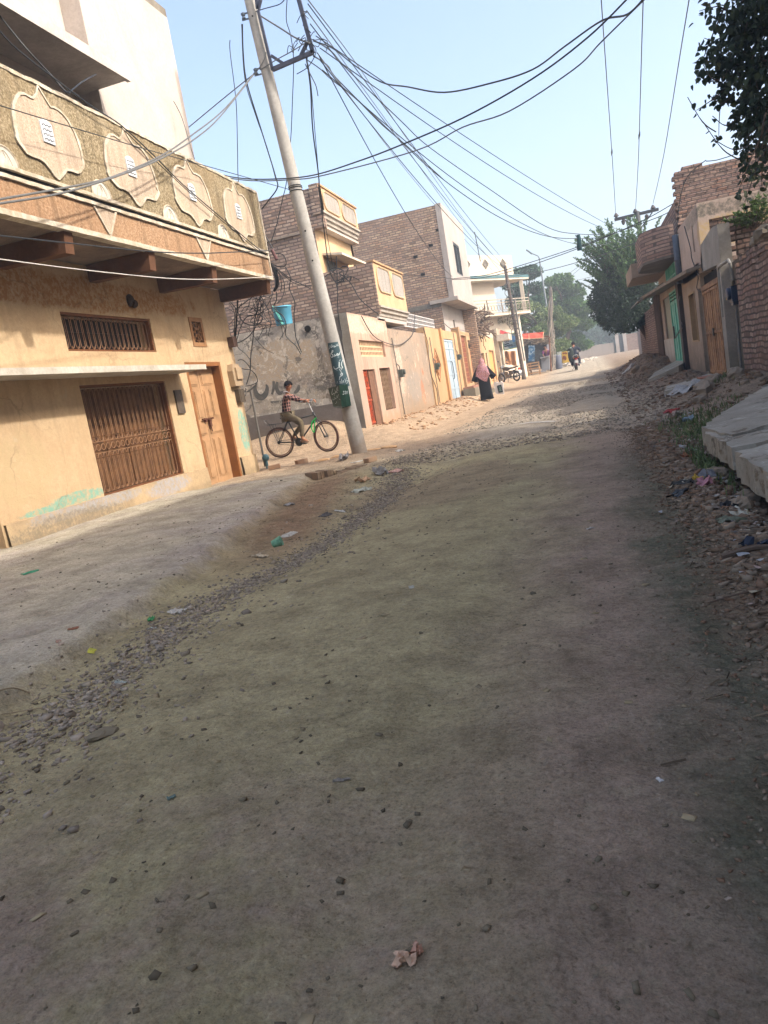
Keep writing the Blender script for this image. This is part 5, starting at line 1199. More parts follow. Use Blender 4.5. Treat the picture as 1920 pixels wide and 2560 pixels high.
# iron brackets
def br(x, y, d=0.0): return onY(600+x*.15672, y*.15672, PY0-d)
b = MB()
b.bar(br(520,1110,.1), br(1170,830,.1), .065, .05, (0,1,0)); b.bar(br(1165,845,.1), br(940,0,.1), .065, .05, (0,1,0)); b.bar(br(940,0,.1), br(860,-300,.1), .065, .05, (0,1,0))
b.bar(br(500,890,.1), br(700,1020,.1), .045, .04, (0,1,0)); b.bar(br(970,890,.1), br(1070,680,.1), .05, .04, (0,1,0)); b.bar(br(520,1120,.1), br(290,170,.1), .04, .05, (0,1,0)); b.bar(br(290,150,.1), br(330,-10,.1), .05, .04, (0,1,0)); b.bar(br(280,140,.1), br(240,-200,.1), .05, .04, (0,1,0))
b.build('iron_bracket', plain('bracket_iron', lin(62,66,82), .6, .25, 10, .3), cp)
for (x, y) in ((255, 1140), (55, 255)):
    b = MB(); c = br(x, y, .05); b.bar(br(x+70, y-50, .05), br(x-40, y-25, .05), .02, .02); b.bar(br(x+90, y+40, .05), br(x-20, y+70, .05), .02, .02); b.lathe([(.02,-.05),(.035,-.04),(.02,-.01),(.035,.01),(.035,.04),(.02,.05)], c, 12); b.build('insulator', plain('insulator_grey', lin(92,104,116), .4), cp)
for z in (4.63, 4.68, 4.71):
    b = MB(); c = pole_axis(z); b.ring(c, (0,.05,1), pole_r(z)+.006, .007, 24, 5); b.build('wire_tie', M_BLACKCABLE, cp)
b = MB()
for (x, y) in ((208,302),): p, n_ = pole_pix(600+x*.15672, y*.15672, .002); b.lathe([(.014,0),(.014,.003)], p, 10, tuple(n_))
for z in (3.95, 3.45): 
    c = pole_axis(z); n_ = Vector((.25,-1,0)).normalized(); b.lathe([(.016,0),(.016,.004)], c+n_*(pole_r(z)), 10, tuple(n_))
b.build('bolt_hole', M_DARK, cp)

# ------------------------------------------------------------------ cables
def cable(pts, label, r=.009, mat=None, group='overhead cables', name='cable', cat='cable', k=6):
    b = MB(); b.tube(smooth_path(pts, k), r, 6); return tag(b.build(name, mat or M_BLACKCABLE), label, cat, group)
def c1(a, c): return (a*.42194, 150+c*.42194)
def z3(a, c): return (560+a*.40989, 420+c*.40989)
def z8(a, c): return (420+a*.3617, c*.3617)
def vw(a, c): return (a*1.1573, c*1.1573)
def zb(a, c): return (1040+a*.15672, 560+c*.15672)
def z5(a, c): return (1050+a*.3617, 580+c*.3617)
def tg(a, c): return (560+a*.15374, 560+c*.15374)
def zw(a, c): return (860+a*.2411, 780+c*.2411)
def z4(a, c): return (560+a*.2652, 700+c*.2652)
def run(pix, d0, d1, ax='Y'):
    """pixels -> points whose depth goes steadily from d0 to d1"""
    n = len(pix); f = onY if ax == 'Y' else onX; return [f(p[0], p[1], d0+(d1-d0)*i/(n-1)) for i, p in enumerate(pix)]
def mixrun(pix, X, nX, Y):
    """first nX pixels on the plane X, the rest at depth Y"""
    return [onX(p[0], p[1], X) for p in pix[:nX]] + [onY(p[0], p[1], Y) for p in pix[nX:]]
GS = 'service cables in front of the peach balcony'
cable(mixrun([c1(-150,850), c1(0,825), c1(500,735), c1(700,680), c1(950,570), c1(1130,450), c1(1330,290), (637,181)], -5.0, 7, PY0), 'upper twisted grey cable sagging from the pole across the balcony parapet', .011, M_GREYCABLE, GS)
cable(mixrun([c1(-150,870), c1(0,850), c1(400,780), c1(800,650), c1(1000,560), c1(1150,470), c1(1300,340), (637,183)], -4.95, 7, PY0), 'lower grey cable sagging from the pole across the balcony parapet', .011, M_GREYCABLE, GS)
cable([onX(472, 318, -6.25), onY(560, 245, 13.1), onY(637, 183, PY0)], 'straight grey cable from the pole to the corner of the white upper room', .010, M_GREYCABLE, GS)
cable(mixrun([c1(-150,225), c1(0,270), c1(800,510), c1(1300,650), (735,477)], -5.05, 4, PY0), 'thin black wire slanting across the medallions to the pole tie', .006, None, GS)
cable([onX(p[0], p[1], -5.2) for p in ((-60,10), (0,79), (60,137), (227,264), (301,312), (386,390), (455,459), (560,550), (652,627))], 'black cable draped diagonally down the parapet to the balcony corner', .008, None, GS)
cable([onX(p[0], p[1], -5.22) for p in ((300,316), (455,464), (560,556), (650,631))], 'second strand beside the diagonal parapet cable', .006, None, GS)
cable([onX(p[0], p[1], -5.1) for p in ((-60,583), (0,589), (156,606), (380,629), (506,633), (590,630), (671,627))], 'black cable crossing the orange band of the balcony', .008, None, GS)
cable([onX(p[0], p[1], -5.12) for p in ((-60,640), (0,648), (211,675), (422,696), (548,698), (683,692))], 'pale cable looped under the balcony edge', .006, M_WHITECABLE, GS)
cable([onX(0, 40, -5.9), onX(60, 115, -5.7), onX(125, 185, -5.6), onX(160, 225, -5.5), onX(172, 232, -5.45)], 'black wire dropping past the white sunshade to the parapet', .010, None, GS)
cable([onX(172, 232, -5.45), onX(205, 205, -5.6), onX(240, 186, -5.78)], 'short wire from the parapet to the white sunshade', .009, None, GS)
cable(run([(386,180), (407,315-25), (446,352), (484,396)], 13.3, 13.3), 'thin wire down the edge of the white upper room', .006, None, GS)
cable([onX(434, 253, -6.2), onX(455, 295, -6.1), onX(478, 372, -5.9), onX(486, 397, -5.6)], 'bent black whip of wire at the white room corner', .006, None, GS)
# big sagging service drops
GD = 'heavy service drops across the road'
cable(run([(540,430), (572,441), (637,448), (731,445), (800,434), (890,405), (984,370), (1157,295), (1331,197), (1470,93), (1580,-15)], 13.3, 8.0), 'upper heavy black service cable sweeping from the balcony corner over the road', .0095, None, GD)
cable(run([(540,436), (572,445), (637,452), (731,449), (810,438), (1041,376), (1157,318), (1273,278), (1435,173), (1504,104), (1625,-15)], 13.3, 8.0), 'lower heavy grey service cable sweeping from the balcony corner over the road', .008, M_GREYCABLE, GD)
cable(run([(784,103), (830,120), (890,166), (955,206), (1018,217), (1111,231), (1227,208), (1331,174), (1412,116), (1504,52), (1568,36), (1615,-10)], PY0-.1, 7.8), 'thick black cable looping from the pole bracket over the road', .0095, None, GD)
# lines down the street
GL = 'conductors running down the street from the leaning pole'
cable(run([(769,-2), (900,172), (1020,351), (1168,560), (1257,665)], PY0-.1, 47), 'outermost of the bare conductors from the bracket top to the far leaning pole', .010, M_GREYCABLE, GL)
cable(run([(767,27), (890,196), (1017,372), (1152,560), (1249,676)], PY0-.1, 47), 'middle bare conductor from the bracket to the far leaning pole', .010, M_GREYCABLE, GL)
cable(run([(793,132), (890,262), (1017,428), (1128,560), (1231,676)], PY0-.1, 47), 'innermost bare conductor from the bracket to the far leaning pole', .010, M_GREYCABLE, GL)
cable(run([(784,100), (830,130), (870,175), (1000,300), (1076,370), (1227,475), (1366,567), (1447,585), (1540,587)], PY0-.1, 37.5), 'upper black cable from the pole bracket to the crossarm pole', .014, None, GL)
cable(run([(784,140), (820,165), (850,205), (984,336), (1111,451), (1250,544), (1366,590), (1458,596), (1551,590)], PY0-.1, 37.5), 'lower black cable from the pole bracket to the crossarm pole', .014, None, GL)
cable(run([(768,150), (800,172), (830,200), (888,245), (955,312), (1020,367), (1111,451)], PY0-.1, 19), 'thin branch wire joining the lower cable beside the pole', .009, None, GL)
sp = thing('cable_spreader', 'thin stick hung across the street conductors as a spreader', 'stick', tuple(onY(1193, 615, 37)))
b = MB(); b.tube([onY(1186.5, 579.6, 37), onY(1201, 654, 37)], .02, 6); b.build('stick', M_STEELDK, sp)
cl = onY(1447, 600, 26)
b = MB(); rr = random.Random(1); secs = []
for i, z in enumerate(np.linspace(.16, -.32, 7)): secs.append([cl+Vector((.05*(1+.5*i/6)*math.cos(a)*(1+.3*math.sin(3*a+i)), .03*math.sin(a), z)) for a in np.linspace(0, 6.283, 10, endpoint=False)])
b.loft(secs); tag(b.build('cloth_rag', plain('rag_dark', lin(40,72,76), .9)), 'dark teal rag hanging from the cables across the road', 'rag')
GF = 'far street cables'
cable(run([(1129,697), (1200,690), (1252,678), (1339,652), (1448,616), (1513,591), (1640,545), (1690,520)], 31, 24), 'far cable rising from the tall brick house to the right-hand house', .012, None, GF)
cable(run([(1130,699), (1205,694), (1290,675), (1380,645), (1460,615), (1600,555), (1690,505)], 31, 23), 'twin far cable just under the one from the tall brick house', .012, None, GF)
cable(run([(1262,690), (1300,687), (1375,674), (1502,638), (1650,584), (1690,566)], 46, 22), 'cable from the far leaning pole to the rounded balcony', .013, None, GF)
cable(run([(1400,700), (1450,664), (1511,623), (1560,600)], 60, 37.5), 'distant wire fanning up to the crossarm pole, left strand', .012, None, GF)
cable(run([(1414,702), (1470,655), (1520,622), (1580,590)], 60, 37.5), 'distant wire fanning up to the crossarm pole, right strand', .012, None, GF)
cable(run([(1426,705), (1470,694), (1520,681), (1600,650)], 60, 34), 'distant slack wire behind the bushy tree', .012, None, GF)
cable(run([(1433,728), (1470,714), (1500,699), (1560,670)], 60, 36), 'lowest distant wire beside the bushy tree', .012, None, GF)
GT = 'power lines from the crossarm overhead'
for (pa, A, pb, lab) in (((1549.6,536), (1.91,37.5,6.96), (1503,-2), 'left power line rising overhead from the crossarm'), ((1589,530), (2.75,37.5,6.99), (1608,-2), 'middle power line rising overhead from the crossarm'), ((1628,518), (3.52,37.5,7.18), (1723,-2), 'right power line rising overhead from the crossarm')):
    e = onY(pb[0], pb[1], 15.8); a = Vector(A); m = a.lerp(e, .5)-Vector((0,0,.22)); far_ = e+(e-a)*.6
    cable([a, m, e, far_], lab, .011, M_GREYCABLE, GT)
    if 'right' not in lab:
        b = MB(); q = a.lerp(e, .62 if 'middle' in lab else .55)-Vector((0,0,.2)); b.tube([q-Vector((0,.3,-.016)), q, q+Vector((0,.3,-.016))], [.012,.03,.012], 6); tag(b.build('line_splice', M_STEELDK), 'dark splice sleeve on the '+lab.split(' rising')[0], 'splice')
for i, (p0, p1, Y1, lab) in enumerate((((800,120), (1540,583), 37.5, 'slim black strand above the two crossarm cables'), ((806,175), (1560,592), 37.5, 'slim black strand sagging below the two crossarm cables'), ((776,60), (1262,668), 47, 'thin wire high between the bracket and the far leaning pole'), ((798,140), (1131,692), 31, 'thin wire from the bracket down to the tall brick house front'), ((790,90), (1545,575), 37.5, 'topmost slim strand fanning to the crossarm pole'), ((800,150), (1300,690), 46, 'slim strand fanning to the tea stall side of the road'), ((770,10), (1270,662), 47, 'uppermost thin wire to the far leaning pole'))):
    a = onY(p0[0], p0[1], PY0-.1); c = onY(p1[0], p1[1], Y1); sg_ = (.35, 1.3, .25, .5, .15, .7, .2)[i]
    cable([a.lerp(c, f)-Vector((0,0,sg_*4*f*(1-f))) for f in np.linspace(0, 1, 7)], lab, .009, None, GL)
# droppers
GP = 'loose wires hanging by the leaning pole'
cable(run([(575,100), (575.5,132), (590,253), (593.6,362), (596.5,454), (612,480)], 13.1, 13.3), 'loose black wire hanging left of the pole to the balcony end', .007, None, GP)
cable(run([(606,60), (608,132), (617,206), (651,318), (689,441), (693,470), (673,499), (655,522)], PY0-.1, 13.4), 'thick black wire hooking down to the balcony corner', .011, None, GP)
cable(run([(604,60), (612,195), (640,290), (668,370), (690,450)], PY0-.12, 13.3), 'second strand of the wire hooking down to the balcony corner', .008, None, GP)
cable(run([(718,-5), (716,50), (727,90), (734,152), (731,253), (727,344), (716.6,452), (706,499), (692,560), (678,604)], PY0-.2, 13.5), 'long thin wire crossing in front of the leaning pole', .007, None, GP)
cable(run([(765,140), (776,217), (782,325), (796,434), (800,499), (804,524), (822,666), (835,700), (846,712)], PY0-.1, 19.6), 'thick twisted drop from the bracket to the brick house', .014, None, GP)
cable(run([(770,160), (778,217), (790,360), (803,500), (820,600), (836,690)], PY0-.05, 19.6), 'thin strand beside the twisted drop to the brick house', .008, None, GP)
cable(run([(745,128), (764,100), (790,125), (772,165), (742,185)], PY0-.15, PY0-.1), 'stub of wire curling off the bracket corner', .007, None, GP)
cable(run([(763,160), (778,190), (790,215), (795,240)], PY0-.1, PY0-.1), 'loose wire tail below the bracket corner', .008, None, GP)
cable(run([(620,20), (660,45), (700,70), (740,95), (775,108)], PY0+.1, PY0-.15), 'twisted cable from the pole top to the bracket corner', .013, M_GREYCABLE, GP)
cable(run([(620,35), (660,22), (700,10), (715,-8)], PY0, PY0-.3), 'frayed wire rising from the pole insulator', .008, None, GP)
cable(run([(650,175), (690,150), (730,128), (762,108)], PY0-.1, PY0-.15), 'grey wire slung under the bracket arm', .009, M_GREYCABLE, GP)
cable(run([(637,186), (660,150), (665,130)], PY0-.1, PY0-.14), 'short grey loop at the lower insulator', .008, M_GREYCABLE, GP)
rr = random.Random(21)
for i in range(9):
    s = Vector(br(rr.uniform(880, 1150), rr.uniform(150, 800), .12)); p = [s]
    for j in range(4): p.append(p[-1]+Vector((rr.uniform(-.12,.12), rr.uniform(-.05,.05), rr.uniform(-.16,.1))))
    cable(p, 'short curling wire end tangled round the iron bracket', .006, None, 'wire ends on the bracket')
# black tangle at the house corner
GC = 'black cable tangle at the house corner'; TY = 13.45
tang = [([(580,0),(640,130),(760,340),(840,490)], 'cable dropping behind the parapet end into the tangle', .009),
 ([(840,480),(960,500),(1010,620),(980,690),(880,690),(770,650)], 'ring of cable looped at the balcony end', .009),
 ([(770,640),(815,760),(850,900),(850,1010),(812,1090)], 'thick bundle bulging round the balcony corner', .026),
 ([(780,650),(840,760),(878,900),(872,1020),(815,1095)], 'outer thick strand round the balcony corner', .016),
 ([(800,700),(905,830),(935,1000),(920,1090)], 'thin strand bowed beside the thick bundle', .007),
 ([(800,680),(960,900),(980,1080),(930,1220),(860,1290)], 'thin grey strand bowed far out from the bundle', .006),
 ([(850,1100),(850,1240),(810,1330),(850,1410),(960,1500),(1010,1640),(1000,1800),(1080,1900),(1170,1980),(1250,2120)], 'long black cable swinging past the blue drum', .010),
 ([(1000,700),(1080,870),(1065,1050),(1150,1270),(1140,1450),(1150,1700),(1180,1880),(1262,2090)], 'long wavy black cable hanging right of the blue drum', .010),
 ([(780,660),(960,800),(1100,900),(1250,975),(1400,1050)], 'wire running right behind the pole from the tangle', .007),
 ([(800,690),(980,840),(1140,960),(1300,1000),(1420,1000)], 'second wire running right behind the pole', .007),
 ([(590,1170),(560,1300),(500,1560),(485,1720),(465,1900),(425,2240)], 'straight thick cable down past the meter box', .011),
 ([(215,1240),(208,1440),(180,1800),(170,1890)], 'cable straight down the house corner', .010),
 ([(230,1240),(215,1440),(195,1800),(180,1890)], 'twin cable straight down the house corner', .010),
 ([(460,1190),(230,1360),(180,1440),(165,1880)], 'cable slanting under the last bracket then down', .009),
 ([(105,1270),(210,1400),(270,1540),(350,1620),(500,1650),(600,1590),(625,1520),(560,1475),(450,1490),(350,1530),(270,1680),(215,1860),(200,1950),(250,2030),(350,2110),(420,2200)], 'big looping coil below the last bracket', .009),
 ([(600,1170),(592,1440),(530,1640),(430,1800),(300,1900),(190,1940)], 'cable curving down and back to the corner hook', .009),
 ([(800,1130),(700,1330),(590,1450),(500,1480),(260,1480)], 'thin cable swinging left under the bracket', .007),
 ([(640,1170),(720,1195),(800,1130)], 'short slack loop under the bracket end', .007),
 ([(1030,1350),(800,1360),(600,1450)], 'thin wire from the blue drum to the coil', .006)]
for pts, lab, r_ in tang: cable(run([tg(*p) for p in pts], TY, TY+.05), lab, r_, None, GC, k=5)
rt = random.Random(77)
for i in range(14):
    x0 = rt.uniform(80, 820); y0 = rt.uniform(1150, 1300) if x0 < 780 else rt.uniform(650, 1000); p = [(x0, y0)]
    for j in range(rt.randint(4, 7)): p.append((p[-1][0]+rt.uniform(-150, 150), p[-1][1]+rt.uniform(-60, 230)))
    cable(run([tg(*q) for q in p], TY-.1*rt.random(), TY+.15*rt.random()), 'thin black strand in the loose tangle under the last bracket', .006, None, GC, k=5)
zc = lambda a, c: (560+a*.1401, 880+c*.1401)
for pts, lab, r_ in (([(480,0),(475,140),(470,310),(450,420),(400,580)], 'cable end running into the meter box wiring', .009), ([(245,150),(330,140),(430,230),(470,310)], 'short arc of cable above the meter box', .008), ([(270,280),(380,310),(470,315)], 'straight stub of cable at the meter box', .008), ([(480,320),(560,400),(600,520),(520,580),(390,610)], 'loop of cable right of the meter box', .008), ([(180,560),(250,740),(330,810),(390,760),(380,640)], 'wire loop hanging below the meter box', .007), ([(190,640),(230,800),(280,910),(290,860),(330,915),(370,860)], 'thin bare wire drooping below the meter box', .004), ([(210,640),(250,750),(340,740),(400,660)], 'inner wire loop below the meter box', .006)):
    cable(run([zc(*p) for p in pts], 13.2, 13.4), lab, r_, None, GC, k=5)
b = MB(); b.tube(run([tg(780,420), tg(860,580)], TY, TY), .03, 8); tag(b.build('pipe_stub', plain('stub_maroon', lin(112,78,76), .7)), 'short maroon pipe stub among the corner cables', 'pipe')
# meter box on the house corner
mb_ = thing('meter_box', 'grey-beige electric meter box wired up at the peach house corner', 'meter', (X1+.08, 13.0, 1.75))
b = MB(); b.prism([(X1+.002, 12.86, 1.62), (X1+.002, 13.2, 1.62), (X1+.002, 13.22, 1.9), (X1+.002, 13.12, 2.02), (X1+.002, 12.9, 2.02), (X1+.002, 12.84, 1.9)], (.11, 0, 0)); b.box(X1+.112, X1+.15, 12.93, 13.16, 1.74, 1.95); b.build('box', plain('meter_beige', lin(176,152,122), .6, .15, 10), mb_)
b = MB(); b.box(X1+.004, X1+.09, 12.98, 13.2, 1.32, 1.56); b.box(X1+.09, X1+.10, 13.02, 13.07, 1.36, 1.54); b.build('fuse_holder', plain('fuse_dark', lin(92,80,66), .6, .3, 20), mb_)
b = MB(); b.box(X1+.004, X1+.12, 13.1, 13.26, 2.34, 2.52); tag(b.build('junction_box', plain('junction_rust', lin(96,72,60), .7)), 'small rusty junction box high on the house corner', 'box')
pp = thing('corner_pipe', 'thin grey pipe with a valve running down the house corner', 'pipe', (-6.15, 13.42, 0))
b = MB(); b.tube([(-6.17, 13.42, 1.5), (-6.17, 13.42, .05)], .022, 8); b.build('pipe', plain('corner_pipe_grey', lin(116,112,106), .6), pp)
b = MB(); b.ball((-6.12, 13.40, .22), .07, 12, 8, 1, 1, 1); b.tube([(-6.12,13.4,.0),(-6.12,13.4,.2)], .03, 8); b.build('valve', plain('valve_blue_grey', lin(84,116,124), .6), pp)
# loop along the pink shed
cable([onX(p[0], p[1], -5.15) for p in (zw(180,40), zw(300,240), zw(450,325), zw(580,340), zw(680,270), zw(720,200), zw(735,30))], 'slack cable looping across the pink shed front', .012, None, 'wall cables on the left row')
cable(run([(841,640), (843,700), (845,780), (854,833), (857,864), (868,930)], 17.25, 17.3), 'dark cable clipped down the end pier of the pink shed', .010, None, 'wall cables on the left row')
cable([onX(p[0], p[1], -5.12) for p in (zw(820,160), zw(870,330), zw(880,480), zw(900,640), zw(960,800), zw(980,960))], 'cable running down beside the raised diamonds', .012, None, 'wall cables on the left row')
cable([onX(p[0], p[1], -5.1) for p in (zw(1030,110), zw(1120,180), zw(1230,190), zw(1330,230), zw(1400,215), zw(1460,260))], 'wire strung over the brown doors', .012, None, 'wall cables on the left row')
cable(run([z3(700,640), z3(770,700), z3(830,800), z3(900,860), z3(940,890)], 19.9, 19.9), 'black cable slanting down the brick side of the lower balcony', .013, None, 'wall cables on the left row')
cable(run([z3(690,660), z3(780,625), z3(900,640), z3(1085,650), z3(1400,675)], 19.9, 30.8), 'thin wire strung between the two brick houses', .009, None, 'wall cables on the left row')
for i in range(7):
    s = onY(*z3(690+rr.uniform(-15,40), 630+rr.uniform(-20,60)), 19.85); p = [s]
    for j in range(5): p.append(p[-1]+Vector((rr.uniform(-.18,.22), rr.uniform(-.04,.04), rr.uniform(-.25,.12))))
    cable(p, 'short curling wire in the knot on the brick side of the lower balcony', .011, None, 'wire knot on the brick house')
# right house cables
cable([onX(p[0], p[1], 2.36) for p in ((1711,566), (1726,620), (1730,648), (1745,690), (1742,720), (1752,730))], 'black cable wandering down the pink-grey upper wall', .011, None, 'cables on the right-hand house')
cable([onX(p[0], p[1], 2.36) for p in ((1700,740), (1695,775), (1702,800), (1706,820), (1692,838), (1690,843), (1704,815))], 'tangled black cable hanging over the turquoise door', .011, None, 'cables on the right-hand house')
cable(run([(1765,400), (1720,440), (1700,500), (1690,600)], 20.85, 20.85), 'cable hanging down the bare brick parapet', .010, None, 'cables on the right-hand house')
cable(run([(1920,300), (1860,372), (1800,398), (1765,403)], 19.5, 20.8), 'slack cable lying along the brick parapet top', .010, None, 'cables on the right-hand house')
# ------------------------------------------------------------------ other poles
tp = thing('crossarm_pole', 'steel crossarm pole carrying three insulators above the bushy tree', 'pole', (2.84, 37.5, .2))
b = MB(); b.tube([(2.84, 37.5, .1), (2.84, 37.5, 7.0)], .10, 12); b.build('shaft', plain('shaft_grey', lin(112,112,112), .7), tp)
b = MB(); b.bar((1.84, 37.5, 6.86), (3.72, 37.5, 6.90), .16, .12); b.bar((2.2,37.5,6.82),(2.84,37.5,6.2), .05, .05); b.bar((3.45,37.5,6.82),(2.84,37.5,6.2), .05, .05); b.build('crossarm', plain('arm_dark', lin(56,58,64), .6), tp)
for x in (1.93, 2.75, 3.5, 2.2, 3.2):
    up = 1 if x not in (2.2, 3.2) else -1; b = MB(); b.lathe([(.03,-.02),(.07,.03),(.12,.06),(.08,.13),(.04,.19)] if up > 0 else [(.03,.0),(.09,-.06),(.07,-.18),(.03,-.24)], (x, 37.5, 6.94 if up > 0 else 6.80), 12); b.build('insulator', plain('insulator_brown', lin(74,66,66), .4), tp)
lp = thing('leaning_post', 'dark leaning wooden pole wrapped in cable loops by the tea stall', 'pole', (-3.45, 47, .3))
t_ = onY(1262, 664, 47); bt = onY(1305, 916, 47); dv = (bt-t_)/(t_.z-bt.z)
b = MB(); b.tube([t_, bt, bt+dv*(bt.z-.2)], [.09,.12,.14], 12); b.build('shaft', plain('post_dark', lin(104,92,84), .9, .3, 7, .1, 0, .3), lp)
b = MB(); rr = random.Random(7)
for i in range(9): c = t_+dv*(1.2+i*.38)+Vector((rr.uniform(-.05,.05), -.2, 0)); b.ring(c, (rr.uniform(-.4,.4), 1, rr.uniform(-.4,.4)), rr.uniform(.16,.34), .018, 16, 4)
b.tube([t_+dv*2+Vector((.22,-.2,0)), bt+Vector((.2,-.2,.3))], .045, 6); b.build('cable_coils', M_GREYCABLE, lp)
p3 = thing('old_post', 'grey weathered post tangled with dry creeper beside the tea stall', 'pole', (-2.0, 55, .5))
a_ = onY(1376, 717, 55); c_ = onY(1379, 925, 55)
b = MB(); b.tube([a_, a_.lerp(c_, .5), c_-Vector((0,0,.4))], [.10,.12,.15], 10); b.build('shaft', plain('post_grey', lin(120,112,108), .9, .3, 9, .1, 0, .5), p3)
b = MB()
for i in range(26):
    p = []; ph = rr.uniform(0, 6.28); hh = rr.uniform(1.2, 6.0)
    for j in range(10): f = j/9; q = c_.lerp(a_, min(1, f*hh/6.0)); w = .34*(1-.6*f)*rr.uniform(.4,1.2); p.append(q+Vector((w*math.cos(ph+f*4), w*math.sin(ph+f*4)-.1, rr.uniform(-.08,.08))))
    b.tube(smooth_path(p, 3), .022, 5)
b.build('creeper', plain('creeper_pale', lin(164,152,136), .9), p3)
sl_ = thing('street_lamp', 'slim grey street lamp with an angled lamp head in front of the trees', 'street lamp', tuple(onY(1378, 900, 62)))
b = MB(); b.tube([onY(1383, 920, 62), onY(1372, 800, 62), onY(1348, 645, 62)], [.09,.075,.05], 10); b.build('shaft', plain('lamp_grey', lin(132,140,144), .5), sl_)
b = MB(); b.tube([onY(1348, 645, 62), onY(1345, 640, 62), onY(1326, 632, 62)], .04, 8); b.build('arm', plain('lamp_arm_grey', lin(120,128,132), .5), sl_)
b = MB(); b.bar(onY(1330, 635, 62), onY(1316, 625, 62), .28, .1); b.build('lamp_head', plain('lamp_head_grey', lin(112,118,122), .5), sl_)
# ------------------------------------------------------------------ people and vehicles
def skin(name, J, E, mat, parent, root, sub=1, local=False):
    """continuous body grown from joints J {key: (pos, radius | (rx, ry))} and bones E"""
    keys = list(J); me = bpy.data.meshes.new(name+'_tmp'); loc = Vector((0,0,0)) if local else Vector(WLOC[parent.name])
    me.from_pydata([Vector(J[k][0])-loc for k in keys], [(keys.index(a), keys.index(c)) for a, c in E], [])
    ob = bpy.data.objects.new(name+'_tmp', me); COL.objects.link(ob)
    sk = ob.modifiers.new('s', 'SKIN'); sk.use_smooth_shade = True; sk.branch_smoothing = .6
    if sub: ob.modifiers.new('u', 'SUBSURF').levels = sub; ob.modifiers['u'].render_levels = sub
    for i, k in enumerate(keys):
        r = J[k][1]; r = r if hasattr(r, '__len__') else (r, r); me.skin_vertices[0].data[i].radius = r; me.skin_vertices[0].data[i].use_root = (k == root)
    dg = bpy.context.evaluated_depsgraph_get(); dg.update()
    m2 = bpy.data.meshes.new_from_object(ob.evaluated_get(dg)); m2.name = name
    bpy.data.objects.remove(ob); o = bpy.data.objects.new(name, m2); COL.objects.link(o); o.parent = parent; WLOC[o.name] = tuple(loc)
    m2.materials.clear(); m2.materials.append(mat); m2.polygons.foreach_set('use_smooth', [True]*len(m2.polygons)); return o
M_SKIN = plain('skin_brown', lin(158,108,78), .6, .08, 6, .3)
M_HAIR = plain('hair_black', (.008,.007,.007,1), .9, .3, 60, .05)
def hand(J, E, key, p, d, up, r=.0085, curl=.5):
    """palm and five fingers appended to the skeleton: d towards the fingertips, up the back of the hand"""
    d = Vector(d).normalized(); up = Vector(up).normalized(); s = d.cross(up).normalized(); p = Vector(p)
    J[key+'palm'] = (p+d*.045, (.032, .016)); E.append((key, key+'palm'))
    for i, (o, L) in enumerate(((-.030,.062),(-.010,.072),(.010,.068),(.029,.052))):
        a = p+d*.085+s*o; c1_ = a+d*L*.5-up*L*curl*.3; c2 = c1_+d*L*.25-up*L*curl
        J[f'{key}k{i}'] = (a, r); J[f'{key}m{i}'] = (c1_, r*.95); J[f'{key}t{i}'] = (c2, r*.8)
        E += [(key+'palm', f'{key}k{i}'), (f'{key}k{i}', f'{key}m{i}'), (f'{key}m{i}', f'{key}t{i}')]
    t1 = p+d*.03-s*.042-up*.012; t2 = t1+d*.035-s*.008-up*.02
    J[key+'th1'] = (t1, r*1.1); J[key+'th2'] = (t2, r*.9); E += [(key+'palm', key+'th1'), (key+'th1', key+'th2')]
def face(parent, c, f, r, up=(0,0,1)):
    """eyes, brows, nose, mouth and ears on a head of radius r centred at c looking along f"""
    c = Vector(c); f = Vector(f).normalized(); up = Vector(up); s = f.cross(up).normalized()
    b = MB(); b.tube([c+f*r*.93+up*r*.12, c+f*r*1.22-up*r*.18, c+f*r*.98-up*r*.28], [r*.08, r*.15, r*.08], 8); b.build('nose', M_SKIN, parent, smooth=True)
    for g in (-1, 1):
        b = MB(); b.ball(c+f*r*.90+s*(g*r*.36)+up*r*.10, r*.13, 8, 6, 1, 1, .7); b.build('eye', plain('eye_dark', (.02,.015,.012,1), .3), parent)
        b = MB(); b.tube([c+f*r*.95+s*(g*r*.16)+up*r*.28, c+f*r*.93+s*(g*r*.38)+up*r*.33, c+f*r*.80+s*(g*r*.56)+up*r*.27], r*.055, 5); b.build('brow', M_HAIR, parent)
        b = MB(); b.ball(c+s*(g*r*.98)-up*r*.02, r*.28, 8, 6, .5, .5, 1); b.build('ear', M_SKIN, parent, smooth=True)
    b = MB(); b.tube([c+f*r*.93+s*(-r*.26)-up*r*.52, c+f*r*1.02-up*r*.50, c+f*r*.93+s*(r*.26)-up*r*.52], r*.07, 6); b.build('mouth', plain('lip_brown', lin(132,72,62), .5), parent)
def hair_cap(parent, c, f, r, back=True):
    c = Vector(c); f = Vector(f).normalized(); b = MB(); b.ball(c, 1, 18, 12); V = []
    s = f.cross(Vector((0,0,1))).normalized()
    for p in b.v:
        q = Vector(p)-c; fr = q.dot(f); k = r*1.12; z = q.z*k*1.08; lim = -.55 if fr < -.1 else (-.15 if fr < .45 else .32)
        z = max(z, lim*r); sc = k if q.z*1.08 > lim*.8 else k*.96
        jit = 1+.05*mnoise.noise(Vector(p)*90)
        V.append(c+(f*fr+s*q.dot(s))*sc*jit+Vector((0,0,z*jit+.006)))
    b.v = [tuple(v) for v in V]; return b.build('hair', M_HAIR, parent, smooth=True)
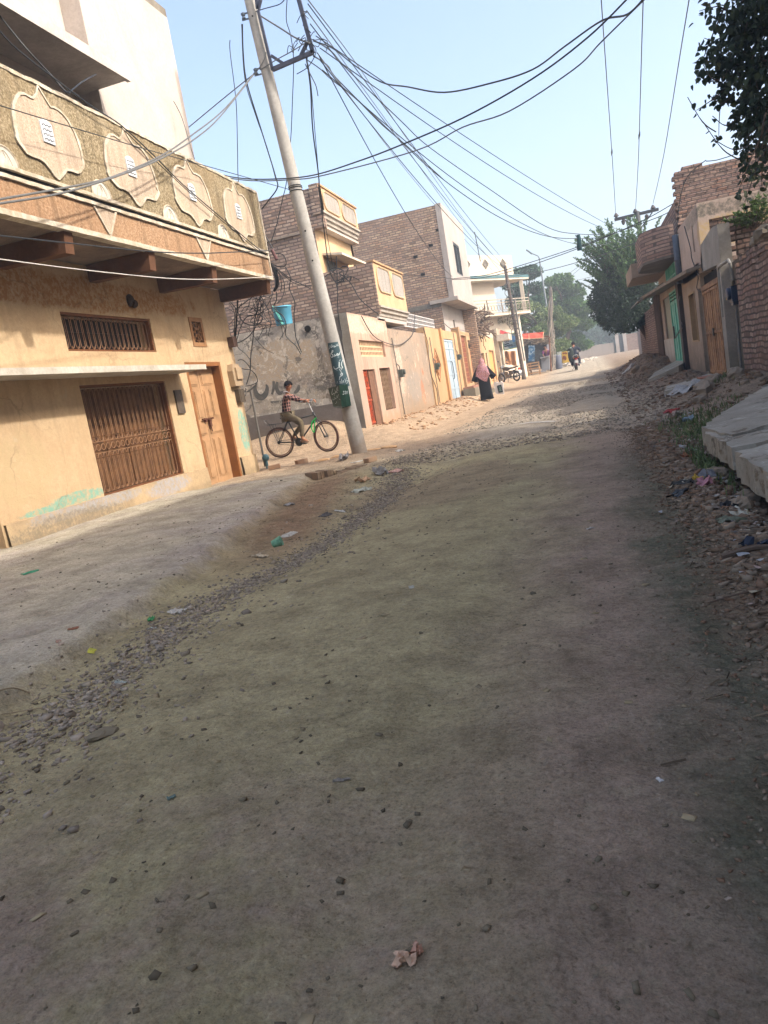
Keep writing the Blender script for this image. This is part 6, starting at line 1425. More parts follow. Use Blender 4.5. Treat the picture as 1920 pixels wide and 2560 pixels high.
# ---- bicycle
BY = 15.8
bk = thing('bicycle', 'black roadster bicycle with brown tyres and a rear rack ridden past the alley', 'bicycle', (-6.25, BY, 0))
RW = Vector((-6.81, BY, .355)); FW = Vector((-5.69, BY-.02, .33)); RWr = .345
m_ty = plain('tyre_brown', lin(98,76,66), .85, .2, 12, .15); m_fr = plain('frame_black', lin(34,36,34), .4, .3, 10, .5); m_ch = plain('bike_chrome', (.3,.3,.3,1), .4, .1, 10, .5, .6)
fax = Vector((.30, 1, 0)).normalized()
for c, ax, nm in ((RW, Vector((0,1,0)), 'rear'), (FW, fax, 'front')):
    b = MB(); b.ring(c, ax, RWr-.021, .021, 40, 8); w = b.build('wheel', m_ty, bk, smooth=True)
    b = MB(); b.ring(c, ax, RWr-.058, .011, 36, 6); b.build('rim', plain('rim_red_brown', lin(116,70,60), .5), w, smooth=True)
    b = MB(); u_ = ax.orthogonal().normalized(); v_ = ax.cross(u_)
    for i in range(32):
        a = 2*math.pi*i/32; a2 = a+(.5 if i % 2 else -.5); sd = .03 if i % 4 < 2 else -.03
        b.tube([c+ax*sd+(u_*math.cos(a2)+v_*math.sin(a2))*.02, c+(u_*math.cos(a)+v_*math.sin(a))*(RWr-.06)], .0022, 4)
    b.build('spokes', m_ch, w)
    b = MB(); b.tube([c-ax*.06, c+ax*.06], .02, 8); b.build('hub', m_fr, w)
BBk = Vector((-6.33, BY, .30)); ST = Vector((-6.53, BY, .82)); HT = Vector((-5.90, BY, .87)); HB_ = Vector((-5.85, BY, .76))
b = MB()
for a, c, r_ in ((BBk, ST, .017), (ST-Vector((0,0,.05)), HT-Vector((0,0,.03)), .016), (BBk, HB_, .018), (HT+Vector((0,0,.03)), HB_-Vector((0,0,.03)), .021)): b.tube([a, c], r_, 8)
for g in (-1, 1):
    o_ = Vector((0, g*.055, 0)); b.tube([ST+o_*.4-Vector((0,0,.03)), RW+o_], .009, 6); b.tube([BBk+o_*.6, RW+o_], .010, 6)
    q = Vector((.05,.0,0)); b.tube([HB_-Vector((-.01,0,.03)), HB_+fax*(g*.055)+Vector((.04,0,-.08)), FW+fax*(g*.055)], .012, 6)
b.build('frame', m_fr, bk, smooth=True)
b = MB(); b.tube([HT, HT+Vector((-.07,0,.26))], .011, 6); b.build('stem', m_ch, bk)
hb = HT+Vector((-.07, 0, .27))
b = MB(); b.tube(smooth_path([hb+Vector((-.10,-.27,.02)), hb+Vector((.02,-.24,.03)), hb+Vector((.05,-.08,0)), hb+Vector((.05,.08,0)), hb+Vector((.02,.24,.03)), hb+Vector((-.10,.27,.02))], 5), .011, 7); h_ = b.build('handlebar', m_ch, bk)
for g in (-1, 1): b = MB(); b.tube([hb+Vector((-.02,g*.25,.025)), hb+Vector((-.11,g*.27,.02))], .016, 8); b.build('grip', M_BLACKCABLE, h_)
b = MB(); b.lathe([(.03,0),(.035,.02),(.015,.035)], hb+Vector((.05,.1,.01)), 12); b.build('bell', m_ch, h_)
b = MB(); b.loft([[ST+Vector((x, w*math.cos(a), .045+.02*math.sin(a)+dz)) for a in np.linspace(0, 6.283, 10, endpoint=False)] for x, w, dz in ((-.15,.02,.01),(-.13,.085,.012),(-.05,.08,.0),(.04,.035,0),(.13,.018,-.01))]); b.build('saddle', plain('saddle_black', (.02,.02,.02,1), .5), bk, smooth=True)
b = MB(); b.ring(BBk+Vector((0,-.045,0)), (0,1,0), .085, .008, 24, 5); b.lathe([(.085,0),(.085,.004)], BBk+Vector((0,-.048,0)), 24, (0,1,0))
b.tube([BBk+Vector((.02,-.047,.085)), RW+Vector((0,-.047,.035))], .004, 4); b.tube([BBk+Vector((.02,-.047,-.085)), RW+Vector((0,-.047,-.035))], .004, 4); b.lathe([(.035,0),(.035,.004)], RW+Vector((0,-.049,0)), 16, (0,1,0)); b.build('chainset', m_fr, bk)
PR = BBk+Vector((.16,-.10,-.05)); PL = BBk+Vector((-.16,.10,.05))
b = MB(); b.tube([BBk+Vector((0,-.06,0)), PR+Vector((0,.03,0))], .009, 5); b.tube([BBk+Vector((0,.06,0)), PL+Vector((0,-.03,0))], .009, 5)
for p in (PR, PL): b.box(p.x-.045, p.x+.045, p.y-.035, p.y+.035, p.z-.010, p.z+.010)
b.build('pedals', m_fr, bk)
b = MB(); z = .80
for g in (-1, 1): b.tube([(-6.56,BY+g*.05,.84), (-6.64,BY+g*.06,z-.03), (-6.70,BY+g*.06,z-.035), (-7.0,BY+g*.06,z-.02), (-7.06,BY+g*.06,z+.09)], .006, 5); b.tube([RW+Vector((0,g*.06,0)), (-6.86,BY+g*.06,z-.03)], .005, 5); b.tube([RW+Vector((-.01,g*.06,0)), (-6.95,BY+g*.06,z-.02)], .005, 5)
for x in (-6.68,-6.8,-6.92,-7.0): b.tube([(x,BY-.06,z-.03),(x,BY+.06,z-.03)], .005, 5)
b.tube([(-7.06,BY-.06,z+.09),(-7.06,BY+.06,z+.09)], .006, 5); b.build('rack', m_fr, bk)
b = MB(); P = smooth_path([HB_+Vector((.01,-.03,.0)), HB_+Vector((-.10,-.04,-.08)), HB_+Vector((-.13,-.04,-.22)), HB_+Vector((-.10,-.03,-.30)), HB_+Vector((-.07,-.03,-.22)), HB_+Vector((-.04,-.03,-.06))], 5); b.tube(P, .013, 6); b.build('green_streamer', plain('streamer_green', lin(36,190,92), .5), bk)
# ---- boy
boy = thing('person', 'boy in a red and black checked shirt riding the black bicycle', 'person', (-6.4, BY, .3))
S_ = lambda x, y, z: Vector((x, BY+y, z))
HC = S_(-6.345, -.005, 1.545); HF = Vector((.86, -.5, -.06))
J = {'pel': (S_(-6.52,0,.93), (.115,.10)), 'sp1': (S_(-6.51,0,1.04), (.105,.085)), 'sp2': (S_(-6.475,0,1.2), (.12,.09)), 'chest': (S_(-6.44,0,1.30), (.115,.085)), 'neck': (S_(-6.405,0,1.41), .045), 'jaw': (S_(-6.365,-.006,1.475), (.052,.06)), 'head': (HC, (.072,.082)), 'crown': (HC+Vector((-.012,0,.075)), (.055,.06)),
     'shR': (S_(-6.42,-.145,1.335), .05), 'elR': (S_(-6.13,-.21,1.215), .036), 'wrR': (S_(-5.99,-.25,1.185), .026), 'shL': (S_(-6.42,.145,1.335), .05), 'elL': (S_(-6.17,.22,1.165), .036), 'wrL': (S_(-6.02,.25,1.165), .026),
     'hiR': (S_(-6.50,-.085,.91), .085), 'knR': (S_(-6.17,-.115,.735), .052), 'anR': (S_(-6.215,-.115,.365), .036), 'toR': (S_(-6.09,-.12,.285), .03), 'hiL': (S_(-6.50,.085,.91), .085), 'knL': (S_(-6.25,.11,.66), .052), 'anL': (S_(-6.52,.11,.425), .036), 'toL': (S_(-6.42,.115,.37), .03)}
E = [('pel','sp1'),('sp1','sp2'),('sp2','chest'),('chest','neck'),('neck','jaw'),('jaw','head'),('head','crown'),('chest','shR'),('shR','elR'),('elR','wrR'),('chest','shL'),('shL','elL'),('elL','wrL'),('pel','hiR'),('hiR','knR'),('knR','anR'),('anR','toR'),('pel','hiL'),('hiL','knL'),('knL','anL'),('anL','toL')]
hand(J, E, 'wrR', J['wrR'][0], (1,-.05,-.02), (.05,.0,1), curl=.9); hand(J, E, 'wrL', J['wrL'][0], (1,.05,-.02), (.05,.0,1), curl=.9)
skin('body', J, E, M_SKIN, boy, 'pel')
t = NT('checked_shirt', .85); p = t.xyz()
sx = t.math('SINE', t.math('MULTIPLY', t.math('ADD', p[0], t.math('MULTIPLY', p[1], .8)), 88)); sz = t.math('SINE', t.math('MULTIPLY', p[2], 92))
k = t.mix(t.mapr(sx, .0, .4), lin(104,42,42), lin(26,20,24)); k = t.mix(t.math('MULTIPLY', t.mapr(sz, .0, .4), .8), k, lin(30,24,28)); k = t.mix(t.math('MULTIPLY', t.mapr(sx, -.86, -.96), .75), k, lin(212,180,166)); k = t.mix(t.math('MULTIPLY', t.mapr(sz, -.86, -.96), .65), k, lin(204,168,156)); t.col(k); t.bump(t.noise(26, 3), .5, .015)
J2 = {'hem': (S_(-6.53,0,.90), (.135,.115)), 'sp1': (S_(-6.51,0,1.04), (.128,.105)), 'sp2': (S_(-6.475,0,1.2), (.138,.105)), 'chest': (S_(-6.44,0,1.31), (.128,.095)), 'col': (S_(-6.415,0,1.392), (.062,.062)), 'shR': (S_(-6.42,-.15,1.34), .064), 'elR': (S_(-6.13,-.21,1.217), .052), 'wrR': (S_(-6.02,-.243,1.193), .042), 'shL': (S_(-6.42,.15,1.34), .064), 'elL': (S_(-6.17,.22,1.167), .052), 'wrL': (S_(-6.05,.246,1.168), .042)}
skin('shirt', J2, [('hem','sp1'),('sp1','sp2'),('sp2','chest'),('chest','col'),('chest','shR'),('shR','elR'),('elR','wrR'),('chest','shL'),('shL','elL'),('elL','wrL')], t.m, boy, 'sp1')
J3 = {'pel': (S_(-6.52,0,.915), (.128,.11)), 'hiR': (S_(-6.49,-.09,.90), .095), 'thR': (S_(-6.33,-.105,.83), .084), 'knR': (S_(-6.17,-.115,.735), .066), 'shR': (S_(-6.185,-.115,.56), .06), 'anR': (S_(-6.213,-.115,.40), .05), 'hiL': (S_(-6.49,.09,.90), .095), 'knL': (S_(-6.25,.11,.66), .066), 'anL': (S_(-6.49,.11,.45), .05)}
skin('trousers', J3, [('pel','hiR'),('hiR','thR'),('thR','knR'),('knR','shR'),('shR','anR'),('pel','hiL'),('hiL','knL'),('knL','anL')], plain('trousers_olive', lin(104,94,76), .9, .15, 14, .1, 0, .4, 18), boy, 'pel')
for k_, d in (('R', -.118), ('L', .113)):
    a, t_ = J['an'+k_][0], J['to'+k_][0]; dd = (t_-a); dd.z *= .3; dd.normalize(); b = MB()
    base = a+Vector((0,0,-.055)); secs = []
    for f, w, h in ((-.055,.026,.05),(-.03,.036,.075),(.03,.036,.062),(.09,.038,.042),(.135,.03,.03),(.155,.012,.016)):
        c = base+dd*f+Vector((0,0,(t_.z-a.z+.06)*.25*max(f,0)/.15)); s__ = dd.cross(Vector((0,0,1))).normalized(); secs.append([c+s__*(w*math.cos(q))+Vector((0,0,h*.5*math.sin(q))) for q in np.linspace(0, 6.283, 10, endpoint=False)])
    b.loft(secs); b.build('shoe', plain('shoe_brown', lin(116,92,74), .7, .2, 14), boy, smooth=True)
face(boy, HC, HF, .083); hair_cap(boy, HC+Vector((-.004,0,.01)), HF, .086)
b = MB(); b.tube([S_(-6.49,-.08,1.39), S_(-6.45,-.06,1.435), S_(-6.40,-.055,1.43), S_(-6.36,-.03,1.40)], [.012,.018,.014,.01], 6); b.tube([S_(-6.49,.08,1.39), S_(-6.45,.06,1.435), S_(-6.40,.055,1.43), S_(-6.36,.03,1.40)], [.012,.018,.014,.01], 6); b.build('collar', plain('collar_grey', lin(168,160,160), .85), boy, smooth=True)

# ---- woman walking away
WX, WY = -3.9, 29.3; WZ = gp(WX, WY)+.0
wm = thing('person', 'woman in a black gown and pink patterned shawl walking away up the street', 'person', (WX, WY, WZ))
w_ = lambda x, y, z: Vector((WX+x, WY+y, WZ+z))
J = {'pel': (w_(0,0,.86), (.14,.1)), 'sp': (w_(0,0,1.05), (.12,.09)), 'chest': (w_(0,0,1.25), (.14,.09)), 'neck': (w_(0,0,1.38), .05), 'head': (w_(0,.02,1.5), (.08,.09)), 'crown': (w_(0,.01,1.57), (.06,.065)), 'shL': (w_(-.17,0,1.29), .055), 'elL': (w_(-.28,-.02,1.03), .042), 'wrL': (w_(-.34,.0,.82), .03), 'shR': (w_(.17,0,1.29), .055), 'elR': (w_(.28,-.02,1.05), .042), 'wrR': (w_(.37,.03,.86), .03),
     'hiL': (w_(-.09,0,.82), .09), 'knL': (w_(-.10,.08,.46), .06), 'anL': (w_(-.10,.0,.08), .04), 'toL': (w_(-.11,.13,.03), .035), 'hiR': (w_(.09,0,.82), .09), 'knR': (w_(.11,.0,.45), .06), 'anR': (w_(.12,-.12,.09), .04), 'toR': (w_(.13,.01,.03), .035)}
E = [('pel','sp'),('sp','chest'),('chest','neck'),('neck','head'),('head','crown'),('chest','shL'),('shL','elL'),('elL','wrL'),('chest','shR'),('shR','elR'),('elR','wrR'),('pel','hiL'),('hiL','knL'),('knL','anL'),('anL','toL'),('pel','hiR'),('hiR','knR'),('knR','anR'),('anR','toR')]
hand(J, E, 'wrL', J['wrL'][0], (-.1,.1,-1), (-1,0,0)); hand(J, E, 'wrR', J['wrR'][0], (.1,.1,-1), (1,0,0), curl=1.0)
skin('body', J, E, M_SKIN, wm, 'pel')
m_ab = plain('gown_black', lin(20,22,28), .85, .3, 6, .15, 0, .6, 12)
def ell(cx_, cy_, z, rx, ry, n=22, fold=.0, ph=0): return [w_(cx_+rx*math.cos(a)*(1+fold*math.sin(7*a+ph)), cy_+ry*math.sin(a)*(1+fold*math.sin(7*a+ph)), z) for a in np.linspace(0, 6.283, n, endpoint=False)]
b = MB(); b.loft([ell(.02,0,.07,.25,.19,22,.07), ell(.01,0,.3,.235,.18,22,.06,.4), ell(0,0,.6,.225,.165,22,.04,.8), ell(0,0,.9,.225,.16,22,.03,1), ell(0,0,1.1,.205,.14), ell(0,0,1.28,.20,.115), ell(0,0,1.36,.09,.08)])
for g, e, ee in ((-1, J['elL'][0], J['wrL'][0]), (1, J['elR'][0], J['wrR'][0])): b.tube([w_(g*.14,0,1.28), e, ee+Vector((g*.015,0,.0))], [.085,.10,.125], 12)
b.build('gown', m_ab, wm, smooth=True)
t = NT('shawl_pink', .85); a_ = t.noise(6, 6, .75, dist=3.0); k = t.ramp(a_, [(.34, lin(104,66,92)), (.43, lin(206,170,180)), (.49, lin(150,84,112)), (.54, lin(186,146,112)), (.62, lin(88,56,80))]); t.col(t.mix(t.ramp(t.voro(26), [(.12,1.0),(.2,0.0)]), k, lin(236,220,216))); t.bump(t.noise(14, 3), .5, .02)
b = MB(); b.loft([ell(.0,-.03,.98,.31,.17,22,.05), ell(0,-.02,1.12,.285,.16,22,.04,.5), ell(0,-.01,1.26,.235,.15,22,.02), ell(0,0,1.34,.17,.14), ell(0,.01,1.42,.115,.12), ell(0,.015,1.52,.108,.12), ell(0,.01,1.60,.075,.085), ell(0,.01,1.635,.02,.025)])
b.prism([w_(-.26,-.19,1.02), w_(-.10,-.19,.86), w_(.04,-.19,.76), w_(.13,-.19,.74), w_(.16,-.19,.84), w_(.28,-.18,1.0), w_(.12,-.185,1.16), w_(-.1,-.185,1.16)], (0, .03, 0)); b.build('shawl', t.m, wm, smooth=False)
for k_ in 'LR':
    a = J['an'+k_][0]; b = MB(); b.loft([[a+Vector((.036*s_*math.cos(q), y, -.05+.03*s_*math.sin(q))) for q in np.linspace(0, 6.283, 9, endpoint=False)] for y, s_ in ((-.06,.6),(0,1),(.08,1.05),(.15,.5))]); b.build('shoe', plain('shoe_cream', lin(190,172,150), .7), wm)
bg_ = thing('tote_bag', 'white tote bag with a dark printed panel carried by the woman', 'bag', tuple(w_(.5,.03,.2)))
b = MB(); b.prism([w_(.33,.06,.66), w_(.36,.07,.22), w_(.66,.07,.16), w_(.70,.06,.58), w_(.62,.06,.66), w_(.52,.06,.61), w_(.42,.06,.68)], (0, .12, 0)); b.build('bag', plain('bag_white', lin(222,216,210), .7, .08, 9), bg_)
b = MB(); b.prism([w_(.45,.056,.52), w_(.47,.056,.24), w_(.645,.056,.24), w_(.62,.056,.54)], (0,.004,0)); pn = b.build('printed_panel', plain('print_dark', lin(30,48,52), .7), bg_)
b = MB()
for i, z in enumerate((.44, .37, .31)): ribbon(b, smooth_path([w_(.5,.054,z), w_(.535,.054,z+.03), w_(.56,.054,z-.01), w_(.6,.054,z+.02)], 4), .006, (0,-1,0), .002)
b.build('lettering', plain('print_pale', lin(150,178,170), .7), pn)
b = MB(); b.tube(smooth_path([w_(.40,.09,.64), w_(.385,.06,.76), w_(.40,.06,.80), w_(.46,.07,.72), w_(.52,.09,.62)], 4), .014, 6); b.build('handle', plain('handle_white', lin(214,208,202), .7), bg_)

# ---- motorcycles
def motorcycle(label, x, y, rot, paint):
    z = gp(x, y); root = thing('motorcycle', label, 'motorcycle', (x, y, z), None, rot); A = dict(local=True)
    m_p = plain('paint_'+paint[0], paint[1], .35, .2, 6, .5); m_c = plain('moto_chrome', (.16,.16,.165,1), .45, .2, 10, .5, .4); m_b = plain('moto_black', (.018,.018,.018,1), .5, .3, 14, .4); m_e = plain('engine_grey', (.16,.16,.165,1), .5, .3, 12, .4, .4)
    for wx in (-.60, .60):
        b = MB(); b.ring((wx,0,.285), (0,1,0), .24, .045, 32, 8); w = b.build('wheel', m_b, root, smooth=True, **A)
        b = MB(); b.ring((wx,0,.285), (0,1,0), .195, .014, 28, 6); b.lathe([(.06,-.05),(.075,-.03),(.075,.03),(.06,.05)], (wx,0,.285), 16, (0,1,0))
        for i in range(16): a = i*math.pi/8; b.tube([(wx+.06*math.cos(a),0,.285+.06*math.sin(a)), (wx+.2*math.cos(a+.3),0,.285+.2*math.sin(a+.3))], .004, 4)
        b.build('rim', m_c, w, **A)
        b = MB(); P = [(wx+.315*math.cos(a), .285+.315*math.sin(a)) for a in np.linspace(R(20 if wx < 0 else 35), R(165 if wx < 0 else 140), 10)]
        if wx < 0: P = [(wx+.315*math.cos(a), .285+.315*math.sin(a)) for a in np.linspace(R(35), R(175), 10)]
        vs = []; 
        for px_, pz in P:
            for yy, dz in ((-.065,-.03),(-.03,.01),(.03,.01),(.065,-.03)): vs.append((px_, yy, pz+dz))
        b.add(vs, [(i*4+k, i*4+k+1, (i+1)*4+k+1, (i+1)*4+k) for i in range(9) for k in range(3)]); b.build('mudguard', m_c if wx > 0 else m_p, root, **A)
    b = MB()
    for pa in ([(.42,0,.86),(.1,0,.66),(-.3,0,.62),(-.72,0,.68)], [(.42,0,.82),(.28,0,.45),(-.1,0,.28),(-.2,0,.4),(-.3,0,.62)], [(-.2,.1,.34),(-.60,.1,.285)], [(-.2,-.1,.34),(-.60,-.1,.285)]): b.tube(smooth_path(pa, 4), .022, 8)
    b.build('frame', m_b, root, smooth=True, **A)
    b = MB()
    for g in (-.085, .085): b.tube([(.40,g,.98),(.50,g,.62)], .024, 8); b.tube([(.50,g,.64),(.60,g,.285)], .030, 8); b.tube([(-.42,g*1.3,.64),(-.56,g*1.3,.32)], .03, 8)
    b.build('forks', m_c, root, smooth=True, **A)
    secs = [[(x_, w_*math.cos(a)*(1 if abs(math.cos(a)) < .9 else .95), zc+h*math.sin(a)) for a in np.linspace(0, 6.283, 14, endpoint=False)] for x_, w_, zc, h in ((-.10,.05,.74,.05),(-.06,.09,.75,.085),(.08,.125,.78,.11),(.24,.12,.80,.11),(.34,.07,.81,.08),(.38,.03,.81,.04))]
    b = MB(); b.loft(secs); b.build('tank', m_p, root, smooth=True, **A)
    secs = [[(x_, w_*math.cos(a), zc+h*math.sin(a)) for a in np.linspace(0, 6.283, 14, endpoint=False)] for x_, w_, zc, h in ((-.04,.07,.775,.03),(-.12,.11,.78,.045),(-.35,.125,.775,.05),(-.6,.12,.80,.05),(-.76,.09,.81,.04),(-.80,.04,.81,.02))]
    b = MB(); b.loft(secs); b.build('seat', plain('seat_black', (.022,.024,.026,1), .5, .2, 10), root, smooth=True, **A)
    b = MB(); b.box(-.14,.16,-.09,.09,.24,.44); b.bar((.05,0,.44),(.26,0,.5), .13,.13)
    for i in range(5): b.bar((.1+i*.03,0,.38+i*.012),(.11+i*.03,0,.58+i*.01), .17,.012)
    b.build('engine', m_e, root, **A)
    b = MB(); b.tube(smooth_path([(.22,-.1,.45),(.2,-.15,.3),(0,-.16,.22),(-.2,-.16,.24)], 4), .022, 8); b.tube([(-.2,-.16,.24),(-.3,-.165,.26),(-.85,-.17,.34)], [.03,.045,.042], 10); b.build('exhaust', m_c, root, smooth=True, **A)
    b = MB(); b.box(-.42,-.16,-.13,-.10,.42,.62); b.box(-.42,-.16,.10,.13,.42,.62); b.build('side_panel', m_p, root, **A)
    b = MB(); b.tube(smooth_path([(.28,-.34,1.06),(.36,-.26,1.08),(.42,-.1,.99),(.42,.1,.99),(.36,.26,1.08),(.28,.34,1.06)], 4), .013, 7); h = b.build('handlebar', m_c, root, **A)
    for g in (-1,1):
        b = MB(); b.tube([(.25,g*.36,1.05),(.33,g*.28,1.075)], .02, 8); b.build('grip', m_b, h, **A)
        b = MB(); b.tube([(.36,g*.25,1.08),(.34,g*.32,1.22)], .007, 5); b.ball((.34,g*.34,1.25), .06, 12, 8, .3, 1, .8); b.build('mirror', m_b, h, **A)
        b = MB(); b.ball((-.74,g*.13,.72), .035, 8, 6); b.ball((.5,g*.14,.86), .035, 8, 6); b.build('indicator', plain('indicator_amber', lin(200,120,40), .4), root, **A)
    b = MB(); b.lathe([(.03,-.1),(.085,-.06),(.095,0),(.09,.02),(.0,.03)], (.52,0,.88), 18, (1,0,0)); b.build('headlight', m_c, root, smooth=True, **A)
    b = MB(); b.tube(smooth_path([(-.45,-.14,.78),(-.72,-.14,.83),(-.88,-.09,.88),(-.90,0,.89),(-.88,.09,.88),(-.72,.14,.83),(-.45,.14,.78)], 4), .014, 6); b.build('grab_rail', plain('rail_cream', (.55,.5,.42,1), .4), root, **A)
    b = MB(); b.box(-.90,-.84,-.07,.07,.62,.70); b.build('tail_light', plain('light_red', lin(170,30,26), .4), root, **A)
    b = MB(); b.box(-.935,-.925,-.1,.1,.44,.58); b.build('number_plate', plain('plate_white', lin(216,214,208), .6), root, **A)
    b = MB(); b.tube([(-.05,.1,.26),(-.12,.24,.02)], .012, 6); b.tube([(-.05,-.22,.28),(-.05,.22,.28)], .013, 6); b.build('stand', m_b, root, **A)
    return root
motorcycle('black motorcycle parked facing the peach row by the tea stall', -4.42, 43.9, R(140), ('black', (.03,.03,.035,1)))
motorcycle('motorcycle ridden away up the road by the man in dark clothes', -.80, 48.0, R(95), ('dark_red', lin(90,26,26)))
RX, RY = -.80, 48.0; RZ = gp(RX, RY)
rd = thing('person', 'motorcyclist in loose dark navy clothes riding away up the road', 'person', (RX, RY, RZ+.7))
r_ = lambda x, y, z: Vector((RX+x, RY+y, RZ+z))
J = {'pel': (r_(0,-.2,.90), (.15,.11)), 'sp': (r_(0,-.2,1.06), (.14,.1)), 'chest': (r_(0,-.14,1.3), (.155,.1)), 'neck': (r_(0,-.1,1.44), .055), 'head': (r_(0,-.07,1.56), (.085,.095)), 'crown': (r_(0,-.07,1.63), (.065,.07)), 'shL': (r_(-.19,-.13,1.33), .06), 'elL': (r_(-.33,.05,1.12), .047), 'wrL': (r_(-.32,.26,1.06), .034), 'shR': (r_(.19,-.13,1.33), .06), 'elR': (r_(.36,.03,1.14), .047), 'wrR': (r_(.34,.26,1.07), .034),
     'hiL': (r_(-.12,-.15,.86), .1), 'knL': (r_(-.22,.2,.66), .07), 'anL': (r_(-.2,.0,.3), .045), 'toL': (r_(-.22,.14,.25), .035), 'hiR': (r_(.12,-.15,.86), .1), 'knR': (r_(.23,.2,.66), .07), 'anR': (r_(.22,.0,.3), .045), 'toR': (r_(.24,.14,.25), .035)}
E = [('pel','sp'),('sp','chest'),('chest','neck'),('neck','head'),('head','crown'),('chest','shL'),('shL','elL'),('elL','wrL'),('chest','shR'),('shR','elR'),('elR','wrR'),('pel','hiL'),('hiL','knL'),('knL','anL'),('anL','toL'),('pel','hiR'),('hiR','knR'),('knR','anR'),('anR','toR')]
hand(J, E, 'wrL', J['wrL'][0], (0,1,0), (0,0,1)); hand(J, E, 'wrR', J['wrR'][0], (0,1,0), (0,0,1))
skin('body', J, E, M_SKIN, rd, 'pel')
m_nv = plain('kameez_navy', lin(40,46,58), .9, .25, 7, .1, 0, .6, 14)
J2 = {k: (J[k][0], tuple(q+.035 for q in (J[k][1] if hasattr(J[k][1], '__len__') else (J[k][1],)*2))) for k in ('pel','sp','chest','shL','elL','shR','elR')}; J2['wL'] = (J['wrL'][0]-Vector((0,.03,0)), .055); J2['wR'] = (J['wrR'][0]-Vector((0,.03,0)), .055); J2['col'] = (r_(0,-.11,1.41), .075); J2['hem'] = (r_(0,-.25,.72), (.24,.13))
skin('kameez', J2, [('hem','pel'),('pel','sp'),('sp','chest'),('chest','col'),('chest','shL'),('shL','elL'),('elL','wL'),('chest','shR'),('shR','elR'),('elR','wR')], m_nv, rd, 'pel')
J3 = {k: (J[k][0], (J[k][1] if not hasattr(J[k][1], '__len__') else J[k][1][0])+.035) for k in ('pel','hiL','knL','anL','hiR','knR','anR')}
skin('shalwar', J3, [('pel','hiL'),('hiL','knL'),('knL','anL'),('pel','hiR'),('hiR','knR'),('knR','anR')], m_nv, rd, 'pel')
face(rd, J['head'][0], (0.1,1,0), .095); hair_cap(rd, J['head'][0]+Vector((0,-.01,.015)), (0,1,0), .1)
dl = thing('delivery_bag', 'bulky black-green bag hanging at the left side of the ridden motorcycle', 'bag', tuple(r_(-.45,-.35,.65)))
b = MB(); b.loft([[r_(-.20+rx*.66*math.cos(a), -.38+.14*math.sin(a), z) for a in np.linspace(0, 6.283, 12, endpoint=False)] for z, rx in ((.52,.1),(.58,.22),(.85,.27),(1.15,.26),(1.3,.24),(1.34,.15))]); b.build('bag', plain('bag_black_green', lin(38,46,42), .7, .2, 6, .2, 0, .5, 10), dl, smooth=True)
b = MB(); b.tube([r_(-.3,-.45,1.3), r_(-.12,-.36,1.36)], .025, 6); b.box(RX-.36, RX-.26, RY-.54, RY-.53, RZ+1.12, RZ+1.17); b.build('strap', plain('strap_pale', lin(170,190,180), .6), dl)

# ------------------------------------------------------------------ tea stall by the bend
KY = 53.0
zk = lambda a, c: (1230+a*.10247, 820+c*.10247)
k_ = lambda a, c, d=0.0: onY(*zk(a, c), KY+d)
ks = thing('tea_stall', 'thatched tea stall with a rust-red cloth awning by the bend', 'stall', tuple(k_(1050, 1030)))
b = MB()
for (a, c) in ((690, 230), (1395, 230)): b.tube([k_(a, c), k_(a+50, 1050)], .05, 8)
b.tube([k_(690, 260), k_(1395, 200)], .04, 6); b.build('posts', M_WOODBR, ks)
b = MB(); rr = random.Random(9)
for i in range(150): p = k_(680+rr.random()*720, 230+rr.random()*150, rr.uniform(0, 1.6)); b.tube([p, p+Vector((rr.uniform(-.45,.45), rr.uniform(-.5,.2), rr.uniform(-.22,.16)))], .022, 4)
b.build('thatch', plain('thatch_brown', lin(126,110,90), .95, .35, 9), ks)
def cloth(b, A, B, C, D, n=10, amp=.05, th=.02, sd=1):
    """wavy sheet A-B (top) D-C (bottom)"""
    V = []; 
    for j in range(n+1):
        for i in range(n+1):
            u = i/n; v = j/n; p = Vector(A).lerp(Vector(B), u).lerp(Vector(D).lerp(Vector(C), u), v)
            V.append(p+Vector((0, amp*mnoise.noise(Vector((u*4+sd, v*2.2, sd*3.1)))*2, amp*.5*mnoise.noise(Vector((u*3, v*3, sd))))))
    N = len(V); W = n+1; F = [(j*W+i, j*W+i+1, (j+1)*W+i+1, (j+1)*W+i) for j in range(n) for i in range(n)]
    b.add(V+[p+Vector((0,th,0)) for p in V], F+[tuple(N+q for q in f[::-1]) for f in F])
    rim = [(0,i) for i in range(W)]
b = MB(); cloth(b, k_(640,150,-.2), k_(1265,95,-.2), k_(1250,240,-.8), k_(680,270,-.8), 12, .08); b.build('awning', plain('awning_rust', lin(196,82,62), .85, .15, 6), ks)
b = MB(); cloth(b, k_(170,40,-5.3), k_(420,110,-5.3), k_(470,160,-5.5), k_(180,150,-5.5), 8, .06, sd=5); b.build('awning_end', plain('awning_red', lin(176,62,62), .85, .15, 6), ks)
b = MB(); b.tube([k_(900,140,-.5), k_(905,285,-.9)], .02, 5); b.tube([k_(1262,90,-.5), k_(1240,290,-.8)], .025, 5); b.tube([k_(680,275,-.85), k_(1245,245,-.85)], .02, 5); b.build('battens', plain('batten_cream', lin(206,176,140), .8), ks)
b = MB(); q = [k_(700,290,2.2), k_(1390,240,2.2), k_(1400,1000,2.2), k_(720,1030,2.2)]; b.prism(q, (0,.1,0)); b.build('back_wall', plain('stall_back_dark', lin(62,60,56), .9, .4, 2), ks)
b = MB(); b.prism([k_(1335,400,.6), k_(1405,390,.6), k_(1410,690,.6), k_(1345,700,.6)], (0,.05,0)); b.build('white_panel', plain('panel_white', lin(190,190,200), .7), ks)
ct = thing('stall_counter', 'grey steel counter box at the tea stall', 'counter', tuple(k_(1300, 1030)))
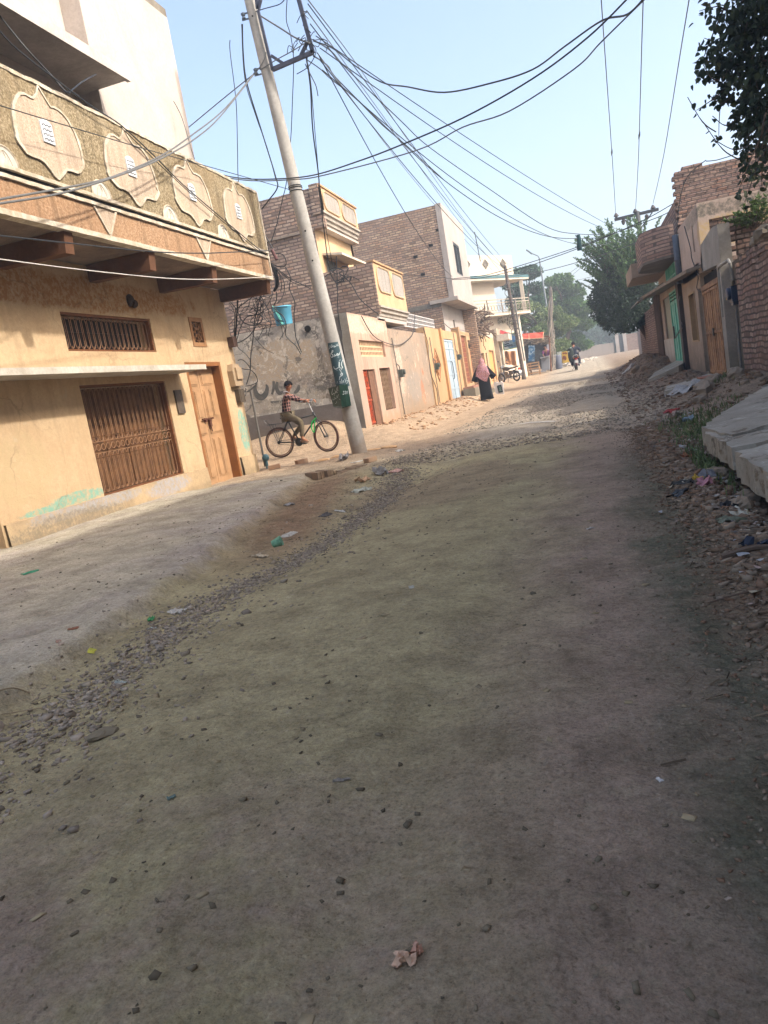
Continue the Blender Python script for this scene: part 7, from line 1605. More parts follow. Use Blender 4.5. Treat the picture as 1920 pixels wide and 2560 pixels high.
P = [k_(1195,740,-.3), k_(1395,690,-.3), k_(1405,1010,-.3), k_(1215,1040,-.3)]; b = MB(); b.prism(P, (0,.7,0)); b.build('body', plain('steel_grey', lin(148,150,154), .5, .08, 3, .4, .2), ct)
b = MB(); b.bar(k_(1180,735,-.2), k_(1400,680,-.2), .9, .06); b.bar(k_(1180,1055,-.4), k_(1330,1045,-.4), .12, .1); b.build('worktop', plain('worktop_grey', lin(166,166,168), .5), ct)
sk = thing('person', 'stall keeper in a purple shirt leaning over the grey counter', 'person', tuple(k_(1300, 1000, .5)))
hc_ = k_(1290, 460, .5)
J = {'pel': (hc_+Vector((.12,.1,-.72)), (.15,.1)), 'sp': (hc_+Vector((.10,.05,-.52)), (.14,.1)), 'chest': (hc_+Vector((.05,0,-.30)), (.155,.1)), 'neck': (hc_+Vector((.02,0,-.14)), .05), 'head': (hc_, (.085,.095)), 'crown': (hc_+Vector((0,0,.08)), (.065,.07)), 'shL': (hc_+Vector((-.15,0,-.25)), .06), 'elL': (hc_+Vector((-.2,-.12,-.5)), .045), 'wrL': (hc_+Vector((-.1,-.35,-.66)), .034), 'shR': (hc_+Vector((.23,0,-.27)), .06), 'elR': (hc_+Vector((.30,-.1,-.52)), .045), 'wrR': (hc_+Vector((.2,-.33,-.66)), .034), 'hiL': (hc_+Vector((.03,.1,-.8)), .09), 'anL': (hc_+Vector((.03,.1,-1.45)), .05), 'hiR': (hc_+Vector((.22,.1,-.8)), .09), 'anR': (hc_+Vector((.22,.1,-1.45)), .05)}
E = [('pel','sp'),('sp','chest'),('chest','neck'),('neck','head'),('head','crown'),('chest','shL'),('shL','elL'),('elL','wrL'),('chest','shR'),('shR','elR'),('elR','wrR'),('pel','hiL'),('hiL','anL'),('pel','hiR'),('hiR','anR')]
hand(J, E, 'wrL', J['wrL'][0], (.2,-1,-.2), (0,0,1)); hand(J, E, 'wrR', J['wrR'][0], (-.2,-1,-.2), (0,0,1)); skin('body', J, E, M_SKIN, sk, 'pel')
J2 = {k: (J[k][0], tuple(q+.03 for q in (J[k][1] if hasattr(J[k][1], '__len__') else (J[k][1],)*2))) for k in ('pel','sp','chest','shL','elL','shR','elR')}; J2['hem'] = (J['pel'][0]-Vector((0,0,.25)), (.2,.14))
skin('shirt', J2, [('hem','pel'),('pel','sp'),('sp','chest'),('chest','shL'),('shL','elL'),('chest','shR'),('shR','elR')], plain('shirt_purple', lin(132,66,116), .85, .15, 8), sk, 'pel')
face(sk, J['head'][0], (-.5,-1,-.3), .095); hair_cap(sk, J['head'][0]+Vector((0,.01,.015)), (-.5,-1,-.2), .1)
fn = thing('pedestal_fan', 'dark pedestal fan standing in front of the tea stall', 'fan', tuple(k_(1130, 1000, -.6))); fc = k_(1110, 660, -.6)
b = MB()
for q in (.32, .24, .16, .08): b.ring(fc, (.2,-1,0), q, .012, 24, 4)
for i in range(12): a = i*math.pi/6; u_ = Vector((.98*math.cos(a), .2*math.cos(a), math.sin(a))); b.tube([fc+u_*.05, fc+u_*.32], .008, 4)
b.build('cage', M_STEELDK, fn); b = MB()
for i in range(3): a = i*2.094; u_ = Vector((math.cos(a), 0, math.sin(a))); v_ = Vector((-math.sin(a), .3, math.cos(a))); b.prism([fc+u_*.04+Vector((0,.05,0)), fc+u_*.27+v_*.1+Vector((0,.05,0)), fc+u_*.27-v_*.06+Vector((0,.05,0))], (0,.01,0))
b.build('blades', plain('blade_green', lin(60,88,80), .5), fn); b = MB(); b.tube([fc+Vector((0,.1,0)), k_(1130,1000,-.5)], .03, 8); b.lathe([(.25,0),(.25,.03),(.04,.06)], k_(1130,1005,-.5), 16); b.build('stand', M_STEELDK, fn)
sn = thing('snack_strip', 'hanging strips of blue snack packets at the tea stall', 'snack packets', tuple(k_(960, 800, -.5)))
b = MB()
for i in range(4):
    for j in range(9):
        a, c = 885+i*38+(j%2)*4, 430+j*42; p = k_(a, c, -.5); w = .11; b.prism([p, p+Vector((w,.02,0)), p+Vector((w,.0,-.14)), p+Vector((0,.03,-.14))], (0,.03,0))
t = NT('packet_blue', .35, .5); t.col(t.mix(t.ramp(t.noise(7, 3), [(.5,0.0),(.56,1.0)]), lin(52,130,178), lin(196,220,232))); b.build('packets', t.m, sn)
oc = MB(); cloth(oc, k_(300,570,-4.6), k_(575,560,-4.6), k_(605,930,-4.7), k_(330,880,-4.7), 10, .1, sd=3); tag(oc.build('hanging_cloth', plain('cloth_orange', lin(196,144,104), .9, .12, 5)), 'faded orange cloth hanging behind the parked motorcycle', 'cloth')
bn = thing('shop_banner', 'printed white and green shop banner hung beside the leaning wooden pole', 'banner', tuple(k_(430, 330, -2.5)))
t = NT('banner_print', .6); t.col(t.mix(t.ramp(t.noise(2.6, 5, .7), [(.42,0.0),(.5,1.0)]), lin(206,210,214), t.ramp(t.noise(1.9, 4, .65), [(.35, lin(58,110,150)), (.5, lin(150,176,186)), (.6, lin(52,84,86))])))
Q = [k_(240,180,-4.9), k_(550,120,-4.9), k_(615,470,-4.9), k_(290,545,-4.9)]
b = MB(); b.prism(Q, (0,.03,0)); b.build('sheet', t.m, bn); b = MB()
for i in range(4): b.bar(Q[i]-Vector((0,.02,0)), Q[(i+1)%4]-Vector((0,.02,0)), .05, .03, (0,1,0))
b.build('border', plain('border_green', lin(126,160,110), .6), bn)
b = MB()
for s_ in ([(480,250),(530,230),(560,280),(500,310)], ): ribbon(b, [k_(*p, -4.95) for p in s_], .12, (0,-1,0), .01)
b.build('blue_mark', plain('mark_blue', lin(60,130,190), .6), bn); b = MB()
for j in range(3): ribbon(b, smooth_path([k_(300+i*40, 330+j*55-i*7+(i%2)*22, -4.95) for i in range(4+2*(j==2))], 3), .035, (0,-1,0), .012)
for j in range(2): ribbon(b, smooth_path([k_(450+i*30, 400+j*40-i*6+(i%2)*10, -4.95) for i in range(5)], 3), .015, (0,-1,0), .012)
b.build('lettering', plain('print_navy', lin(36,52,70), .6), bn)
ch = thing('wooden_chair', 'rough wooden chair frame in front of the tea stall', 'chair', tuple(k_(1040, 1180, -1.5)))
c0 = k_(1040, 1175, -1.5); b = MB(); m_wd = plain('chair_wood', lin(186,150,112), .8, .2, 8)
for nm, parts in (('leg', [((-.36,0,0),(-.36,0,.9))]), ('leg', [((.36,0,0),(.36,0,.9))]), ('leg', [((-.36,.5,0),(-.36,.5,.62))]), ('leg', [((.36,.5,0),(.36,.5,.62))]), ('seat', [((-.36,0,.5),(.36,0,.5)),((-.36,.5,.5),(.36,.5,.5)),((-.36,0,.5),(-.36,.5,.5)),((.36,0,.5),(.36,.5,.5)),((-.3,.25,.5),(.3,.25,.5))]), ('backrest', [((-.36,0,.86),(.36,0,.86)),((-.36,0,.68),(.36,0,.68))]), ('stretcher', [((-.36,0,.22),(.36,0,.22))])):
    b = MB()
    for a, c in parts: b.bar(c0+Vector(a), c0+Vector(c), .075 if nm != 'seat' else .06)
    b.build(nm, m_wd, ch)
tb = thing('stall_bench', 'dark low wooden bench beside the leaning pole', 'bench', tuple(k_(800, 1180, -1.2))); c0 = k_(790, 1170, -1.2); b = MB(); b.box(c0.x-.5, c0.x+.5, c0.y, c0.y+.5, c0.z+.62, c0.z+.7); b.build('seat', M_WOODBR, tb)
for x in (-.45, .45):
    for y in (.05, .45): b = MB(); b.bar(c0+Vector((x,y,0)), c0+Vector((x,y,.62)), .07); b.build('leg', M_WOODBR, tb)
b = MB(); b.bar(c0+Vector((-.45,.05,.3)), c0+Vector((.45,.05,.3)), .06); b.bar(c0+Vector((-.45,.05,.5)), c0+Vector((.45,.05,.5)), .06); b.build('stretcher', M_WOODBR, tb)
br_ = thing('water_barrel', 'grey-blue barrel beside the old creeper-clad post', 'barrel', tuple(onY(1396, 924, 56))); c0 = onY(1396, 924, 56); b = MB(); b.lathe([(.28,0),(.31,.1),(.3,.5),(.31,.9),(.27,1.0)], c0, 18); b.build('barrel', plain('barrel_blue_grey', lin(96,100,112), .6, .2, 4), br_, smooth=True)
z9 = lambda a, c: (1390+a*.05425, 850+c*.05425)
ys = thing('yellow_sign', 'yellow stall sign with red-brown lettering beside the road', 'sign', tuple(onY(*z9(440, 1080), 57)))
Q = [onY(*z9(*p), 57) for p in ((262,550),(600,500),(625,1010),(300,1070))]; b = MB(); b.prism(Q, (0,.5,0)); b.build('board', plain('sign_yellow', lin(222,180,62), .6, .08, 4), ys)
b = MB()
for s_ in ([(310,640),(350,610),(390,640)], [(400,625),(440,600),(470,625),(510,605)], [(345,900),(335,800),(370,760),(390,830),(370,890)], [(400,780),(440,790),(440,900),(400,890)]): ribbon(b, smooth_path([onY(*z9(*p), 56.97) for p in s_], 3), .06, (0,-1,0), .008)
b.build('lettering', plain('sign_red_brown', lin(150,78,36), .6), ys)
b = MB(); b.prism([onY(*z9(*p), 58.5) for p in ((40,560),(250,520),(270,1150),(140,1180))], (0,.06,0)); tag(b.build('cream_board', plain('board_cream_lettered', lin(196,198,182), .7, .2, 6)), 'pale cream board leaning left of the yellow sign', 'board')
rsb = np.random.RandomState(3)
P = np.array([(-.9+3.2*rsb.rand()-1.2, 60+22*rsb.rand()) for _ in range(420)]); P[:,0] = -1.6+(P[:,1]-60)*.06+rsb.randn(420)*.45
V, F = stones(rsb, P, .06+.16*rsb.rand(420)**2); tag(arrmesh('roadside_stones', V, F, stone_mat('stone_pale', [lin(214,200,184), lin(190,174,158), lin(224,214,200)])), 'pale stones heaped along the foot of the far boundary wall', 'stones', kind='stuff')
# ------------------------------------------------------------------ trees
def leaf_mat(name, cols, rough=.6, trans=.18):
    t = NT(name, rough, .25); g = t.n.new('ShaderNodeNewGeometry')
    k = t.ramp(g.outputs['Random Per Island'], [(i/(len(cols)-1), c) for i, c in enumerate(cols)]); t.col(k)
    tr = t.n.new('ShaderNodeBsdfTranslucent'); t.set(tr.inputs[0], k); mx = t.n.new('ShaderNodeMixShader'); mx.inputs[0].default_value = trans
    out = t.n['Material Output']; t.t.links.new(t.b.outputs[0], mx.inputs[1]); t.t.links.new(tr.outputs[0], mx.inputs[2]); t.t.links.new(mx.outputs[0], out.inputs[0]); return t.m
OUT2 = np.array([(0,0),(.42,.22),(.36,.62),(0,1),(-.36,.62),(-.42,.22)])
def leaves(rs, P, D, size, wide=1.0, fold=.35):
    """leaf blades at P pointing along D (both n,3): two folded quads each"""
    n = len(P); D = D/np.linalg.norm(D, axis=1)[:, None]; U = rs.randn(n, 3); S = np.cross(D, U); S /= np.linalg.norm(S, axis=1)[:, None]; N = np.cross(S, D)
    sz = np.broadcast_to(size, (n,)); V = np.zeros((n, 6, 3))
    for i, (x, y) in enumerate(OUT2): V[:, i] = P+(S*(x*wide)+D*y+N*(abs(x)*fold-.25*y*y))*sz[:, None]
    F = np.array([(0,1,2,3),(0,3,4,5)])[None]+(np.arange(n)*6)[:, None, None]
    return V.reshape(-1, 3), F.reshape(-1, 4)
def cloud(rs, C, Rr, n, shell=.55):
    """n points in the ellipsoids C, Rr, denser towards their skins"""
    w = np.array([r[0]*r[1]*r[2] for r in Rr])**.67; w /= w.sum(); idx = rs.choice(len(C), n, p=w); d = rs.randn(n, 3); d /= np.linalg.norm(d, axis=1)[:, None]
    rad = rs.rand(n)**(1/3.); rad = rad*(1-shell)+shell*(.8+.25*rs.rand(n)); C = np.array(C); Rr = np.array(Rr)
    return C[idx]+d*rad[:, None]*Rr[idx], d
def limb(b, a, c, r0, r1, sag=.0, n=6, k=5, j=.12, rnd=random.Random(3)):
    a = Vector(a); c = Vector(c); L = (c-a).length; P = [a.lerp(c, i/n)+Vector((rnd.uniform(-j,j), rnd.uniform(-j,j), rnd.uniform(-j,j)))*L*.25*(0 if i in (0, n) else 1)-Vector((0,0,sag*math.sin(math.pi*i/n))) for i in range(n+1)]
    b.tube(smooth_path(P, 2), list(np.linspace(r0, r1, (n)*2+1)), k); return P
M_BARK = plain('bark_grey_brown', lin(98,86,76), .95, .3, 9, .1, 0, .7, 25)
def pc(x, y, Y): return tuple(onY(x, y, Y))
# big tree leaning over the compound wall
rs = np.random.RandomState(31); rn = random.Random(31)
bt_ = thing('roadside_tree', 'big-leaved tree overhanging the brick compound wall at the upper right', 'tree', (3.7, 12.4, .2))
b = MB(); limb(b, (3.7,12.4,.0), (3.35,12.5,4.2), .22, .16, 0, 6, 10, .05, rn); tips = []; LP = []; LD = []
pix = [(1748,28,12.2),(1760,95,12.4),(1795,150,12.6),(1830,60,12.3),(1762,172,12.7),(1742,190,12.8),(1800,215,12.5),(1741,276,12.6),(1790,255,12.8),(1835,300,12.7),(1797,352,12.9),(1845,385,12.6),(1880,330,12.4),(1842,490,11.8),(1862,505,11.9),(1885,440,12.0),(1905,470,12.1),(1850,120,12.2),(1880,40,12.0),(1900,150,12.2),(1875,220,12.4),(1905,260,12.3),(1905,390,12.3),(1850,20,12.6),(1870,150,12.9),(1895,90,12.6),(1860,270,12.9),(1900,320,12.7)]
for i, (x, y, d) in enumerate(pix):
    tip = onY(x, y, d); st = Vector((3.35,12.5,4.0)).lerp(Vector((3.1,12.4,6.4)), rn.random()) if y < 400 else Vector((3.2,12.3,4.1))
    Pp = limb(b, st, tip, .028, .004, -.12 if y < 400 else -.35, 6, 5, .18, rn)
    for q in range(26 if x > 1780 else 17):
        f = 1-(rn.random()**1.5)*.62; k = f*6; i0 = min(5, int(k)); p = Pp[i0].lerp(Pp[i0+1], k-i0)
        LP.append(p+Vector((rn.gauss(0,.05), rn.gauss(0,.08), rn.gauss(0,.05)))); LD.append((rn.gauss(-.25,.5), rn.gauss(0,.6), rn.gauss(-.8,.4)))
for (xa, ya, xb, yb) in ((1790,330,1719,243),(1850,400,1762,312),(1880,360,1790,352),(1800,200,1752,150),(1830,240,1775,240),(1850,100,1800,20),(1840,300,1781,290),(1890,200,1828,160),(1900,300,1845,330)):
    A0 = onY(xa, ya, 12.5); B0 = onY(xb, yb, 12.6); b.tube(smooth_path([A0, A0.lerp(B0,.5)-Vector((0,0,.10)), B0], 5), [.009]*6+[.006]*5, 5)
for i in range(9):
    st = Vector((3.3,12.5,3.2+.3*i)); limb(b, st, (3.4+rn.uniform(-.6,2.4), 12.3+rn.uniform(-2.6,2.0), 5+rn.uniform(0,3.5)), .09, .02, -.2, 6, 6, .2, rn)
b.build('trunk', M_BARK, bt_, smooth=True)
C = [(3.2,12.5,5.2),(3.7,12.2,6.5),(4.6,11.5,6.2),(4.4,13.2,5.6),(5.0,10.6,5.6),(3.5,11.3,7.2),(4.8,12.4,7.4),(2.95,12.7,4.2)]
Rr = [(.85,1.0,.9),(1.1,1.3,1.1),(1.3,1.4,1.2),(1.2,1.0,1.1),(1.2,1.4,1.2),(1.0,1.1,.9),(1.2,1.2,1.0),(.45,.7,.55)]
P, D = cloud(rs, C, Rr, 9500, .35); D = D*.4+rs.randn(len(P), 3)*.5+np.array([-.1,0,-.8])
Cf = [pc(x, y, d) for x, y, d in ((1862,50,12.4),(1885,140,12.5),(1848,205,12.7),(1892,265,12.5),(1885,335,12.6),(1905,400,12.4),(1832,120,12.4),(1905,25,12.2),(1815,25,12.2),(1868,290,12.8),(1790,150,12.6),(1905,200,12.2))]
P2, D2 = cloud(rs, Cf, [(.27,.5,.24)]*len(Cf), 1500, .3); D2 = D2*.4+rs.randn(len(P2), 3)*.5+np.array([-.1,0,-.8])
P = np.concatenate([np.array(LP), P2, P]); D = np.concatenate([np.array(LD), D2, D])
V, F = leaves(rs, P, D, .062+.045*rs.rand(len(P)), .95)
arrmesh('crown', V, F, leaf_mat('leaf_dark', [lin(40,56,42), lin(58,74,48), lin(48,62,50), lin(72,86,54), lin(36,48,40)]), bt_)
# bushy dark tree on the right bank
sb = thing('bushy_tree', 'dense dark bushy tree with upright feathery shoots on the right bank', 'tree', (2.25, 36, .7))
b = MB(); limb(b, (2.85,36,.5), (2.0,36,3.2), .14, .08, 0, 5, 8, .08, rn)
SP = []; SD = []
for i in range(150):
    a = rn.uniform(0, 6.28); st = Vector((2.0+.85*math.cos(a), 36+.9*math.sin(a), 3.4+rn.uniform(-.2,1.8))); L = rn.uniform(1.1, 2.0); d = Vector((rn.uniform(-.75,.45), rn.uniform(-.4,.4), rn.uniform(.55,1.0))).normalized()
    bend = Vector((-.25*rn.random(), 0, -.15)); prev = st
    for q in range(46):
        f = q/45; p = st+d*(L*f)+bend*(f*f); 
        for s__ in range(2): SP.append(p+Vector((rn.gauss(0,.03), rn.gauss(0,.03), 0))); SD.append(Vector((rn.gauss(0,.7), rn.gauss(0,.7), 0))+d*.9)
    b.tube([st, st+d*L*.5+bend*.25, st+d*L+bend], [.02,.012,.004], 4)
b.build('trunk', M_BARK, sb)
C = [(1.6,36,3.2),(1.05,35.8,3.0),(1.5,35.6,2.55),(2.3,36,3.1),(1.2,36.2,3.8),(2.1,36.4,4.1),(1.75,36,4.5),(.75,35.9,3.45),(1.9,35.2,2.5),(2.45,35.8,3.8),(2.6,36,4.6),(2.35,36,5.2),(2.75,36,3.2)]
Rr = [(1.15,1.3,1.1),(.75,.9,.8),(.95,.9,.75),(.85,1,1.0),(.75,.8,.7),(.8,.9,.8),(.65,.7,.7),(.5,.6,.5),(.8,.7,.7),(.7,.8,.8),(.6,.7,.7),(.5,.6,.6),(.6,.7,.8)]
P, D = cloud(rs, C, Rr, 16500, .6); D = D*.7+rs.randn(len(P), 3)*.5+np.array([0,0,-.2])
P = np.concatenate([P, np.array(SP)]); D = np.concatenate([D, np.array(SD)]); sz = np.concatenate([.085+.05*rs.rand(16500), .09+.04*rs.rand(len(SP))])
V, F = leaves(rs, P, D, sz, .6); mi = np.repeat(np.concatenate([np.zeros(16500, int), np.ones(len(SP), int)]), 2)
arrmesh('crown', V, F, [leaf_mat('leaf_bottle', [lin(44,60,50), lin(64,84,62), lin(50,68,58), lin(78,96,68), lin(56,56,54)]), leaf_mat('leaf_shoot', [lin(84,118,76), lin(106,136,84), lin(72,104,72)])], sb, mi=mi)
# trees beyond the bend
def far_tree(label, base, C, Rr, n, size, mat, group=None, name='tree', trunk=.16, shell=.5):
    t = thing(name, label, 'tree', base, group); b = MB(); top = Vector(C[0]); fork = Vector(base).lerp(Vector((sum(c[0] for c in C)/len(C), sum(c[1] for c in C)/len(C), base[2]+.45*(max(c[2] for c in C)-base[2]))), 1)
    limb(b, Vector(base)-Vector((0,0,.3)), fork, trunk, trunk*.7, 0, 4, 8, .06, rn)
    for c in C: limb(b, fork, c, trunk*.5, .03, -.1, 5, 5, .15, rn)
    b.build('trunk', M_BARK, t)
    P, D = cloud(rs, C, Rr, n, shell); D = D+rs.randn(len(P), 3)*.7; V, F = leaves(rs, P, D, size*(.7+.6*rs.rand(n)), .7); arrmesh('crown', V, F, mat, t); return t
M_L1 = leaf_mat('leaf_mid', [lin(66,100,58), lin(94,130,72), lin(78,112,64), lin(116,146,80), lin(52,76,52)]); M_L2 = leaf_mat('leaf_light', [lin(104,128,74), lin(128,148,88), lin(88,112,68), lin(150,160,106), lin(70,92,58)]); M_L3 = leaf_mat('leaf_blue', [lin(62,98,76), lin(80,116,84), lin(52,82,66)])
def blobs(px, Y, r, sd, flat=.5):
    q = random.Random(sd); C = []; Q = []
    for (x, y) in px:
        for j in range(2): C.append(pc(x+q.uniform(-9,9), y+q.uniform(-7,7), Y+q.uniform(-1.6,1.6))); s_ = r*q.uniform(.45,1.0); Q.append((s_, s_, s_*flat))
    return C, Q
C, Q = blobs([(1290,690),(1322,688),(1345,718),(1300,725),(1275,712),(1330,750),(1285,748)], 66, 1.1, 1); far_tree('dark spreading tree rising behind the white house', pc(1300, 900, 66), C, Q, 7000, .24, M_L3, 'trees beyond the bend', trunk=.2)
C, Q = blobs([(1375,700),(1402,704),(1420,722),(1440,728),(1392,738),(1362,742),(1428,758),(1455,770),(1405,775),(1440,800),(1460,815)], 70, 1.15, 2); far_tree('tall layered tree behind the street lamp', pc(1405, 900, 70), C, Q, 9000, .24, M_L1, 'trees beyond the bend', trunk=.22)
C, Q = blobs([(1300,775),(1330,770),(1355,790),(1320,805),(1350,825),(1290,805),(1375,775),(1385,810),(1370,845),(1400,830),(1410,800),(1410,860),(1390,870)], 60, .95, 3); far_tree('light green bushy tree leaning over the tea stall', pc(1345, 905, 60), C, Q, 10000, .17, M_L2, 'trees beyond the bend')
C, Q = blobs([(1425,820),(1440,850),(1420,870),(1455,868)], 72, .9, 4); far_tree('low green tree behind the yellow sign', pc(1430, 900, 72), C, Q, 3500, .2, M_L1, 'trees beyond the bend')
C, Q = blobs([(1250,795),(1262,805),(1245,815),(1272,790),(1258,822),(1276,815)], 51, .42, 5); far_tree('sparse pale shrub against the white house', pc(1262, 880, 51), C, Q, 900, .13, leaf_mat('leaf_pale', [lin(150,150,120), lin(180,176,150), lin(120,124,92)]), 'trees beyond the bend', trunk=.06)
for i, (pts, lab) in enumerate((([(1470,832),(1495,838),(1480,852),(1510,850),(1458,848)], 'hazy grey-green tree, leftmost beyond the boundary wall'), ([(1520,822),(1545,836),(1530,848),(1560,850)], 'hazy grey-green tree, middle one beyond the boundary wall'), ([(1575,842),(1590,852),(1560,858),(1605,856)], 'hazy grey-green tree nearest the cream gateway'), ([(1440,838),(1425,845),(1448,862)], 'hazy tree behind the low green tree'))):
    C, Q = blobs(pts, 120, 2.1, 10+i, .7); far_tree(lab, pc(pts[0][0]+10, 880, 120), C, Q, 3800, .42, M_L3, 'hazy trees beyond the boundary wall', trunk=.2)
C, Q = blobs([(1450,856),(1480,862),(1510,866),(1540,868),(1500,858),(1530,860)], 200, 4.5, 15, .55); far_tree('far belt-like tree mass lost in the haze', pc(1490, 876, 200), C, Q, 5000, .8, M_L3, 'hazy trees beyond the boundary wall', trunk=.3)
# small wild plants on the right-hand walls
def sprig(label, c, n, L, size, mat, cat='plant'):
    t = thing('wall_plant', label, cat, c); b = MB(); SP = []; SD = []
    for i in range(n):
        d = Vector((rn.uniform(-.8,.6), rn.uniform(-.7,.7), rn.uniform(.2,1))).normalized(); st = Vector(c); e = st+d*L*rn.uniform(.6,1.1); b.tube([st, st.lerp(e,.5)+Vector((0,0,.04)), e], [.008,.006,.003], 4)
        for q in range(26): f = .25+.75*q/25; SP.append(st.lerp(e, f)+Vector((0,0,.16*L*math.sin(math.pi*f)*.5))); SD.append(d*.5+Vector((rn.gauss(0,.6), rn.gauss(0,.6), rn.gauss(-.1,.4))))
    b.build('stems', M_BARK, t); V, F = leaves(rs, np.array(SP), np.array(SD), size*(.7+.6*rs.rand(len(SP))), .45); arrmesh('foliage', V, F, mat, t)
sprig('feathery green plant sprouting from the gatehouse bricks', (3.05, 15.3, 2.75), 30, .55, .075, leaf_mat('leaf_fresh', [lin(70,96,50), lin(98,120,62), lin(84,108,58)]))
# ------------------------------------------------------------------ litter
def scrap(name, label, x, y, w, l, col, crumple=.3, sd=1, lift=.0, rot=0.0, rough=.6, cat='litter', col2=None, spec=.3, px=True):
    """a crumpled sheet w x l lying where the photo's pixel (x, y) meets the ground"""
    if px:
        p = onZ(x, y, 0)
        for _ in range(4): p = onZ(x, y, gp(p.x, p.y))
        cx_, cy_ = p.x, p.y
    else: cx_, cy_ = x, y
    n = 9; V = []; c, s = math.cos(rot), math.sin(rot)
    for j in range(n):
        for i in range(n):
            u = i/(n-1)-.5; v = j/(n-1)-.5; k = mnoise.noise(Vector((u*3.2+sd*3.7, v*3.2, sd))); k2 = mnoise.noise(Vector((u*7+sd, v*7, sd*2.1))); e = 1+.35*mnoise.noise(Vector((u*2+sd, v*2+sd, 5.3)))
            a = u*w*e*(1-.4*crumple); d = v*l*e*(1-.4*crumple); X = cx_+a*c-d*s+k2*crumple*w*.25; Y = cy_+a*s+d*c+k*crumple*l*.2
            V.append((X, Y, gp(X, Y)+.003+lift+max(0, k+.25)*crumple*min(w, l)*.55+max(0, k2)*crumple*min(w, l)*.3))
    F = [(j*n+i, j*n+i+1, (j+1)*n+i+1, (j+1)*n+i) for j in range(n-1) for i in range(n-1)]; N = len(V)
    b = MB(); b.add(V+[(q[0], q[1], q[2]-.0025) for q in V], F+[tuple(N+k for k in f[::-1]) for f in F]+[(i, N+i, N+i+1, i+1) for i in range(n-1)])
    t = NT('paper_'+name, rough, spec); t.col(t.mix(t.ramp(t.noise(30, 3), [(.45,0.0),(.55,1.0)]), col, col2 or tuple(q*.75 for q in col[:3])+(1,)))
    return tag(b.build(name, t.m, smooth=False), label, cat)
W_ = lin(206,200,188)
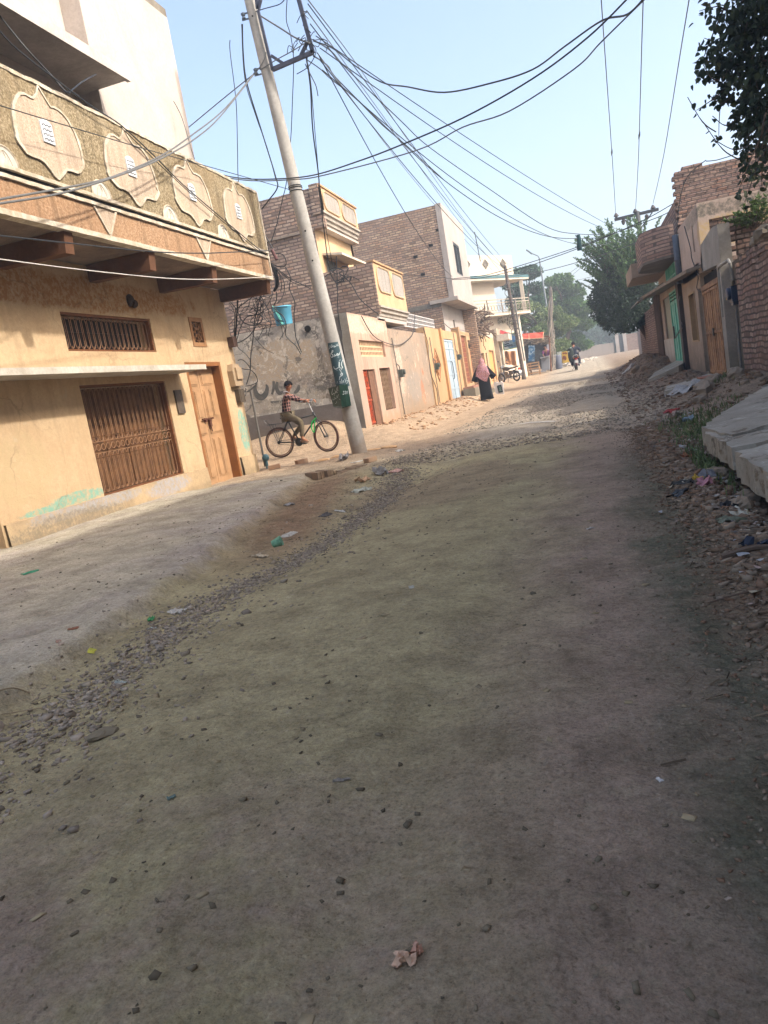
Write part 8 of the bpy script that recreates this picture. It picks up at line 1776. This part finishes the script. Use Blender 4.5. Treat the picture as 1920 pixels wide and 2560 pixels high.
for i, a in enumerate([
 ('paper_scrap','torn white paper bag lying left of the gravel strip',440,1530,.11,.07,W_,.5), ('wrapper','bright green plastic wrapper beside the torn white bag',378,1550,.05,.05,lin(74,160,96),.6), ('wrapper','small mint and white sachet below the green wrapper',382,1572,.05,.03,lin(190,210,200),.3),
 ('packet','yellow and blue snack packet on the verge',230,1628,.06,.035,lin(200,196,70),.25), ('shard','orange terracotta shard on the verge',183,1573,.055,.04,lin(150,96,66),.2), ('paper_scrap','pale torn strip left of the yellow and blue packet',152,1610,.06,.03,lin(190,170,150),.4), ('paper_scrap','small pinkish crumpled scrap below the yellow and blue packet',155,1642,.035,.03,lin(196,160,140),.7),
 ('wrapper','pale green film strip lying across the gravel',298,1708,.11,.03,lin(168,176,166),.5), ('wrapper','emerald plastic sliver near the peach house',78,1432,.16,.06,lin(64,160,120),.4), ('paper_scrap','cream crumpled paper right of the red soil',652,1392,.16,.08,lin(200,184,156),.7), ('paper_scrap','white sheet flat on the red soil edge',722,1336,.22,.08,lin(196,190,176),.15),
 ('wrapper','small white scrap with dark print on the upper verge',725,1262,.16,.10,lin(176,172,168),.5), ('plastic_bag','crumpled grey plastic bag at the foot of the leaning pole',862,1153,.28,.22,lin(170,166,164),.9), ('paper_scrap','flat white paper beside the pole foot',893,1155,.22,.10,lin(210,206,196),.2),
 ('plastic_bag','grey-black plastic bag in the dip beside the brick kerb',952,1186,.36,.24,lin(150,146,140),.8), ('paper_scrap','pink paper scrap by the grey-black bag',986,1180,.26,.16,lin(214,168,150),.4), ('rag','peach crumpled rag in front of the brick kerb',908,1205,.26,.2,lin(216,176,136),.8), ('paper_scrap','pale greenish paper below the peach rag',908,1225,.3,.14,lin(190,190,170),.4),
 ('paper_scrap','white scrap beside the black debris on the red soil',850,1278,.16,.06,lin(206,202,190),.3), ('plastic_bag','black plastic scraps pressed into the red soil',815,1287,.22,.09,lin(92,84,78),.4),
 ('dry_husk','flesh-coloured dry fruit husk in the near foreground',1012,2408,.058,.044,lin(236,196,166),1.0), ('dry_husk','curled peach-brown husk piece touching the larger one',1043,2384,.038,.036,lin(222,172,146),1.0), ('wrapper','clear crumpled wrapper in the middle of the road',852,1952,.06,.02,lin(160,150,138),.7), ('paper_scrap','pale flat scrap in the centre of the road',1029,1469,.06,.03,lin(190,188,172),.2), ('paper_scrap','tiny white scrap on the road crown',1476,1322,.06,.03,lin(200,194,186),.5), ('paper_scrap','tiny white chip in the shaded foreground right',1648,1951,.02,.012,lin(220,218,214),.3), ('dry_leaf','dry pale sliver near the right foreground edge',1820,2250,.016,.006,lin(206,190,172),.3), ('paper_scrap','faint white paper strip far out on the sunlit road',1345,1056,.9,.22,lin(196,186,170),.1),
 ('plastic_sheet','wide black plastic sheet in the right gutter',1700,1234,.26,.12,lin(46,52,56),.5), ('wrapper','dark folded card in the gutter heap',1705,1212,.2,.12,lin(50,50,46),.5), ('paper_scrap','white card propped in the gutter heap',1725,1205,.18,.10,lin(196,192,178),.5), ('wrapper','yellow foil wrapper in the gutter heap',1742,1203,.13,.10,lin(206,170,60),.9), ('plastic_bag','pink plastic bag in the gutter heap',1762,1213,.22,.14,lin(190,134,146),.8), ('plastic_bag','grey plastic bag topping the gutter heap',1775,1197,.2,.16,lin(128,130,136),1.0),
 ('paper_scrap','white paper lying by the upper slab edge',1722,1124,.34,.16,lin(176,180,184),.4), ('wrapper','blue crumpled paper in the grass',1722,1056,.3,.2,lin(150,172,190),.8), ('wrapper','red wrapper above the blue paper',1681,1033,.34,.2,lin(172,60,56),.7), ('plastic_bag','dirty white bag left of the grass',1690,1042,.36,.24,lin(170,152,138),.9), ('wrapper','orange-brown wrapper under the slab corner',1724,1148,.16,.16,lin(170,110,76),.7),
 ('rag','white rag stretched over the right-hand rubble',1855,1287,.26,.12,lin(198,194,176),.6), ('rag','greenish grey rag below the white one',1830,1305,.2,.1,lin(120,124,104),.7), ('cardboard','cream cardboard piece at the right edge',1876,1340,.17,.11,lin(190,172,146),.35), ('plastic_bag','dark blue plastic bag at the right edge',1893,1370,.16,.1,lin(40,52,72),.9), ('paper_scrap','striped white card in the right-hand rubble',1777,1266,.09,.07,lin(196,194,186),.3), ('plastic_bag','black plastic scraps among the right-hand rubble',1822,1272,.13,.1,lin(60,62,66),.9),
 ('plastic_bag','pale grey bag on the bank below the low apron',1712,980,.9,.5,lin(170,168,164),.5), ('paper_scrap','white scrap on the far right bank',1573,940,.6,.4,lin(206,200,192),.7), ('paper_scrap','small white litter piece on the sunlit alley sand',1000,1128,.2,.14,lin(222,214,200),.5), ('wrapper','dull teal film on the near left road',430,1995,.03,.02,lin(110,132,124),.5)]):
    scrap(*a, sd=i+2, rot=(i*1.7) % 3.1)
V = []; F = []; mi_ = []; rl = np.random.RandomState(55)
for i in range(520):
    y = 1.5+rl.rand()*11.5; x = .82+rl.randn()*.17+.35*max(0, (y-8)/5); s_ = .008+.022*rl.rand()**2; a = rl.rand()*6.28; z = gp(x, y)+.012; n = len(V); ca, sa = math.cos(a), math.sin(a)
    for (u, v) in ((-1,-.6),(0,-.7),(1,-.5),(1.1,.5),(.1,.7),(-.9,.6)): V.append((x+s_*(u*ca-v*sa), y+s_*(u*sa+v*ca), z+s_*rl.rand()*.9))
    F += [(n, n+1, n+4, n+5), (n+1, n+2, n+3, n+4)]
tag(arrmesh('litter_bits', V, F, stone_mat('litter_bits', [lin(210,206,196), lin(170,176,184), lin(196,186,160), lin(120,110,100), lin(206,180,170), lin(90,96,104), lin(180,176,166)])), 'small faded bits of paper and plastic strewn through the right gutter', 'litter', kind='stuff')
b = MB(); c = onZ(690, 1360, .03); b.lathe([(.028,0),(.040,.075),(.042,.078)], c+Vector((-.03,0,.0)), 16, (.9,.2,.25)); cu = tag(b.build('paper_cup', plain('cup_green_white', lin(120,170,140), .6, .4, 40)), 'crushed green and white cup on its side by the red soil', 'cup')
rr = random.Random(17)
for i, (x, y, L, r_, a, lab) in enumerate(((1893,1378,.34,.014,.25,'grey bent stick lying at the right edge rubble'),(1500+330,1490,.22,.004,.5,'thin reddish twig on the right-hand mud'),(45,1760,.12,.003,1.2,'pale straw standing out on the near verge'),(140,1755,.2,.002,.35,'long thin straw on the near verge'),(60,1790,.16,.002,.6,'short bent straw beside the pale one'))):
    p = onZ(x, y, 0); d = Vector((math.cos(a), math.sin(a), 0)); q = [p-d*L/2, p+Vector((0,0,.012)), p+d*L/2]; q = [Vector((v.x, v.y, gp(v.x, v.y)+r_+.004+(.012 if j == 1 else 0))) for j, v in enumerate(q)]
    b = MB(); b.tube(smooth_path(q, 4), r_, 6); tag(b.build('stick', plain('stick_'+str(i), lin(150,134,108) if i > 1 else lin(112,96,84), .9)), lab, 'stick')
# dry twigs and leaf bits along the gutter and red soil
V = []; F = []; rs = np.random.RandomState(77)
for i in range(1500):
    if i % 3: y = 1.7+rs.rand()*8.5; x = .55+rs.randn()*.18
    else: y = 5+rs.rand()*5; x = -3.0+rs.randn()*.5
    a = rs.rand()*3.14; L = .01+.03*rs.rand()**2; w = .0015+.003*rs.rand(); z = gp(x, y)+.004; dx, dy = math.cos(a), math.sin(a); n = len(V)
    V += [(x-dx*L-dy*w, y-dy*L+dx*w, z), (x-dx*L+dy*w, y-dy*L-dx*w, z), (x+dx*L+dy*w*.4, y+dy*L-dx*w*.4, z+.008*rs.rand()), (x+dx*L-dy*w*.4, y+dy*L+dx*w*.4, z+.010*rs.rand())]; F.append((n, n+1, n+2, n+3))
tag(arrmesh('twigs', V, F, stone_mat('twig_bits', [lin(70,56,46), lin(120,102,82), lin(48,42,38), lin(150,132,108)])), 'dry twigs and leaf bits strewn along both road edges', 'twigs', kind='stuff')
# brick kerb by the pole
kb = MB(); rr = random.Random(5); A0 = Vector((-4.02, 10.2, 0)); A1 = Vector((-3.62, 11.45, 0)); n = 16; d = (A1-A0).normalized(); s_ = Vector((d.y, -d.x, 0))
for i in range(n):
    p = A0.lerp(A1, (i+.5)/n); z = gp(p.x-.3, p.y)-.045; 
    if rr.random() < .1: continue
    kb.bar(p-s_*.11+Vector((0,0,z+.0+rr.uniform(-.008,.008))), p+s_*(.11+rr.uniform(-.02,.02))+Vector((0,0,z-.01)), .068, .13)
tag(kb.build('brick_kerb', brick('brick_kerb_dusty', lin(172,148,122), lin(154,134,110), lin(136,120,100), .07, .3, .004)), 'row of bricks on edge kerbing the verge near the leaning pole', 'kerb')
for i, (x, y, a, lab) in enumerate(((-5.8,13.0,.3,'loose brick lying at the peach house corner'),(-5.35,13.25,.9,'second loose brick out from the house corner'),(-3.55,11.7,1.2,'upright broken brick at the end of the brick kerb'))):
    b = MB(); z = gp(x, y); u_ = Vector((math.cos(a), math.sin(a), .05)); b.bar(Vector((x,y,z+.04))-u_*.11, Vector((x,y,z+.04))+u_*.11, .11, .08); tag(b.build('brick', brick('loose_brick', lin(180,150,122), lin(160,132,108), lin(150,126,106), .3, .2, .003)), lab, 'brick')
b = MB(); rr = random.Random(14)
for i in range(5): c = Vector((-5.0+.3*i, 13.4+.12*i, gp(-5+.3*i, 13.4)+.0)); b.ball(c, .12, 10, 6, 1.4, .7, .35)
a = np.array(b.v); a += np.array([mnoise.noise_vector(Vector(p*6))*.03 for p in a]); b.v = [tuple(p) for p in a]; tag(b.build('sand_clods', plain('clod_sand', lin(206,168,126), .95, .15, 8, .1, 0, .6, 20)), 'crumbly sand clods between the house corner and the pole', 'clods', kind='stuff')

# ------------------------------------------------------------------ air
b = MB(); b.box(-70, 70, -40, 330, -3, 22)
hz = b.build('haze', bpy.data.materials.new('haze_air')); hm = hz.data.materials[0]; hm.use_nodes = True; hn = hm.node_tree.nodes; hn.clear()
pv = hn.new('ShaderNodeVolumePrincipled'); pv.inputs['Color'].default_value = (.86, .93, 1.0, 1); pv.inputs['Density'].default_value = HAZE; pv.inputs['Anisotropy'].default_value = .2
ho = hn.new('ShaderNodeOutputMaterial'); hm.node_tree.links.new(pv.outputs[0], ho.inputs['Volume']); tag(hz, kind='stuff')
